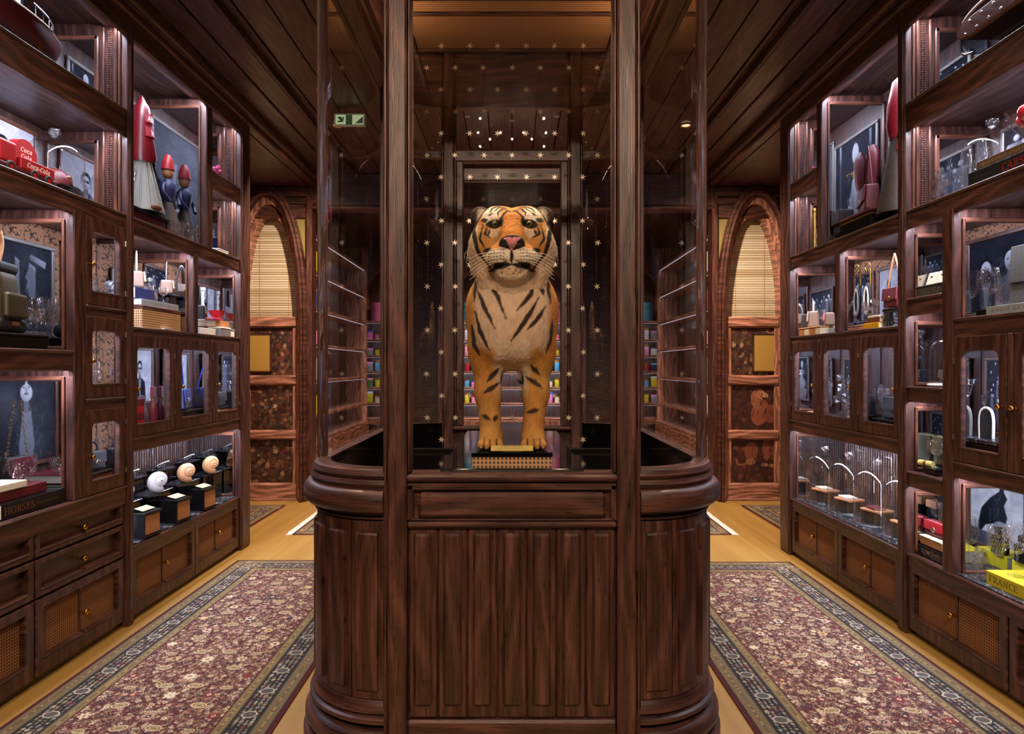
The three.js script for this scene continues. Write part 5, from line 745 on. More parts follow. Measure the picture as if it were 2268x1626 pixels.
// ---------------------------------------------------------------- goods in the left cabinets
picture('framed photograph of a couple behind the model boat', 1, 3.2, 2.9, 0.34, 0.36, 'veil', M.frameSilver);
picture('framed dark stage photograph beside the couple photograph above the red truck', 1, 2.8, 2.9, 0.38, 0.36, 'stage', M.frameSilver);
picture('framed photograph of a man in sunglasses behind the cap jar', 1, 3.2, 2.32, 0.46, 0.4, 'suit', M.frameWood);
picture('framed photograph of a man in sunglasses behind the red truck', 1, 2.76, 2.32, 0.36, 0.4, 'suit', M.frameWood);
picture('framed dark photograph of a face in profile behind the backpack', 1, 2.84, 1.62, 0.42, 0.5, 'profile', M.frameSilver);
picture('framed photograph of a long white neck on a dark ground behind the horse book', 1, 2.83, 0.92, 0.46, 0.5, 'neck', M.frameWood);
{ // model boat
  const o = put('model_boat', 'red and white model motor boat on the top left shelf', 'model boat', 1, 2.9, 2.93, 0.15), L = 0.56;
  const sec = (t) => 0.105 * Math.pow(1 - Math.pow(Math.max(0, t - 0.45) / 0.55, 2.2), 0.8), P = [], UV = [], N = 26, Mq = 10;
  const pt = (i, j) => { const t = i / N, b = sec(t), a = j / Mq * Math.PI, x = -L / 2 + L * t + 0.06 * smooth(0.7, 1, t) * (1 - Math.sin(a)); return [x, 0.012 + 0.12 * (1 - Math.pow(Math.sin(a), 0.7)) + 0.02 * t * t, Math.cos(a) * b]; };
  for (let i = 0; i < N; i++) for (let j = 0; j < Mq; j++) for (const [a, b] of [[0, 0], [1, 0], [1, 1], [0, 0], [1, 1], [0, 1]]) { P.push(...pt(i + a, j + b)); UV.push(i / N, j / Mq); }
  const hg = fromArrays(P, null, UV); hg.computeVertexNormals(); mesh('hull', creased(hg, 0.9), M.redDark, o);
  const ds = new THREE.Shape(); for (let i = 0; i <= 20; i++) ds[i ? 'lineTo' : 'moveTo'](-L / 2 + L * i / 20 + 0.06 * smooth(0.7, 1, i / 20), sec(i / 20)); for (let i = 20; i >= 0; i--) ds.lineTo(-L / 2 + L * i / 20 + 0.06 * smooth(0.7, 1, i / 20), -sec(i / 20));
  mesh('deck', extrude(ds, 0.006, 0.001, 4).rotateX(-Math.PI / 2).translate(0, 0.14, 0), M.grey, o);
  mesh('gunwale', tube([[-L / 2, 0.14, 0.104], [0, 0.143, 0.106], [0.17, 0.15, 0.075], [0.3, 0.16, 0.01]], 0.005, 30, 6), M.silver, o);
  const cb = mesh('cabin', rbox(0.26, 0.11, 0.13, 0.02).translate(-0.13, 0.2, 0), M.white, o); for (let i = 0; i < 3; i++) mesh('cabin_window', boxAt(-0.245 + i * 0.08, -0.185 + i * 0.08, 0.19, 0.235, 0.0655, 0.068, 0.001), M.navy, cb);
  mesh('windscreen', boxAt(0.015, 0.022, 0.15, 0.24, -0.06, 0.06, 0.002), M.glassDark, o);
  const rl = [tube([[0.04, 0.215, 0.085], [0.16, 0.212, 0.065], [0.26, 0.205, 0.012], [0.16, 0.212, -0.065], [0.04, 0.215, -0.085]], 0.003, 30, 5)]; for (const [x, z] of [[0.06, 0.08], [0.12, 0.072], [0.18, 0.055], [0.24, 0.025]]) for (const q of [-1, 1]) rl.push(cyl(0.0025, 0.0025, 0.065, 5).translate(x, 0.178, q * z)); mesh('rail', join(rl), M.silver, o);
  for (const x of [-0.18, 0.1]) mesh('cradle', join(boxAt(x - 0.012, x + 0.012, -0.046, 0.014, -0.07, 0.07, 0.003), boxAt(x - 0.012, x + 0.012, -0.046, 0.05, 0.055, 0.07, 0.003), boxAt(x - 0.012, x + 0.012, -0.046, 0.05, -0.07, -0.055, 0.003)), M.brass, o);
}
{ // red delivery truck
  const o = put('toy_truck', 'red toy delivery truck lettered in white on the second left shelf', 'toy truck', 1, 2.82, 2.304, 0.09); o.scale.setScalar(0.8);
  mesh('chassis', boxAt(-0.3, 0.3, 0.03, 0.05, -0.06, 0.06, 0.003), M.redDark, o);
  const sideT = label2d([['Coca-Cola', 90, 92, '#f0e6dc', 'italic bold']], 'serif', '#f0e6dc', '#98141d', 640, 128);
  mesh('bed', boxAt(0.02, 0.28, 0.05, 0.115, -0.06, 0.06, 0.004), M.red, o); mesh('bed_lettering', new THREE.PlaneGeometry(0.25, 0.056).translate(0.15, 0.083, 0.0612), std(0xffffff, 0.5, { map: sideT }), o);
  mesh('cab', rbox(0.13, 0.13, 0.11, 0.02).translate(-0.06, 0.115, 0), M.red, o); mesh('hood', rbox(0.16, 0.075, 0.09, 0.025).translate(-0.2, 0.09, 0), M.red, o);
  const arc = lathe([[0.0005, 0], [0.09, 0], [0.09, 0.05], [0.0005, 0.05]], 28, 0, Math.PI).rotateX(-Math.PI / 2).rotateY(0); mesh('sign_disc', cyl(0.085, 0.085, 0.05, 32).rotateX(Math.PI / 2).translate(0.1, 0.15, 0), M.red, o);
  mesh('sign_face', new THREE.CircleGeometry(0.08, 32).translate(0.1, 0.15, 0.026), std(0xffffff, 0.5, { map: canvasTex(192, 192, (g, w) => { g.fillStyle = '#a3161f'; g.fillRect(0, 0, w, w); g.fillStyle = '#efe4d8'; g.font = 'italic bold 44px serif'; g.textAlign = 'center'; g.fillText('Coca', 96, 84); g.fillText('Cola', 96, 130); }) }), o);
  for (const x of [-0.23, -0.05, 0.12, 0.23]) for (const q of [-1, 1]) { const wl = mesh('wheel', new THREE.TorusGeometry(0.024, 0.011, 8, 18).translate(x, 0.035, q * 0.055), M.blackMatte, o); mesh('hub', cyl(0.016, 0.016, 0.012, 14).rotateX(Math.PI / 2).translate(x, 0.035, q * 0.058), M.red, wl); }
  for (const x of [-0.27]) for (const q of [-1, 1]) mesh('headlamp', sph(0.014, 12, 8).translate(x, 0.1, q * 0.035), M.chrome, o);
}
{ // cap under a bell jar
  bellJar('tall glass bell jar over a maroon cap on the second left shelf', 1, 3.26, 2.302, 0.2, 0.132, 0.33, M.white);
  const o = put('maroon_cap', 'maroon leather cap with gold lettering under the glass jar', 'cap', 1, 3.26, 2.372, 0.2, 0.5);
  mesh('crown', lathe([[0.076, 0], [0.078, 0.025], [0.066, 0.062], [0.036, 0.085], [0.0005, 0.09]], 28).translate(0, 0.01, 0), M.maroon, o);
  mesh('visor', lathe([[0.07, 0.012], [0.112, 0.0], [0.114, 0.004], [0.07, 0.017]], 28, -1.1, 2.2), M.blackLeather, o);
  mesh('badge', new THREE.CylinderGeometry(0.0745, 0.0805, 0.045, 20, 1, true, -0.45, 0.9).translate(0, 0.045, 0), M.gold, o); mesh('button', sph(0.008).translate(0, 0.1, 0), M.gold, o);
  const p = put('clear_stand', 'clear block holding up the maroon cap', 'stand', 1, 3.26, 2.3185, 0.2); mesh('block', rbox(0.09, 0.04, 0.07, 0.006).translate(0, 0.02, 0), M.crystalClear, p); mesh('pad', boxAt(-0.04, 0.04, 0.04, 0.052, -0.03, 0.03, 0.003), M.white, p);
}
{ // backpack and glass on the middle shelf
  tin('flat black lacquer box under the speckled backpack', 1, 2.785, 1.532, 0.13, 0.4, 0.068, 0.2, M.black, M.black);
  const o = put('backpack', 'speckled gold backpack with black base and tan straps', 'backpack', 1, 2.8, 1.602, 0.13, 0.25);
  const b = rbox(0.25, 0.28, 0.15, 0.06, 5), p = b.attributes.position; for (let i = 0; i < p.count; i++) { const t = p.getY(i) / 0.28 + 0.5; p.setX(i, p.getX(i) * lerp(1, 0.78, t * t)); p.setZ(i, p.getZ(i) * lerp(1, 0.7, t)); } b.computeVertexNormals(); mesh('body', b.translate(0, 0.15, 0), M.goldSequin, o);
  mesh('base', rbox(0.256, 0.07, 0.156, 0.03, 3).translate(0, 0.035, 0), M.blackLeather, o); mesh('pocket', rbox(0.17, 0.11, 0.03, 0.014, 3).translate(0, 0.12, 0.078), M.goldSequin, o); mesh('tag', boxAt(-0.03, 0.03, 0.03, 0.05, 0.077, 0.083, 0.002), M.brown, o);
  for (const q of [-1, 1]) mesh('strap', tube([[q * 0.06, 0.27, -0.03], [q * 0.07, 0.4, -0.01], [q * 0.03, 0.46, 0.0]], 0.012, 16, 6), M.tan, o); mesh('top_flap', rbox(0.18, 0.05, 0.11, 0.02, 3).translate(0, 0.29, 0), M.blackLeather, o);
  goblet('tall cut crystal goblet at the front corner beside the black box', 1, 3.04, 1.532, 0.07, 0.25, 0.052);
  goblet('tall cut crystal goblet standing behind the front corner goblet', 1, 3.04, 1.532, 0.19, 0.25, 0.052);
  vase('flared crystal vase with etched bands behind the backpack', 1, 2.86, 1.532, 0.32, 0.26, [[0.03, 0], [0.045, 0.3], [0.055, 0.7], [0.075, 1]]);
  decanter('square crystal decanter half full of amber spirit near the goblets', 1, 3.0, 1.532, 0.33, 0.17, 0.045);
}
{ // horse book shelf
  const hz = label2d([['HORSES', 14, 78, '#7b4a2e'], ['from Saudi Arabia', 330, 26, '#6b4f2c']], 'serif', '#7b4a2e', '#0e0d10', 640, 110);
  book('thick black coffee table book titled HORSES on the lower left shelf', 1, 2.89, 0.792, 0.02, 0.38, 0.068, 0.3, M.black, hz);
  book('red brown book lying on the HORSES book', 1, 2.85, 0.861, 0.06, 0.33, 0.045, 0.24, M.maroon);
  book('cream book lying on top of the red brown book', 1, 2.78, 0.907, 0.05, 0.2, 0.03, 0.16, M.cream);
  const o = put('winged_bowl', 'crystal bowl with two raised wing points on the books', 'bowl', 1, 2.97, 0.907, 0.14);
  const g = lathe([[0.02, 0.002], [0.04, 0.012], [0.066, 0.05], [0.078, 0.1]], 40), p = g.attributes.position; for (let i = 0; i < p.count; i++) { const x = p.getX(i), y = p.getY(i), z = p.getZ(i), a = Math.atan2(z, x); p.setY(i, y * (0.75 + 0.55 * Math.pow(Math.abs(Math.cos(a)), 3))); p.setZ(i, z * 0.6); } g.computeVertexNormals(); mesh('wall', g, M.crystal, o); mesh('foot', cyl(0.03, 0.035, 0.006, 20).translate(0, 0.003, 0), M.crystalClear, o);
  tumbler('tall crystal tumbler at the left end of the horse book shelf', 1, 2.72, 0.938, 0.12, 0.13, 0.04);
  handbag('speckled grey bag with maroon top on a gold chain beside the books', 1, 2.95, 0.792, 0.375, { wd: 0.17, ht: 0.2, dp: 0.09, mat: M.greySequin, flap: M.maroon, handle: 'chain', hh: 0.3, hm: M.gold, clasp: null, taper: 0.55 });
}
// three small glazed doors
picture('small framed portrait behind the top narrow glass door', 1, 3.39, 1.84, 0.16, 0.24, 'suit', M.frameSilver, 0.016, 0.34);
sculpt('crystal rose cluster behind the top narrow glass door', 1, 3.35, 1.768, 0.16, 0.2, 3);
tin('low black box under the crystal rose in the top narrow cabinet', 1, 3.42, 1.768, 0.07, 0.1, 0.03, 0.06, M.black);
goblet('crystal goblet behind the middle narrow glass door, left of two', 1, 3.3, 1.288, 0.1, 0.19, 0.042); goblet('crystal goblet behind the middle narrow glass door, right of two', 1, 3.41, 1.288, 0.1, 0.19, 0.042);
tin('flat maroon box behind the goblets in the middle narrow cabinet', 1, 3.36, 1.288, 0.24, 0.2, 0.06, 0.12, M.maroon, M.maroon);
tin('pink woven box behind the lowest narrow glass door', 1, 3.36, 0.792, 0.12, 0.24, 0.1, 0.16, M.pinkBox, M.black);
handbag('black crescent bag on the pink woven box', 1, 3.4, 0.894, 0.1, { wd: 0.16, ht: 0.1, dp: 0.06, mat: M.blackLeather, handle: 'hoop', hh: 0.06, clasp: M.silver, taper: 0.6 });
vase('gold speckled cone vase behind the lowest narrow glass door', 1, 3.28, 0.894, 0.16, 0.2, [[0.045, 0], [0.05, 0.3], [0.03, 0.8], [0.02, 1]], 'cone_vase', M.goldSequin);
// tall bay with the dressed figures
picture('large framed photograph of a hand against a dark sky in the tall bay', 1, 4.02, 2.4, 0.7, 0.86, 'sky', M.frameSilver, 0.024);
{
  const t = put('low_table', 'low black display table under the red hooded doll', 'table', 1, 4.0, 2.302, 0.2); mesh('table_top', boxAt(-0.36, 0.24, 0.1, 0.118, -0.17, 0.1, 0.004), M.black, t); for (const x of [-0.33, 0.21]) for (const z of [-0.14, 0.06]) mesh('leg', boxAt(x - 0.012, x + 0.012, 0, 0.1, z - 0.012, z + 0.012, 0.003), M.redDark, t); mesh('drawer', boxAt(-0.3, 0.18, 0.02, 0.1, -0.14, 0.07, 0.003), M.redDark, t);
  const o = put('dressed_doll', 'doll in tall red sequinned hood and flared cream skirt', 'doll', 1, 3.98, 2.421, 0.17);
  mesh('skirt', lathe([[0.125, 0], [0.128, 0.01], [0.09, 0.14], [0.06, 0.27], [0.045, 0.33]], 24), M.cloth, o);
  const pl = []; for (let i = 0; i < 14; i++) { const a = i / 14 * 6.283; pl.push(tube([[Math.cos(a) * 0.126, 0.01, Math.sin(a) * 0.126], [Math.cos(a) * 0.093, 0.14, Math.sin(a) * 0.093], [Math.cos(a) * 0.05, 0.32, Math.sin(a) * 0.05]], 0.006, 10, 5)); } mesh('pleats', join(pl), M.cloth, o);
  mesh('hood', lathe([[0.075, 0.31], [0.085, 0.35], [0.07, 0.45], [0.06, 0.56], [0.045, 0.66], [0.0005, 0.74]], 24), M.redSequin, o);
  const lt = (t) => canvasTex(128, 64, (g, w, h) => { g.fillStyle = '#86121f'; g.fillRect(0, 0, w, h); g.fillStyle = '#d9d2c8'; g.font = 'bold 56px sans-serif'; g.textAlign = 'center'; g.fillText(t, 64, 52); });
  mesh('letters', new THREE.CylinderGeometry(0.0585, 0.063, 0.05, 16, 1, true, -0.75, 1.5).translate(0, 0.585, 0.0), std(0xffffff, 0.6, { map: lt('AM') }), o); mesh('letters', new THREE.CylinderGeometry(0.066, 0.073, 0.06, 16, 1, true, -0.75, 1.5).translate(0, 0.5, 0.0), std(0xffffff, 0.6, { map: lt('H') }), o);
  mesh('sash', tube([[0.05, 0.33, 0.03], [0.09, 0.26, 0.03], [0.12, 0.14, 0.02]], 0.014, 14, 6), M.blackLeather, o); mesh('shoe', sph(0.03, 12, 8).scale(1.6, 0.6, 0.8).translate(-0.05, 0.02, 0.12), M.brown, o);
  figurine('white lace statuette with brown patterned skirt, nearer of two', 1, 4.14, 2.421, 0.3, 0.3, [M.brocade, M.white, M.white, M.white], 'white lace statuettes'); figurine('white lace statuette with brown patterned skirt, farther of two', 1, 4.24, 2.421, 0.3, 0.26, [M.brocade, M.white, M.white, M.white], 'white lace statuettes');
  figurine('tall figurine in red cap and cape with spotted skirt by the tumblers', 1, 4.335, 2.302, 0.2, 0.6, [M.brocade, M.navy, M.tan, M.red]);
  for (let i = 0; i < 4; i++) tumbler(`clear tumbler on the tall bay shelf, ${['nearest', 'second', 'third', 'farthest'][i]} of the row of four`, 1, 4.2 + i * 0.058, 2.302, 0.045, 0.12, 0.026);
}
vase('white vase in the small cubby above the bottle cubby', 1, 4.8, 2.862, 0.2, 0.2, [[0.03, 0], [0.05, 0.4], [0.03, 0.8], [0.035, 1]], 'white_vase', M.white);
sculpt('pink petal ornament in the upper small cubby', 1, 4.86, 2.862, 0.1, 0.14, 8, M.magenta, 'pink_ornament'); sculpt('rosy petal ornament beside the white vase', 1, 4.72, 2.862, 0.08, 0.1, 9, M.pink, 'pink_ornament');
bottle('tall dark blue bottle in the lower small cubby', 1, 4.9, 2.302, 0.2, 0.26, 0.035, M.navy, M.silver); vase('pale pleated vase beside the dark blue bottle', 1, 4.78, 2.302, 0.26, 0.27, [[0.04, 0], [0.06, 0.5], [0.035, 1]], 'white_vase', M.ivory);
tin('white tissue box at the front of the lower small cubby', 1, 4.82, 2.302, 0.08, 0.16, 0.04, 0.08, M.white, M.white);
// middle bays
picture('framed dark figure photograph behind the two hooped handbags', 1, 3.95, 1.9, 0.3, 0.28, 'stage', M.frameWood); picture('framed photograph of striped trees behind the candlestick', 1, 4.7, 1.78, 0.5, 0.36, 'birch', M.frameWood);
tin('wide cane covered box in the left middle bay', 1, 3.98, 1.682, 0.14, 0.44, 0.14, 0.2, M.cane, M.frameWood);
book('pale grey book lying on the wide cane box', 1, 3.98, 1.823, 0.05, 0.42, 0.036, 0.2, M.greyBook, label2d([['L I V I N G   I N', 150, 50, '#3c3c3c']], 'sans-serif', '#333', '#8f9494', 640, 80));
book('dark book under the hooped handbag', 1, 3.86, 1.86, 0.08, 0.2, 0.07, 0.15, M.navy);
handbag('white and tan handbag with tall hoop handle on the dark book', 1, 3.87, 1.932, 0.14, { wd: 0.13, ht: 0.1, dp: 0.09, mat: M.ivory, side: M.taupe, hm: M.grey, hh: 0.12, turn: 0.5 });
handbag('white and tan handbag with tall hoop handle by the bay post', 1, 4.17, 1.93, 0.12, { wd: 0.11, ht: 0.09, dp: 0.08, mat: M.ivory, side: M.taupe, hm: M.silver, hh: 0.12, turn: 0.5 });
tin('dark glass box under the handbag by the bay post', 1, 4.17, 1.861, 0.12, 0.13, 0.068, 0.1, M.glassDark, M.black);
decanter('crystal decanter with amber spirit between the hooped handbags', 1, 4.05, 1.861, 0.16, 0.17, 0.04); goblet('small crystal goblet in front of the amber decanter', 1, 4.06, 1.861, 0.08, 0.1, 0.028);
tin('cream place card on the shelf before the cane box', 1, 4.0, 1.682, 0.025, 0.09, 0.012, 0.025, M.cream, M.white);
handbag('black and silver handbag with round handle in the right middle bay', 1, 4.62, 1.8, 0.12, { wd: 0.12, ht: 0.1, dp: 0.07, mat: M.greySequin, side: M.blackLeather, hm: M.blackLeather, hh: 0.1, turn: 0.4 });
vase('small red glass bowl in the right middle bay', 1, 4.84, 1.82, 0.1, 0.06, [[0.02, 0], [0.05, 0.5], [0.062, 1]], 'red_bowl', M.red); candlestick('white twisted candlestick behind the red bowl', 1, 4.86, 1.8, 0.22, 0.26, 0, M.white);
book('white book under the black and silver handbag', 1, 4.6, 1.682, 0.05, 0.24, 0.05, 0.18, M.white); book('tan book under the red bowl', 1, 4.83, 1.752, 0.05, 0.22, 0.05, 0.18, M.tan); book('magenta book beside the red bowl', 1, 4.72, 1.803, 0.03, 0.14, 0.014, 0.1, M.magenta); tin('grey striped gift box at the front of the right middle bay', 1, 4.8, 1.682, 0.06, 0.16, 0.068, 0.1, M.grey, M.white); tin('white box in the far corner of the right middle bay', 1, 4.93, 1.682, 0.06, 0.08, 0.06, 0.08, M.white, M.greyBook);
// doors row
picture('framed pale portrait behind the first glass door of the far left cabinet', 1, 3.8, 1.2, 0.3, 0.38, 'suit', M.frameDark, 0.018, 0.345);
for (let i = 0; i < 5; i++) book(`red leather book in the stack behind the first glass door, ${['lowest', 'second from the bottom', 'middle', 'second from the top', 'topmost'][i]}`, 1, 3.73, 1.047 + i * 0.043, 0.05, 0.14, 0.042, 0.1, i % 2 ? M.red : M.maroon);
sculpt('crystal flower beside the red book stack', 1, 3.88, 1.047, 0.12, 0.24, 12); candlestick('slim dark candlestick behind the red book stack', 1, 3.74, 1.265, 0.1, 0.12, 0, M.frameDark); bottle('slim maroon bottle beside the crystal flower', 1, 3.98, 1.047, 0.1, 0.28, 0.024, M.maroon, M.maroon, false);
handbag('blue handbag with blue scarf handle behind the second glass door', 1, 4.35, 1.16, 0.12, { wd: 0.2, ht: 0.14, dp: 0.09, mat: M.blue, side: M.navy, hm: M.blue, handle: 'strap', hh: 0.2, clasp: M.silver, turn: 0.3 });
tin('black lacquer box under the blue handbag', 1, 4.37, 1.047, 0.13, 0.26, 0.11, 0.18, M.black); { const o = put('gold_hook_stand', 'slim gold stand holding a hook beside the blue handbag', 'stand', 1, 4.15, 1.047, 0.08); mesh('pole', cyl(0.005, 0.006, 0.36, 8).translate(0, 0.18, 0), M.gold, o); mesh('hook', new THREE.TorusGeometry(0.03, 0.005, 6, 16, 4).translate(0, 0.37, 0), M.gold, o); mesh('foot', cyl(0.035, 0.04, 0.01, 18).translate(0, 0.005, 0), M.gold, o); }
candlestick('crystal candelabrum with two arms behind the third glass door', 1, 4.72, 1.047, 0.16, 0.36, 2); handbag('small black bag behind the third glass door', 1, 4.86, 1.15, 0.1, { wd: 0.13, ht: 0.11, dp: 0.06, mat: M.blackLeather, handle: null, clasp: null, taper: 1.2 }); tin('tan box under the small black bag', 1, 4.86, 1.047, 0.1, 0.16, 0.1, 0.1, M.tan, M.black); sculpt('crystal pebble cluster behind the third glass door', 1, 4.66, 1.047, 0.08, 0.14, 14);
// shell display
{
  const sc = put('rod_screen', 'screen of thin vertical glass rods at the back of the shell display', 'screen', 1, 4.28, 0.44, 0.4);
  for (let i = 0; i < 44; i++) mesh('rod', cyl(0.0045, 0.0045, 0.5, 6).translate(-0.66 + i * 0.0305, 0.25, 0), i % 2 ? M.silver : M.chrome, sc); mesh('rod_rail', boxAt(-0.69, 0.69, 0, 0.008, -0.008, 0.008, 0.002), M.silver, sc);
  const spiral = (k) => { const P = [], UV = [], Nn = 150, Mm = 12; const pt = (i, j) => { const t = i / Nn, a = t * 6.2832 * 2.8, R = 0.008 * Math.exp(t * 2.05), r = R * 0.72, b = j / Mm * 6.2832, x = Math.cos(a) * (R + Math.cos(b) * r), y = Math.sin(a) * (R + Math.cos(b) * r), z = Math.sin(b) * r * 1.15 - R * 1.1 + 0.05; return [x * k, y * k, z * k]; }; for (let i = 0; i < Nn; i++) for (let j = 0; j < Mm; j++) for (const [a, b] of [[0, 0], [1, 0], [1, 1], [0, 0], [1, 1], [0, 1]]) { P.push(...pt(i + a, j + b)); UV.push(i / Nn, j / Mm); } const g = fromArrays(P, null, UV); g.computeVertexNormals(); return creased(g, 1.2); };
  const sg = spiral(0.8), names = ['nearest', 'second', 'third', 'farthest'], mats = [std(0xd8c9a0, 0.35), std(0xb7b4b8, 0.3), std(0xcf9a72, 0.32), std(0xd3a072, 0.32)];
  [3.74, 4.1, 4.46, 4.82].forEach((u, i) => {
    const st = put('shell_stand', `black two step stand under the ${names[i]} spiral shell`, 'stand', 1, u, 0.44, 0.17, 0, 'black stepped shell stands'); mesh('step', boxAt(-0.15, 0.15, 0, 0.19, -0.07, 0.05, 0.003), M.glassDark, st); mesh('step_top', boxAt(-0.155, 0.155, 0.19, 0.202, -0.075, 0.055, 0.003), M.black, st);
    const o = put('spiral_shell', `polished ${['ivory', 'grey white', 'apricot', 'honey'][i]} spiral shell, ${names[i]} of the four on black stands`, 'shell', 1, u - 0.02, 0.642 + 0.077, 0.12, -0.55, 'polished spiral shells'); mesh('whorl', sg, mats[i], o);
    if (i < 3) { const b = put('card_box', `black rimmed brass box with cream card before the ${names[i]} spiral shell`, 'box', 1, u + 0.06, 0.44, 0.048, -0.1, 'card boxes in the shell display'); mesh('brass_front', boxAt(-0.07, 0.07, 0.012, 0.13, -0.05, 0.05, 0.003), M.tan, b); mesh('rim', join(boxAt(-0.08, 0.08, 0.13, 0.148, -0.06, 0.06, 0.003), boxAt(-0.08, 0.08, 0, 0.012, -0.06, 0.06, 0.003), boxAt(-0.08, -0.068, 0.01, 0.14, -0.055, 0.055, 0.003)), M.black, b); mesh('card', boxAt(-0.055, 0.055, 0, 0.003, -0.03, 0.03, 0.001).rotateX(0.25).translate(0, 0.16, 0), M.card, b); }
    const nb = put('bead_bracelet', `silver bead bracelet on the back ledge behind the ${names[i]} spiral shell`, 'bracelet', 1, u + 0.02, 0.73, 0.32, 0, 'silver bead bracelets'); const bs = []; for (let q = 0; q < 18; q++) { const a = q / 18 * 6.283; bs.push(sph(0.011, 8, 6).translate(Math.cos(a) * 0.055, Math.sin(a) * 0.018 + 0.03, Math.sin(a) * 0.03)); } mesh('beads', join(bs), i % 2 ? M.chrome : M.silver, nb);
    const lg = put('glass_ledge', `glass ledge under the bracelet behind the ${names[i]} spiral shell`, 'stand', 1, u + 0.02, 0.44, 0.32, 0, 'glass bracelet ledges'); mesh('block', rbox(0.2, 0.288, 0.1, 0.006).translate(0, 0.144, 0), M.glassDark, lg); mesh('cap', boxAt(-0.1, 0.1, 0.27, 0.29, -0.05, 0.05, 0.002), M.black, lg);
  });
}

// more crystal and small things among the goods
goblet('short cut crystal goblet before the backpack', 1, 2.95, 1.604, 0.06, 0.12, 0.034);
goblet('crystal goblet behind the winged bowl', 1, 3.06, 0.792, 0.36, 0.24, 0.03);
sculpt('crystal thistle ornament between the decanter and the bay post', 1, 4.13, 1.861, 0.26, 0.15, 52); bottle('clear square scent bottle on the grey book', 1, 3.98, 1.861, 0.1, 0.1, 0.026, M.crystal, M.silver); tumbler('small crystal tumbler beside the scent bottle', 1, 3.99, 1.861, 0.225, 0.08, 0.03);
goblet('pale crystal goblet beside the white candlestick', 1, 4.7, 1.733, 0.2, 0.17, 0.036); sculpt('crystal sprig ornament behind the black and silver handbag', 1, 4.6, 1.733, 0.26, 0.24, 53); candlestick('crystal candlestick at the near side of the right middle bay', 1, 4.42, 1.682, 0.14, 0.28);
goblet('crystal goblet behind the lowest narrow door', 1, 3.45, 0.894, 0.2, 0.16, 0.036); sculpt('crystal bud ornament behind the top narrow door', 1, 3.44, 1.8, 0.12, 0.14, 54); tumbler('crystal tumbler low in the middle narrow cabinet', 1, 3.45, 1.35, 0.22, 0.1, 0.03);
goblet('crystal goblet behind the first far left glass door', 1, 3.83, 1.047, 0.2, 0.22, 0.036); sculpt('crystal coral ornament behind the second glass door', 1, 4.48, 1.047, 0.29, 0.22, 55); goblet('crystal goblet behind the third far left glass door', 1, 4.8, 1.047, 0.2, 0.24, 0.04);
sculpt('crystal fan ornament on the tall bay shelf beside the tumblers', 1, 4.12, 2.302, 0.05, 0.11, 56); vase('crystal vase in the near corner of the tall bay', 1, 3.74, 2.421, 0.12, 0.2, [[0.03, 0], [0.04, 0.4], [0.06, 1]]);

picture('framed striped photograph behind the blue handbag door', 1, 4.33, 1.2, 0.3, 0.36, 'birch', M.frameDark, 0.016, 0.345); picture('framed crowd photograph behind the third far left glass door', 1, 4.78, 1.2, 0.3, 0.36, 'crowd', M.frameDark, 0.016, 0.345);
// ---------------------------------------------------------------- goods in the right cabinets
picture('framed photograph of figures under stage lights on the top right shelf', -1, 3.1, 2.9, 0.44, 0.34, 'stage', M.frameSilver); picture('framed wide crowd photograph on the second right shelf', -1, 3.08, 2.32, 0.5, 0.38, 'crowd', M.frameSilver); picture('framed photograph of a veiled figure at the near end of the second right shelf', -1, 2.66, 2.32, 0.3, 0.38, 'veil', M.frameSilver);
picture('framed photograph of two men, one bearded, behind the beaded bag', -1, 2.8, 1.72, 0.46, 0.44, 'duo', M.frameWood); picture('framed photograph of a dark leaping dancer behind the goblets', -1, 2.78, 0.46, 0.42, 0.44, 'leap', M.frameWood, 0.024);
{ // studded leather case over a dark glass trunk
  const o = put('leather_case', 'long brown leather case with studs and curved end on the top right shelf', 'case', -1, 2.72, 2.885, 0.16);
  const sh = new THREE.Shape(); sh.moveTo(0.2, 0.06); sh.lineTo(-0.3, 0.06); sh.quadraticCurveTo(-0.4, 0.1, -0.4, 0.2); sh.quadraticCurveTo(-0.39, 0.27, -0.3, 0.29); sh.lineTo(0.2, 0.29); sh.closePath();
  mesh('shell', extrude(sh, 0.22, 0.012, 8).translate(0, 0, -0.11), M.glassDark, o);
  const bd = new THREE.Shape(); bd.moveTo(0.2, 0.15); bd.lineTo(-0.3, 0.15); bd.quadraticCurveTo(-0.4, 0.16, -0.41, 0.2); bd.quadraticCurveTo(-0.4, 0.25, -0.3, 0.25); bd.lineTo(0.2, 0.25); bd.closePath(); mesh('band', extrude(bd, 0.25, 0.008, 8).translate(0, 0, -0.125), M.brown, o);
  const st = []; for (let i = 0; i < 7; i++) for (const y of [0.175, 0.225]) st.push(sph(0.008, 8, 6).scale(1, 1, 0.6).translate(-0.34 + i * 0.075 + (y > 0.2 ? 0.03 : 0), y, 0.126)); mesh('studs', join(st), M.silver, o); mesh('trim', tube([[0.2, 0.275, 0.115], [-0.3, 0.275, 0.115], [-0.385, 0.24, 0.11], [-0.4, 0.2, 0.1], [-0.38, 0.1, 0.11], [-0.3, 0.07, 0.115]], 0.006, 40, 6), M.silver, o);
  for (const x of [-0.22, 0.1]) mesh('foot', boxAt(x - 0.05, x + 0.05, 0, 0.062, -0.09, 0.09, 0.004), M.redDark, o);
}
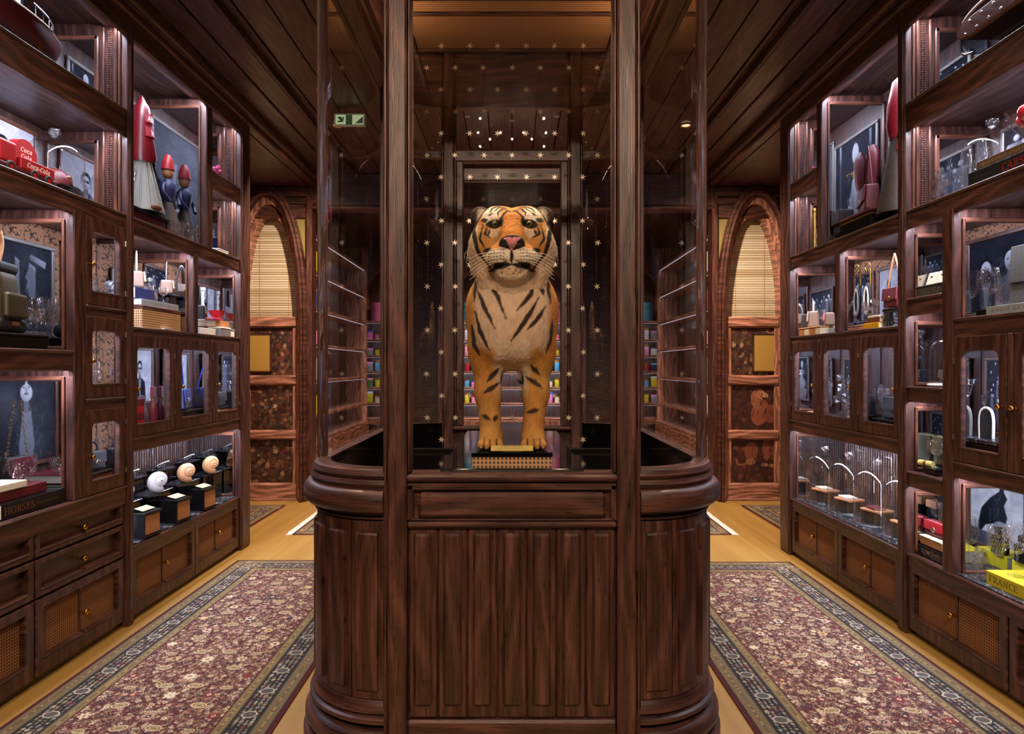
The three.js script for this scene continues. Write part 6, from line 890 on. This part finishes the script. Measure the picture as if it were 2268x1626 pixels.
{ // bowl of red spheres on the books
  book('black coffee table book titled CARS on the second right shelf', -1, 2.82, 2.302, 0.02, 0.4, 0.07, 0.3, M.black, label2d([['THE IMPOSSIBLE', 60, 24, '#3a3a40'], ['CARS', 330, 80, '#8d1420']], 'serif', '#8d1420', '#0d0d10', 640, 110));
  book('brown edged cream book lying on the CARS book', -1, 2.8, 2.373, 0.03, 0.36, 0.04, 0.26, M.brown, label2d([['I M P O S S I B L E   C O L L E C T I O N', 40, 34, '#9c8048']], 'serif', '#9c8048', '#4b3826', 640, 80));
  const o = put('ribbed_bowl', 'ribbed crystal bowl of red glass spheres on the books', 'bowl', -1, 2.76, 2.415, 0.15); const g = lathe([[0.05, 0.002], [0.045, 0.03], [0.06, 0.05], [0.1, 0.1], [0.13, 0.165]], 60), p = g.attributes.position; for (let i = 0; i < p.count; i++) { const a = Math.atan2(p.getZ(i), p.getX(i)), k = 1 + 0.035 * Math.cos(a * 20 + p.getY(i) * 12); p.setX(i, p.getX(i) * k); p.setZ(i, p.getZ(i) * k); } g.computeVertexNormals(); mesh('wall', g, M.crystalClear, o); mesh('foot', cyl(0.05, 0.055, 0.008, 24).translate(0, 0.004, 0), M.crystalClear, o);
  const rs = new THREE.MeshPhysicalMaterial({ color: 0x8c0f1c, roughness: 0.08, clearcoat: 1 }); [[0, 0.105, 0], [0.062, 0.142, 0.01], [-0.062, 0.142, 0.015], [0.005, 0.15, 0.064], [0.0, 0.15, -0.06], [0.01, 0.205, 0.005]].forEach(([x, y, z], i) => { const [px, py, pz] = at(-1, 2.76, 2.415, 0.15), b = thing('red_sphere', `red glass sphere in the ribbed bowl, ${['lowest of the pile', 'on the near side', 'on the far side', 'towards the aisle', 'towards the wall', 'topmost of the pile'][i]}`, 'sphere', [px - z, py + y, pz + x], 0, 'red glass spheres'); mesh('ball', sph(0.037, 22, 16), rs, b); mesh('collar', new THREE.TorusGeometry(0.008, 0.003, 6, 12).rotateX(1.57).translate(0, 0.037, 0), M.gold, b); });
  bellJar('large glass bell jar with crystal handle behind the CARS book', -1, 3.16, 2.302, 0.24, 0.13, 0.34, M.black); const w = put('white_dome_ornament', 'white rounded ornament under the bell jar on the second right shelf', 'ornament', -1, 3.16, 2.32, 0.24); mesh('dome', lathe([[0.06, 0], [0.062, 0.06], [0.045, 0.11], [0.0005, 0.13]], 24), M.white, w); mesh('collar', new THREE.TorusGeometry(0.061, 0.004, 6, 24).rotateX(1.57).translate(0, 0.01, 0), M.silver, w);
}
{ // beaded bag shelf
  book('long grey book lying under the beaded bag', -1, 2.74, 1.687, 0.03, 0.36, 0.04, 0.26, M.greyBook, label2d([['H O U S E   O F   W O N D E R S', 60, 44, '#3a3c3e']], 'sans-serif', '#333', '#8a9092', 640, 80)); tin('low black box beside the long grey book', -1, 2.957, 1.687, 0.1, 0.06, 0.03, 0.14, M.black);
  handbag('large taupe beaded bag with thin dark strap in the upper right bay', -1, 2.74, 1.728, 0.16, { wd: 0.28, ht: 0.27, dp: 0.13, mat: M.goldSequin, side: M.greySequin, flap: M.greySequin, handle: 'strap', hh: 0.14, hm: M.blackLeather, taper: 0.6 }); tumbler('wide cut crystal tumbler beside the beaded bag', -1, 2.98, 1.718, 0.24, 0.13, 0.05); vase('tall cut crystal vase behind the wide tumbler', -1, 2.95, 1.687, 0.34, 0.24, [[0.04, 0], [0.05, 0.5], [0.045, 1]]);
}
{ // narrow cubbies
  picture('small framed leaf photograph in the top narrow cubby', -1, 3.3, 1.9, 0.22, 0.24, 'crowd', M.frameDark, 0.016);
  tin('beaded silver tray in the top narrow cubby', -1, 3.3, 1.822, 0.07, 0.22, 0.06, 0.1, M.greySequin, M.greySequin, 0, 'silver_tray', 'tray'); ['nearest', 'middle', 'farthest'].forEach((n, i) => { const o = put('tag_card', `cream gold stamped tag card on the silver tray, ${n} of three`, 'card', -1, 3.225 + i * 0.08, 1.884, 0.08, 0, 'cream tag cards'); mesh('card', boxAt(-0.036, 0.036, 0, 0.075, -0.005, 0.005, 0.003).rotateX(-0.3), M.cream, o); mesh('stamp', sph(0.009, 10, 6).scale(1, 0.6, 0.3).translate(0, 0.05, -0.008), M.gold, o); });
  tin('brown box behind the cream tag cards', -1, 3.3, 1.822, 0.2, 0.2, 0.1, 0.12, M.brown, M.brown); sculpt('crystal elephant ornament on the brown box', -1, 3.27, 1.924, 0.2, 0.13, 22);
  bellJar('glass bell jar over a small basket in the second narrow cubby', -1, 3.31, 1.347, 0.14, 0.1, 0.27, M.white); handbag('tiny basket bag with hoop handle under the second cubby bell jar', -1, 3.31, 1.366, 0.14, { wd: 0.1, ht: 0.07, dp: 0.07, mat: M.greySequin, side: M.blackLeather, hm: M.blackLeather, hh: 0.07 });
  picture('small framed night photograph in the third narrow cubby', -1, 3.26, 0.9, 0.18, 0.28, 'stage', M.frameDark, 0.014); handbag('gold sequin pouch in the third narrow cubby', -1, 3.355, 0.92, 0.16, { wd: 0.15, ht: 0.16, dp: 0.09, mat: M.goldSequin, handle: null, clasp: null, taper: 0.6 }); tin('black slab under the gold sequin pouch', -1, 3.35, 0.887, 0.17, 0.16, 0.032, 0.13, M.black); goblet('round cut crystal goblet beside the gold sequin pouch', -1, 3.31, 0.92, 0.06, 0.15, 0.04); { const o = put('yellow_scroll', 'rolled yellow paper at the front of the third narrow cubby', 'scroll', -1, 3.372, 0.936, 0.05, 0.3); mesh('roll', cyl(0.016, 0.016, 0.08, 18).rotateZ(Math.PI / 2), std(0xc9bf72, 0.8), o); mesh('band', cyl(0.0165, 0.0165, 0.012, 18).rotateZ(Math.PI / 2), M.gold, o); } tin('black slab under the cut crystal goblet', -1, 3.31, 0.887, 0.06, 0.1, 0.032, 0.07, M.black);
  handbag('red beaded clutch on cream trays in the lowest narrow cubby', -1, 3.34, 0.552, 0.1, { wd: 0.17, ht: 0.08, dp: 0.06, mat: M.redSequin, flap: M.red, handle: 'strap', hh: -0.05, hm: M.maroon, clasp: M.silver, taper: 0.7 }); tin('cream tray under the red beaded clutch', -1, 3.32, 0.50, 0.11, 0.18, 0.05, 0.14, M.tan, M.cream, 0, 'cream_tray', 'tray'); tin('black marble slab under the cream tray', -1, 3.3, 0.442, 0.13, 0.22, 0.056, 0.2, M.marble, M.black); tin('tall dark speckled box behind the red beaded clutch', -1, 3.35, 0.442, 0.3, 0.12, 0.3, 0.1, M.goldSequin, M.black); tin('slim dark box beside the tall speckled box', -1, 3.23, 0.442, 0.3, 0.08, 0.24, 0.1, M.black, M.tan);
}
{ // cupboards with glass doors
  picture('framed dark photograph behind the far glass door of the near right cabinet', -1, 2.92, 1.1, 0.22, 0.4, 'stage', M.frameDark, 0.016, 0.345); tin('black box on the floor of the far glass cupboard', -1, 2.92, 0.992, 0.12, 0.28, 0.12, 0.18, M.black, M.marble);
  for (const [u, n] of [[3.0, 'farther'], [2.83, 'nearer']]) { const o = put('arched_frame', `white arched frame with dark face behind the cupboard door, ${n} of two`, 'frame', -1, u, 1.113, 0.1, 0, 'white arched frames'); const sh = new THREE.Shape(); sh.moveTo(-0.042, 0); sh.lineTo(0.042, 0); sh.lineTo(0.042, 0.1); sh.absarc(0, 0.1, 0.042, 0, Math.PI); sh.closePath(); mesh('face', extrude(sh, 0.012, 0.001, 12), M.blackMatte, o); mesh('rim', tube([[-0.042, 0, 0.008], [-0.042, 0.1, 0.008], [-0.03, 0.13, 0.008], [0, 0.143, 0.008], [0.03, 0.13, 0.008], [0.042, 0.1, 0.008], [0.042, 0, 0.008]], 0.007, 40, 6), M.white, o); }
  candlestick('silver two armed candelabrum between the white arched frames', -1, 2.915, 1.113, 0.15, 0.34, 2, M.silver); goblet('crystal goblet behind the farther white arched frame', -1, 3.02, 1.113, 0.2, 0.2, 0.04); vase('crystal vase behind the nearer cupboard door', -1, 2.6, 0.992, 0.12, 0.3, [[0.04, 0], [0.05, 0.5], [0.07, 1]]);
}
{ // yellow book shelf
  const fr = label2d([['FRANCE', 26, 84, '#2a2608']], 'serif', '#2a2608', '#b9ab14', 640, 120); book('bright yellow book titled FRANCE at the front of the lower right shelf', -1, 2.76, 0.449, 0.035, 0.33, 0.062, 0.22, M.yellow, fr); book('yellow topped grey book under the black perfume bottle', -1, 2.96, 0.449, 0.26, 0.2, 0.07, 0.12, M.yellow); bottle('black square perfume bottle on the yellow topped book', -1, 3.0, 0.52, 0.27, 0.13, 0.034, M.blackGloss, M.black);
  goblet('cut crystal wine glass before the leaping dancer, farthest of three', -1, 2.98, 0.449, 0.13, 0.25, 0.044); goblet('cut crystal wine glass before the leaping dancer, middle of three', -1, 2.83, 0.512, 0.1, 0.23, 0.044); goblet('cut crystal wine glass before the leaping dancer, nearest of three', -1, 2.74, 0.512, 0.13, 0.23, 0.044); decanter('small amber bottle on the FRANCE book', -1, 2.68, 0.512, 0.1, 0.15, 0.03);
}
// tall bay with the maroon bag
picture('large framed photograph of a figure in a white veil in the tall right bay', -1, 4.02, 2.36, 0.6, 0.84, 'veil', M.frameSilver, 0.024); picture('narrow framed dark photograph at the near side of the tall right bay', -1, 3.62, 2.36, 0.18, 0.9, 'sky', M.frameSilver, 0.02);
{
  const t = put('gilt_box', 'low black and gilt box under the maroon flap bag', 'box', -1, 4.04, 2.302, 0.14); mesh('body', boxAt(-0.2, 0.165, 0, 0.11, -0.1, 0.1, 0.004), M.black, t); mesh('gilt_edge', boxAt(-0.202, 0.167, 0.09, 0.1, -0.102, 0.102, 0.002), M.gold, t); mesh('lid', boxAt(-0.205, 0.17, 0.11, 0.128, -0.105, 0.105, 0.004), M.redDark, t);
  handbag('maroon flap bag with tall strap drawn up in the tall right bay', -1, 4.04, 2.431, 0.12, { wd: 0.27, ht: 0.16, dp: 0.09, mat: M.maroon, handle: 'strap', hh: 0.27, hm: M.maroon, turn: -0.35 });
  { const o = put('brass_hook', 'brass hook above the maroon flap bag', 'hook', -1, 3.98, 2.9, DEPTH - 0.016); mesh('plate', boxAt(-0.012, 0.012, -0.03, 0.03, 0, 0.006, 0.002), M.brass, o); mesh('curl', new THREE.TorusGeometry(0.022, 0.004, 6, 16, 4.2).rotateY(1.57).translate(0, -0.01, 0.026), M.brass, o); }
  const o = put('brocade_gown', 'small gown stand with red shawl over a gold brocade skirt', 'gown', -1, 3.75, 2.302, 0.14); mesh('stand', cyl(0.07, 0.08, 0.06, 20).translate(0, 0.03, 0), M.black, o); mesh('skirt', lathe([[0.12, 0.06], [0.12, 0.08], [0.085, 0.28], [0.05, 0.5], [0.04, 0.56]], 24), M.brocade, o); mesh('shawl', lathe([[0.055, 0.5], [0.072, 0.58], [0.066, 0.7], [0.04, 0.84], [0.0005, 0.88]], 20), M.redSequin, o); mesh('shawl_end', tube([[0.05, 0.72, 0.03], [0.075, 0.6, 0.03], [0.06, 0.42, 0.04]], 0.016, 16, 6), M.red, o);
  const k = put('furled_flag', 'tall maroon and grey flag furled above a black pouch in the tall right bay', 'flag', -1, 4.305, 2.302, 0.3); mesh('pole', cyl(0.006, 0.006, 0.66, 8).translate(0, 0.33, 0), M.gold, k); mesh('maroon_cloth', lathe([[0.02, 0.34], [0.05, 0.46], [0.06, 0.6], [0.02, 0.66]], 14).scale(1, 1, 0.6), M.maroon, k); mesh('grey_cloth', lathe([[0.015, 0.2], [0.04, 0.3], [0.03, 0.42]], 14).scale(1, 1, 0.6), M.grey, k); mesh('foot', cyl(0.05, 0.055, 0.012, 18).translate(0, 0.006, 0), M.gold, k);
  handbag('black pouch hanging under the furled flag', -1, 4.318, 2.36, 0.1, { wd: 0.11, ht: 0.16, dp: 0.08, mat: M.blackLeather, handle: null, clasp: null, taper: 1.3 }); tin('low crystal tray under the black pouch', -1, 4.32, 2.302, 0.1, 0.09, 0.056, 0.14, M.crystal, M.crystalClear, 0, 'crystal_tray', 'tray');
}
picture('small framed pale photograph in the upper right small cubby', -1, 4.68, 2.88, 0.3, 0.24, 'birch', M.frameDark, 0.016); sculpt('pink flower ornament in the upper right small cubby', -1, 4.76, 2.862, 0.12, 0.1, 31, M.magenta, 'pink_ornament'); vase('round black vase in the upper right small cubby', -1, 4.64, 2.862, 0.14, 0.11, [[0.03, 0], [0.055, 0.5], [0.03, 1]], 'black_vase', M.black);
picture('small framed blue grey photograph in the lower right small cubby', -1, 4.66, 2.32, 0.3, 0.34, 'crowd', M.frameDark, 0.016); for (let i = 0; i < 2; i++) candlestick(`slim gold candlestick in the lower right small cubby, ${i ? 'farther' : 'nearer'} of two`, -1, 4.66 + i * 0.1, 2.302, 0.12, 0.34, 0, M.gold);
// middle bays
picture('framed figure photograph behind the pink patchwork bag', -1, 4.46, 1.74, 0.4, 0.36, 'crowd', M.frameWood); picture('framed pale portrait of a robed man behind the crystal horse', -1, 3.96, 1.76, 0.26, 0.38, 'suit', M.frameWood); picture('framed dark photograph behind the maroon hanging bag', -1, 3.66, 1.76, 0.26, 0.38, 'stage', M.frameWood);
handbag('pink patchwork handbag with tall dark handle in the middle right bay', -1, 4.5, 1.745, 0.1, { wd: 0.13, ht: 0.09, dp: 0.07, mat: M.pink, side: M.taupe, hm: M.blackLeather, hh: 0.1, turn: -0.4, clasp: M.gold }); handbag('pale floral handbag with hoop handle at the far end of the middle right bay', -1, 4.74, 1.745, 0.1, { wd: 0.14, ht: 0.12, dp: 0.08, mat: M.ivory, side: M.taupe, hm: M.ivory, hh: 0.08, turn: -0.4 });
for (let i = 0; i < 4; i++) tin(`small printed tin at the front of the middle right bay, ${['nearest', 'second', 'third', 'farthest'][i]} of four`, -1, 4.5 + i * 0.085, 1.682, 0.05, 0.075, 0.06, 0.07, i % 2 ? M.tan : M.cream, M.tan, 0, 'printed_tin', 'tin', 'printed tins'); book('pale green book under the pink patchwork bag', -1, 4.33, 1.682, 0.06, 0.2, 0.04, 0.16, M.greyBook); tin('wide cream box under the two small handbags', -1, 4.64, 1.682, 0.16, 0.4, 0.06, 0.12, M.cream, M.cream);
{ const o = put('belt_stand', 'looped black and cream belt hanging from a stand', 'belt', -1, 4.085, 1.74, 0.14); mesh('loop', new THREE.TorusGeometry(0.045, 0.008, 8, 30).scale(0.7, 2.2, 1).translate(0, 0.14, 0), M.blackLeather, o); mesh('inner_loop', new THREE.TorusGeometry(0.034, 0.005, 8, 30).scale(0.7, 2.4, 1).translate(0, 0.14, 0.012), M.ivory, o); mesh('hanger', new THREE.TorusGeometry(0.028, 0.005, 8, 20, 4.4).translate(0, 0.36, 0), M.brass, o); mesh('pole', cyl(0.006, 0.006, 0.36, 8).translate(0, 0.17, -0.015), M.brass, o); mesh('foot', boxAt(-0.045, 0.045, -0.018, 0.004, -0.05, 0.05, 0.003), M.navy, o); }
tin('patterned tan box under the belt stand', -1, 4.085, 1.682, 0.14, 0.1, 0.04, 0.12, M.tan, M.tan); sculpt('crystal horse ornament rearing in the middle right bay', -1, 3.985, 1.682, 0.1, 0.2, 33, M.crystal, 'crystal_ornament', 0.3); sculpt('taller crystal ornament behind the yellow book', -1, 3.9, 1.682, 0.26, 0.28, 34);
book('mustard yellow book at the front of the middle right bay', -1, 3.84, 1.682, 0.02, 0.16, 0.036, 0.16, M.mustard); book('dark brown book lying on the mustard book', -1, 3.835, 1.719, 0.03, 0.14, 0.03, 0.14, M.brown); book('cream open booklet on top of the dark brown book', -1, 3.83, 1.75, 0.03, 0.12, 0.012, 0.11, M.cream); tin('dark marbled box under the maroon hanging bag', -1, 3.695, 1.682, 0.1, 0.11, 0.11, 0.12, M.marble, M.black);
handbag('dark maroon bag with gold clasp and broad tan handle', -1, 3.7, 1.796, 0.08, { wd: 0.15, ht: 0.12, dp: 0.06, mat: M.maroon, handle: 'strap', hh: 0.2, hm: M.tan });
// doors row
sculpt('tall crystal ornament behind the farthest glass door on the right', -1, 4.66, 1.12, 0.14, 0.34, 41); tin('tan printed box behind the farthest glass door on the right', -1, 4.66, 1.047, 0.14, 0.22, 0.072, 0.14, M.tan, M.tan); picture('framed dark photograph behind the middle glass door on the right', -1, 4.2, 1.14, 0.26, 0.38, 'stage', M.frameDark, 0.016, 0.345); candlestick('crystal candlestick with arms behind the middle glass door on the right', -1, 4.16, 1.1, 0.16, 0.28, 2); decanter('amber scent decanter behind the middle glass door on the right', -1, 4.08, 1.1, 0.1, 0.16, 0.03); sculpt('low crystal shell behind the middle glass door on the right', -1, 4.26, 1.1, 0.1, 0.13, 42); tin('dark tiered box behind the middle glass door on the right', -1, 4.18, 1.047, 0.13, 0.3, 0.052, 0.16, M.black, M.brown);
picture('framed photograph beside a wood strip behind the nearest glass door on the right', -1, 3.78, 1.16, 0.18, 0.38, 'veil', M.frameDark, 0.016, 0.345); handbag('black rounded pouch behind the nearest glass door on the right', -1, 3.74, 1.142, 0.12, { wd: 0.15, ht: 0.13, dp: 0.09, mat: M.blackLeather, handle: null, clasp: null, taper: 0.7 }); tin('marbled black slab under the black rounded pouch', -1, 3.72, 1.047, 0.13, 0.3, 0.094, 0.18, M.marble, M.black); vase('small silver jug on the marbled slab', -1, 3.62, 1.142, 0.12, 0.2, [[0.03, 0], [0.045, 0.3], [0.02, 0.7], [0.03, 1]], 'silver_jug', M.silver); sculpt('glass leaf ornament behind the black rounded pouch', -1, 3.78, 1.142, 0.22, 0.2, 44);
// bell jar display
{
  const sc = put('rod_screen', 'screen of thin vertical glass rods at the back of the bell jar display', 'screen', -1, 4.19, 0.45, 0.4); for (let i = 0; i < 44; i++) mesh('rod', cyl(0.0045, 0.0045, 0.49, 6).translate(-0.63 + i * 0.0293, 0.245, 0), i % 2 ? M.silver : M.chrome, sc); mesh('rod_rail', boxAt(-0.65, 0.65, 0, 0.008, -0.008, 0.008, 0.002), M.silver, sc);
  ['nearest', 'second', 'third', 'farthest'].forEach((n, i) => { const u = [3.68, 4.0, 4.33, 4.66][i]; bellJar(`clear glass bell jar over a small box in the low display, ${n} of four`, -1, u, 0.45, 0.15, 0.135, 0.37, M.crystalClear);
    tin(`tan patterned box under the ${n} low bell jar`, -1, u, 0.467, 0.15, 0.14, 0.085, 0.12, M.brocade, M.tan, 0.3, 'patterned_box', 'box', 'boxes under the bell jars'); book(`${['black', 'maroon', 'white', 'cream'][i]} notebook on the box under the ${n} low bell jar`, -1, u, 0.553, 0.1, 0.1, 0.012, 0.08, [M.black, M.maroon, M.white, M.cream][i]); });
  ['nearer', 'farther'].forEach((n, i) => bellJar(`smaller glass bell jar at the back of the low display, ${n} of two`, -1, 4.165 + i * 0.33, 0.45, 0.34, 0.048, 0.44, M.crystalClear));
}

// more crystal and small things among the goods
sculpt('crystal blossom ornament beside the pink patchwork bag', -1, 4.4, 1.723, 0.14, 0.2, 61); goblet('crystal goblet between the two small handbags', -1, 4.62, 1.743, 0.1, 0.13, 0.03); candlestick('crystal candlestick behind the printed tins', -1, 4.3, 1.682, 0.3, 0.3);
goblet('crystal goblet behind the farthest right glass door', -1, 4.525, 1.12, 0.12, 0.18, 0.036); sculpt('crystal spray ornament behind the middle right glass door', -1, 4.32, 1.1, 0.2, 0.3, 62); goblet('crystal goblet beside the silver jug', -1, 3.84, 1.142, 0.1, 0.18, 0.036);
tumbler('cut crystal tumbler in front of the two men photograph', -1, 2.94, 1.718, 0.13, 0.12, 0.04); goblet('crystal goblet at the far corner of the beaded bag bay', -1, 3.015, 1.687, 0.12, 0.24, 0.04);
sculpt('crystal palm ornament on the second right shelf', -1, 3.355, 2.302, 0.1, 0.2, 63); vase('fluted crystal vase on the second right shelf', -1, 3.36, 2.302, 0.32, 0.3, [[0.035, 0], [0.03, 0.4], [0.06, 1]]); tumbler('crystal tumbler on the top right shelf by the photograph', -1, 3.3, 2.882, 0.2, 0.12, 0.04);
sculpt('crystal lotus ornament in the lower right shelf corner', -1, 3.0, 0.449, 0.05, 0.16, 64); goblet('small crystal goblet beside the red clutch', -1, 3.37, 0.552, 0.19, 0.15, 0.034); vase('pale scent vase in the lower right small cubby', -1, 4.78, 2.302, 0.24, 0.22, [[0.03, 0], [0.045, 0.5], [0.03, 1]], 'white_vase', M.ivory);

picture('framed veiled figure behind the farthest right glass door', -1, 4.66, 1.16, 0.28, 0.38, 'veil', M.frameDark, 0.016, 0.345);
// ---------------------------------------------------------------- the room seen behind the kiosk
function backCase(x0, x1, z, turn, label, shelves, power) {
  const o = thing('back_shelving', label, 'shelving', [(x0 + x1) / 2, 0, z], turn, 'lit shelving of the back room'), w = Math.abs(x1 - x0);
  mesh('carcass_back', boxAt(-w / 2, w / 2, 0, 3.3, -0.02, 0, 0.002), M.woodCab, o); for (const x of [-w / 2, w / 2]) mesh('upright', boxAt(x - 0.03, x + 0.03, 0, 3.3, 0, 0.32, 0.004), M.woodBack, o);
  for (const y of shelves) { mesh('shelf', boxAt(-w / 2, w / 2, y - 0.035, y, 0, 0.32, 0.004), M.woodBack, o); mesh('led_strip', boxAt(-w / 2 + 0.05, w / 2 - 0.05, y - 0.041, y - 0.036, 0.28, 0.29, 0.001), M.led, o); const l = new THREE.RectAreaLight(0xe8ecff, LED_POWER * power, w - 0.1, 0.02); l.name = 'led_light'; l.position.set(0, y - 0.046, 0.285); l.rotation.x = -Math.PI / 2 + 0.4; o.add(l); }
  mesh('base_cupboard', boxAt(-w / 2, w / 2, 0, 0.62, 0, 0.34, 0.006), M.woodBack, o); for (let i = 0; i < 4; i++) mesh('cupboard_door', boxAt(-w / 2 + w / 4 * i + 0.02, -w / 2 + w / 4 * (i + 1) - 0.02, 0.08, 0.58, 0.34, 0.355, 0.006), M.woodBack, o);
  return o;
}
{
  const sh = [0.86, 1.12, 1.38, 1.64, 1.9, 2.2];
  backCase(-0.95, 0.95, -10.6, 0, 'bright shelving of colourful goods at the end of the back room', sh, 0.2);
  const a = struct('trim_1', 'dark arched wooden surround over the back room shelving'); const rs = archRing(0, 1.2, 1.0, 2.2, 3.45, 3.2); mesh('arch_surround', extrude(rs, 0.1, 0.015, 24).translate(0, 0, -10.2), M.woodCab, a);
  const r = rng(404), cols = [M.magenta, M.pink, M.blue, M.white, M.red, M.yellow, M.navy, M.cream, M.greyBook, std(0x4aa0c8, 0.6), std(0x3f7a4a, 0.6), std(0xd87ab8, 0.6)], words = ['magenta', 'pink', 'blue', 'white', 'red', 'yellow', 'navy', 'cream', 'grey', 'sky blue', 'green', 'lilac'];
  const rows = ['lowest', 'second', 'third', 'fourth', 'top'];
  for (const side of [-1, 1]) sh.slice(0, 5).forEach((y, j) => { for (let i = 0; i < 4; i++) {
    const k = Math.floor(r() * cols.length), x = side * (0.5 + i * 0.12), h = 0.1 + r() * 0.1, o = thing(i % 2 ? 'gift_box' : 'candle_jar', `${words[k]} ${i % 2 ? 'gift box' : 'candle jar'} on the ${rows[j]} back shelf, ${['first', 'second', 'third', 'fourth'][i]} ${side < 0 ? 'left' : 'right'} of centre`, i % 2 ? 'box' : 'jar', [x, y + 0.001, -10.42], 0, 'colourful goods on the back room shelves');
    if (i % 2) { mesh('body', boxAt(-0.045, 0.045, 0, h * 0.8, -0.04, 0.04, 0.003), cols[k], o); mesh('lid', boxAt(-0.048, 0.048, h * 0.8, h, -0.043, 0.043, 0.003), cols[(k + 3) % cols.length], o); } else { mesh('jar', cyl(0.04, 0.04, h * 0.8, 18).translate(0, h * 0.4, 0), cols[k], o); mesh('lid', cyl(0.042, 0.042, h * 0.2, 18).translate(0, h * 0.9, 0), M.gold, o); } } });
  for (const [x, m, t] of [[-0.72, std(0x3f9ad0, 0.5), 'sky blue'], [0.72, std(0xe070c0, 0.5), 'bright pink']]) { const o = thing('hat_box', `tall ${t} hat box on the highest lit back room shelf`, 'box', [x, 2.201, -10.42]); mesh('body', cyl(0.12, 0.12, 0.24, 28).translate(0, 0.12, 0), m, o); mesh('lid', cyl(0.126, 0.126, 0.06, 28).translate(0, 0.27, 0), m, o); }
  for (const s of [-1, 1]) { const side = s < 0 ? 'left' : 'right'; const o = backCase(-1.3, 1.3, -8.6, -s * Math.PI / 2, `lit shelving along the ${side} wall of the back room`, [0.9, 1.3, 1.72, 2.14, 2.56, 2.98], 0.035); o.position.set(s * 2.58, 0, -8.55);
    [0.9, 1.3, 1.72, 2.14, 2.56].forEach((y, j) => { for (let i = 0; i < 3; i++) { const k = (i * 5 + j * 3 + (s > 0 ? 2 : 0)) % cols.length, b = thing('gift_box', `${words[k]} box on the ${side} back room shelving, shelf ${rows[j]}, ${['nearest', 'second', 'third'][i]} from the archway`, 'box', [s * 2.38, y + 0.001, -7.36 - i * 0.2], 0, `boxes on the ${side} back room shelving`); const h = 0.16 + 0.05 * ((i + j) % 3); mesh('body', boxAt(-0.07, 0.07, 0, h, -0.07, 0.07, 0.003), cols[k], b); mesh('ribbon', boxAt(-0.072, 0.072, 0, h + 0.002, -0.008, 0.008, 0.001), M.gold, b); } }); }
  // exit sign hanging before the back room, seen through the kiosk glass
  const e = thing('exit_sign', 'lit green and white exit sign with arrow hanging in the back room', 'exit sign', [-1.33, 2.86, -5.2]); e.position.set(-1.32, 3.41, -5.15);
  mesh('sign_box', boxAt(-0.125, 0.125, 0, 0.1, -0.015, 0.015, 0.003), M.white, e);
  mesh('sign_face', new THREE.PlaneGeometry(0.24, 0.09).translate(0, 0.05, 0.0162), new THREE.MeshStandardMaterial({ color: 0x222222, roughness: 0.5, emissive: 0xffffff, emissiveIntensity: 0.8, emissiveMap: canvasTex(256, 96, (g, w, h) => { g.fillStyle = '#dfe8b0'; g.fillRect(0, 0, w, h); g.strokeStyle = '#2c4a30'; g.lineWidth = 5; g.strokeRect(4, 4, w - 8, h - 8); g.fillStyle = '#2c4a30'; g.fillRect(96, 6, 56, h - 12); g.beginPath(); g.moveTo(20, 24); g.lineTo(60, 24); g.lineTo(60, 40); g.lineTo(84, 16); g.lineTo(70, 70); g.lineTo(24, 70); g.lineTo(24, 60); g.lineTo(50, 56); g.closePath(); g.fill(); g.beginPath(); g.moveTo(176, 80); g.lineTo(244, 20); g.lineTo(244, 80); g.closePath(); g.fill(); }) }), e);
  for (const x of [-0.1, 0.1]) mesh('hanger', cyl(0.003, 0.003, 0.04, 6).translate(x, 0.12, 0), M.silver, e);
}
// ---------------------------------------------------------------- fittings in the ceiling
for (const [x, z, k, txt, ax, az] of [[-1.42, -2.9, 0.75, 'over the shell display runner'], [1.42, -2.9, 0.75, 'over the bell jar runner'], [-1.42, -4.75, 0.9, 'at the far end of the shell display runner'], [1.42, -4.75, 0.9, 'at the far end of the bell jar runner'], [-1.5, -5.45, 4.0, 'before the floral lacquer door', -2.75, -6.9], [1.5, -5.45, 4.0, 'before the tiger lacquer door', 2.75, -6.9], [-1.42, -1.2, 0.25, 'over the near end of the left runner'], [1.42, -1.2, 0.25, 'over the near end of the right runner'],
  [-0.9, -8.6, 1, 'left in the back room'], [0.9, -8.6, 1, 'right in the back room'], [0, -9.7, 1.2, 'nearest the colourful back room shelving', 0, -10.4]])
  tag(downlight(x, z, k, ax, az), `small recessed ceiling spotlight ${txt}`, 'ceiling light', 'recessed ceiling spotlights');
// small spots clustered in the ceiling before the kiosk (they glint in its front pane)
[[-0.265, 0.9], [0.265, 0.9], [-0.3, 1.22], [-0.1, 1.22], [0.1, 1.22], [0.3, 1.22], [-0.2, 1.38], [0, 1.38], [0.18, 1.38], [-0.3, 1.57], [0.3, 1.57]].forEach(([x, z], i) =>
  tag(downlight(x, z, 0.33, x * 0.9, -1.7, 0.017), `tiny ceiling spot in the cluster before the kiosk, ${['first row left', 'first row right', 'second row far left', 'second row left of centre', 'second row right of centre', 'second row far right', 'third row left', 'third row middle', 'third row right', 'last row left', 'last row right'][i]}`, 'ceiling light', 'tiny ceiling spots before the kiosk'));
// ---------------------------------------------------------------- finish
scene.traverse((o) => { if (o.isMesh) { o.castShadow = o.receiveShadow = true; o.material.side = THREE.DoubleSide; } if (o.isSpotLight) { o.castShadow = true; o.shadow.mapSize.set(1024, 1024); } });
renderer.render(scene, camera);
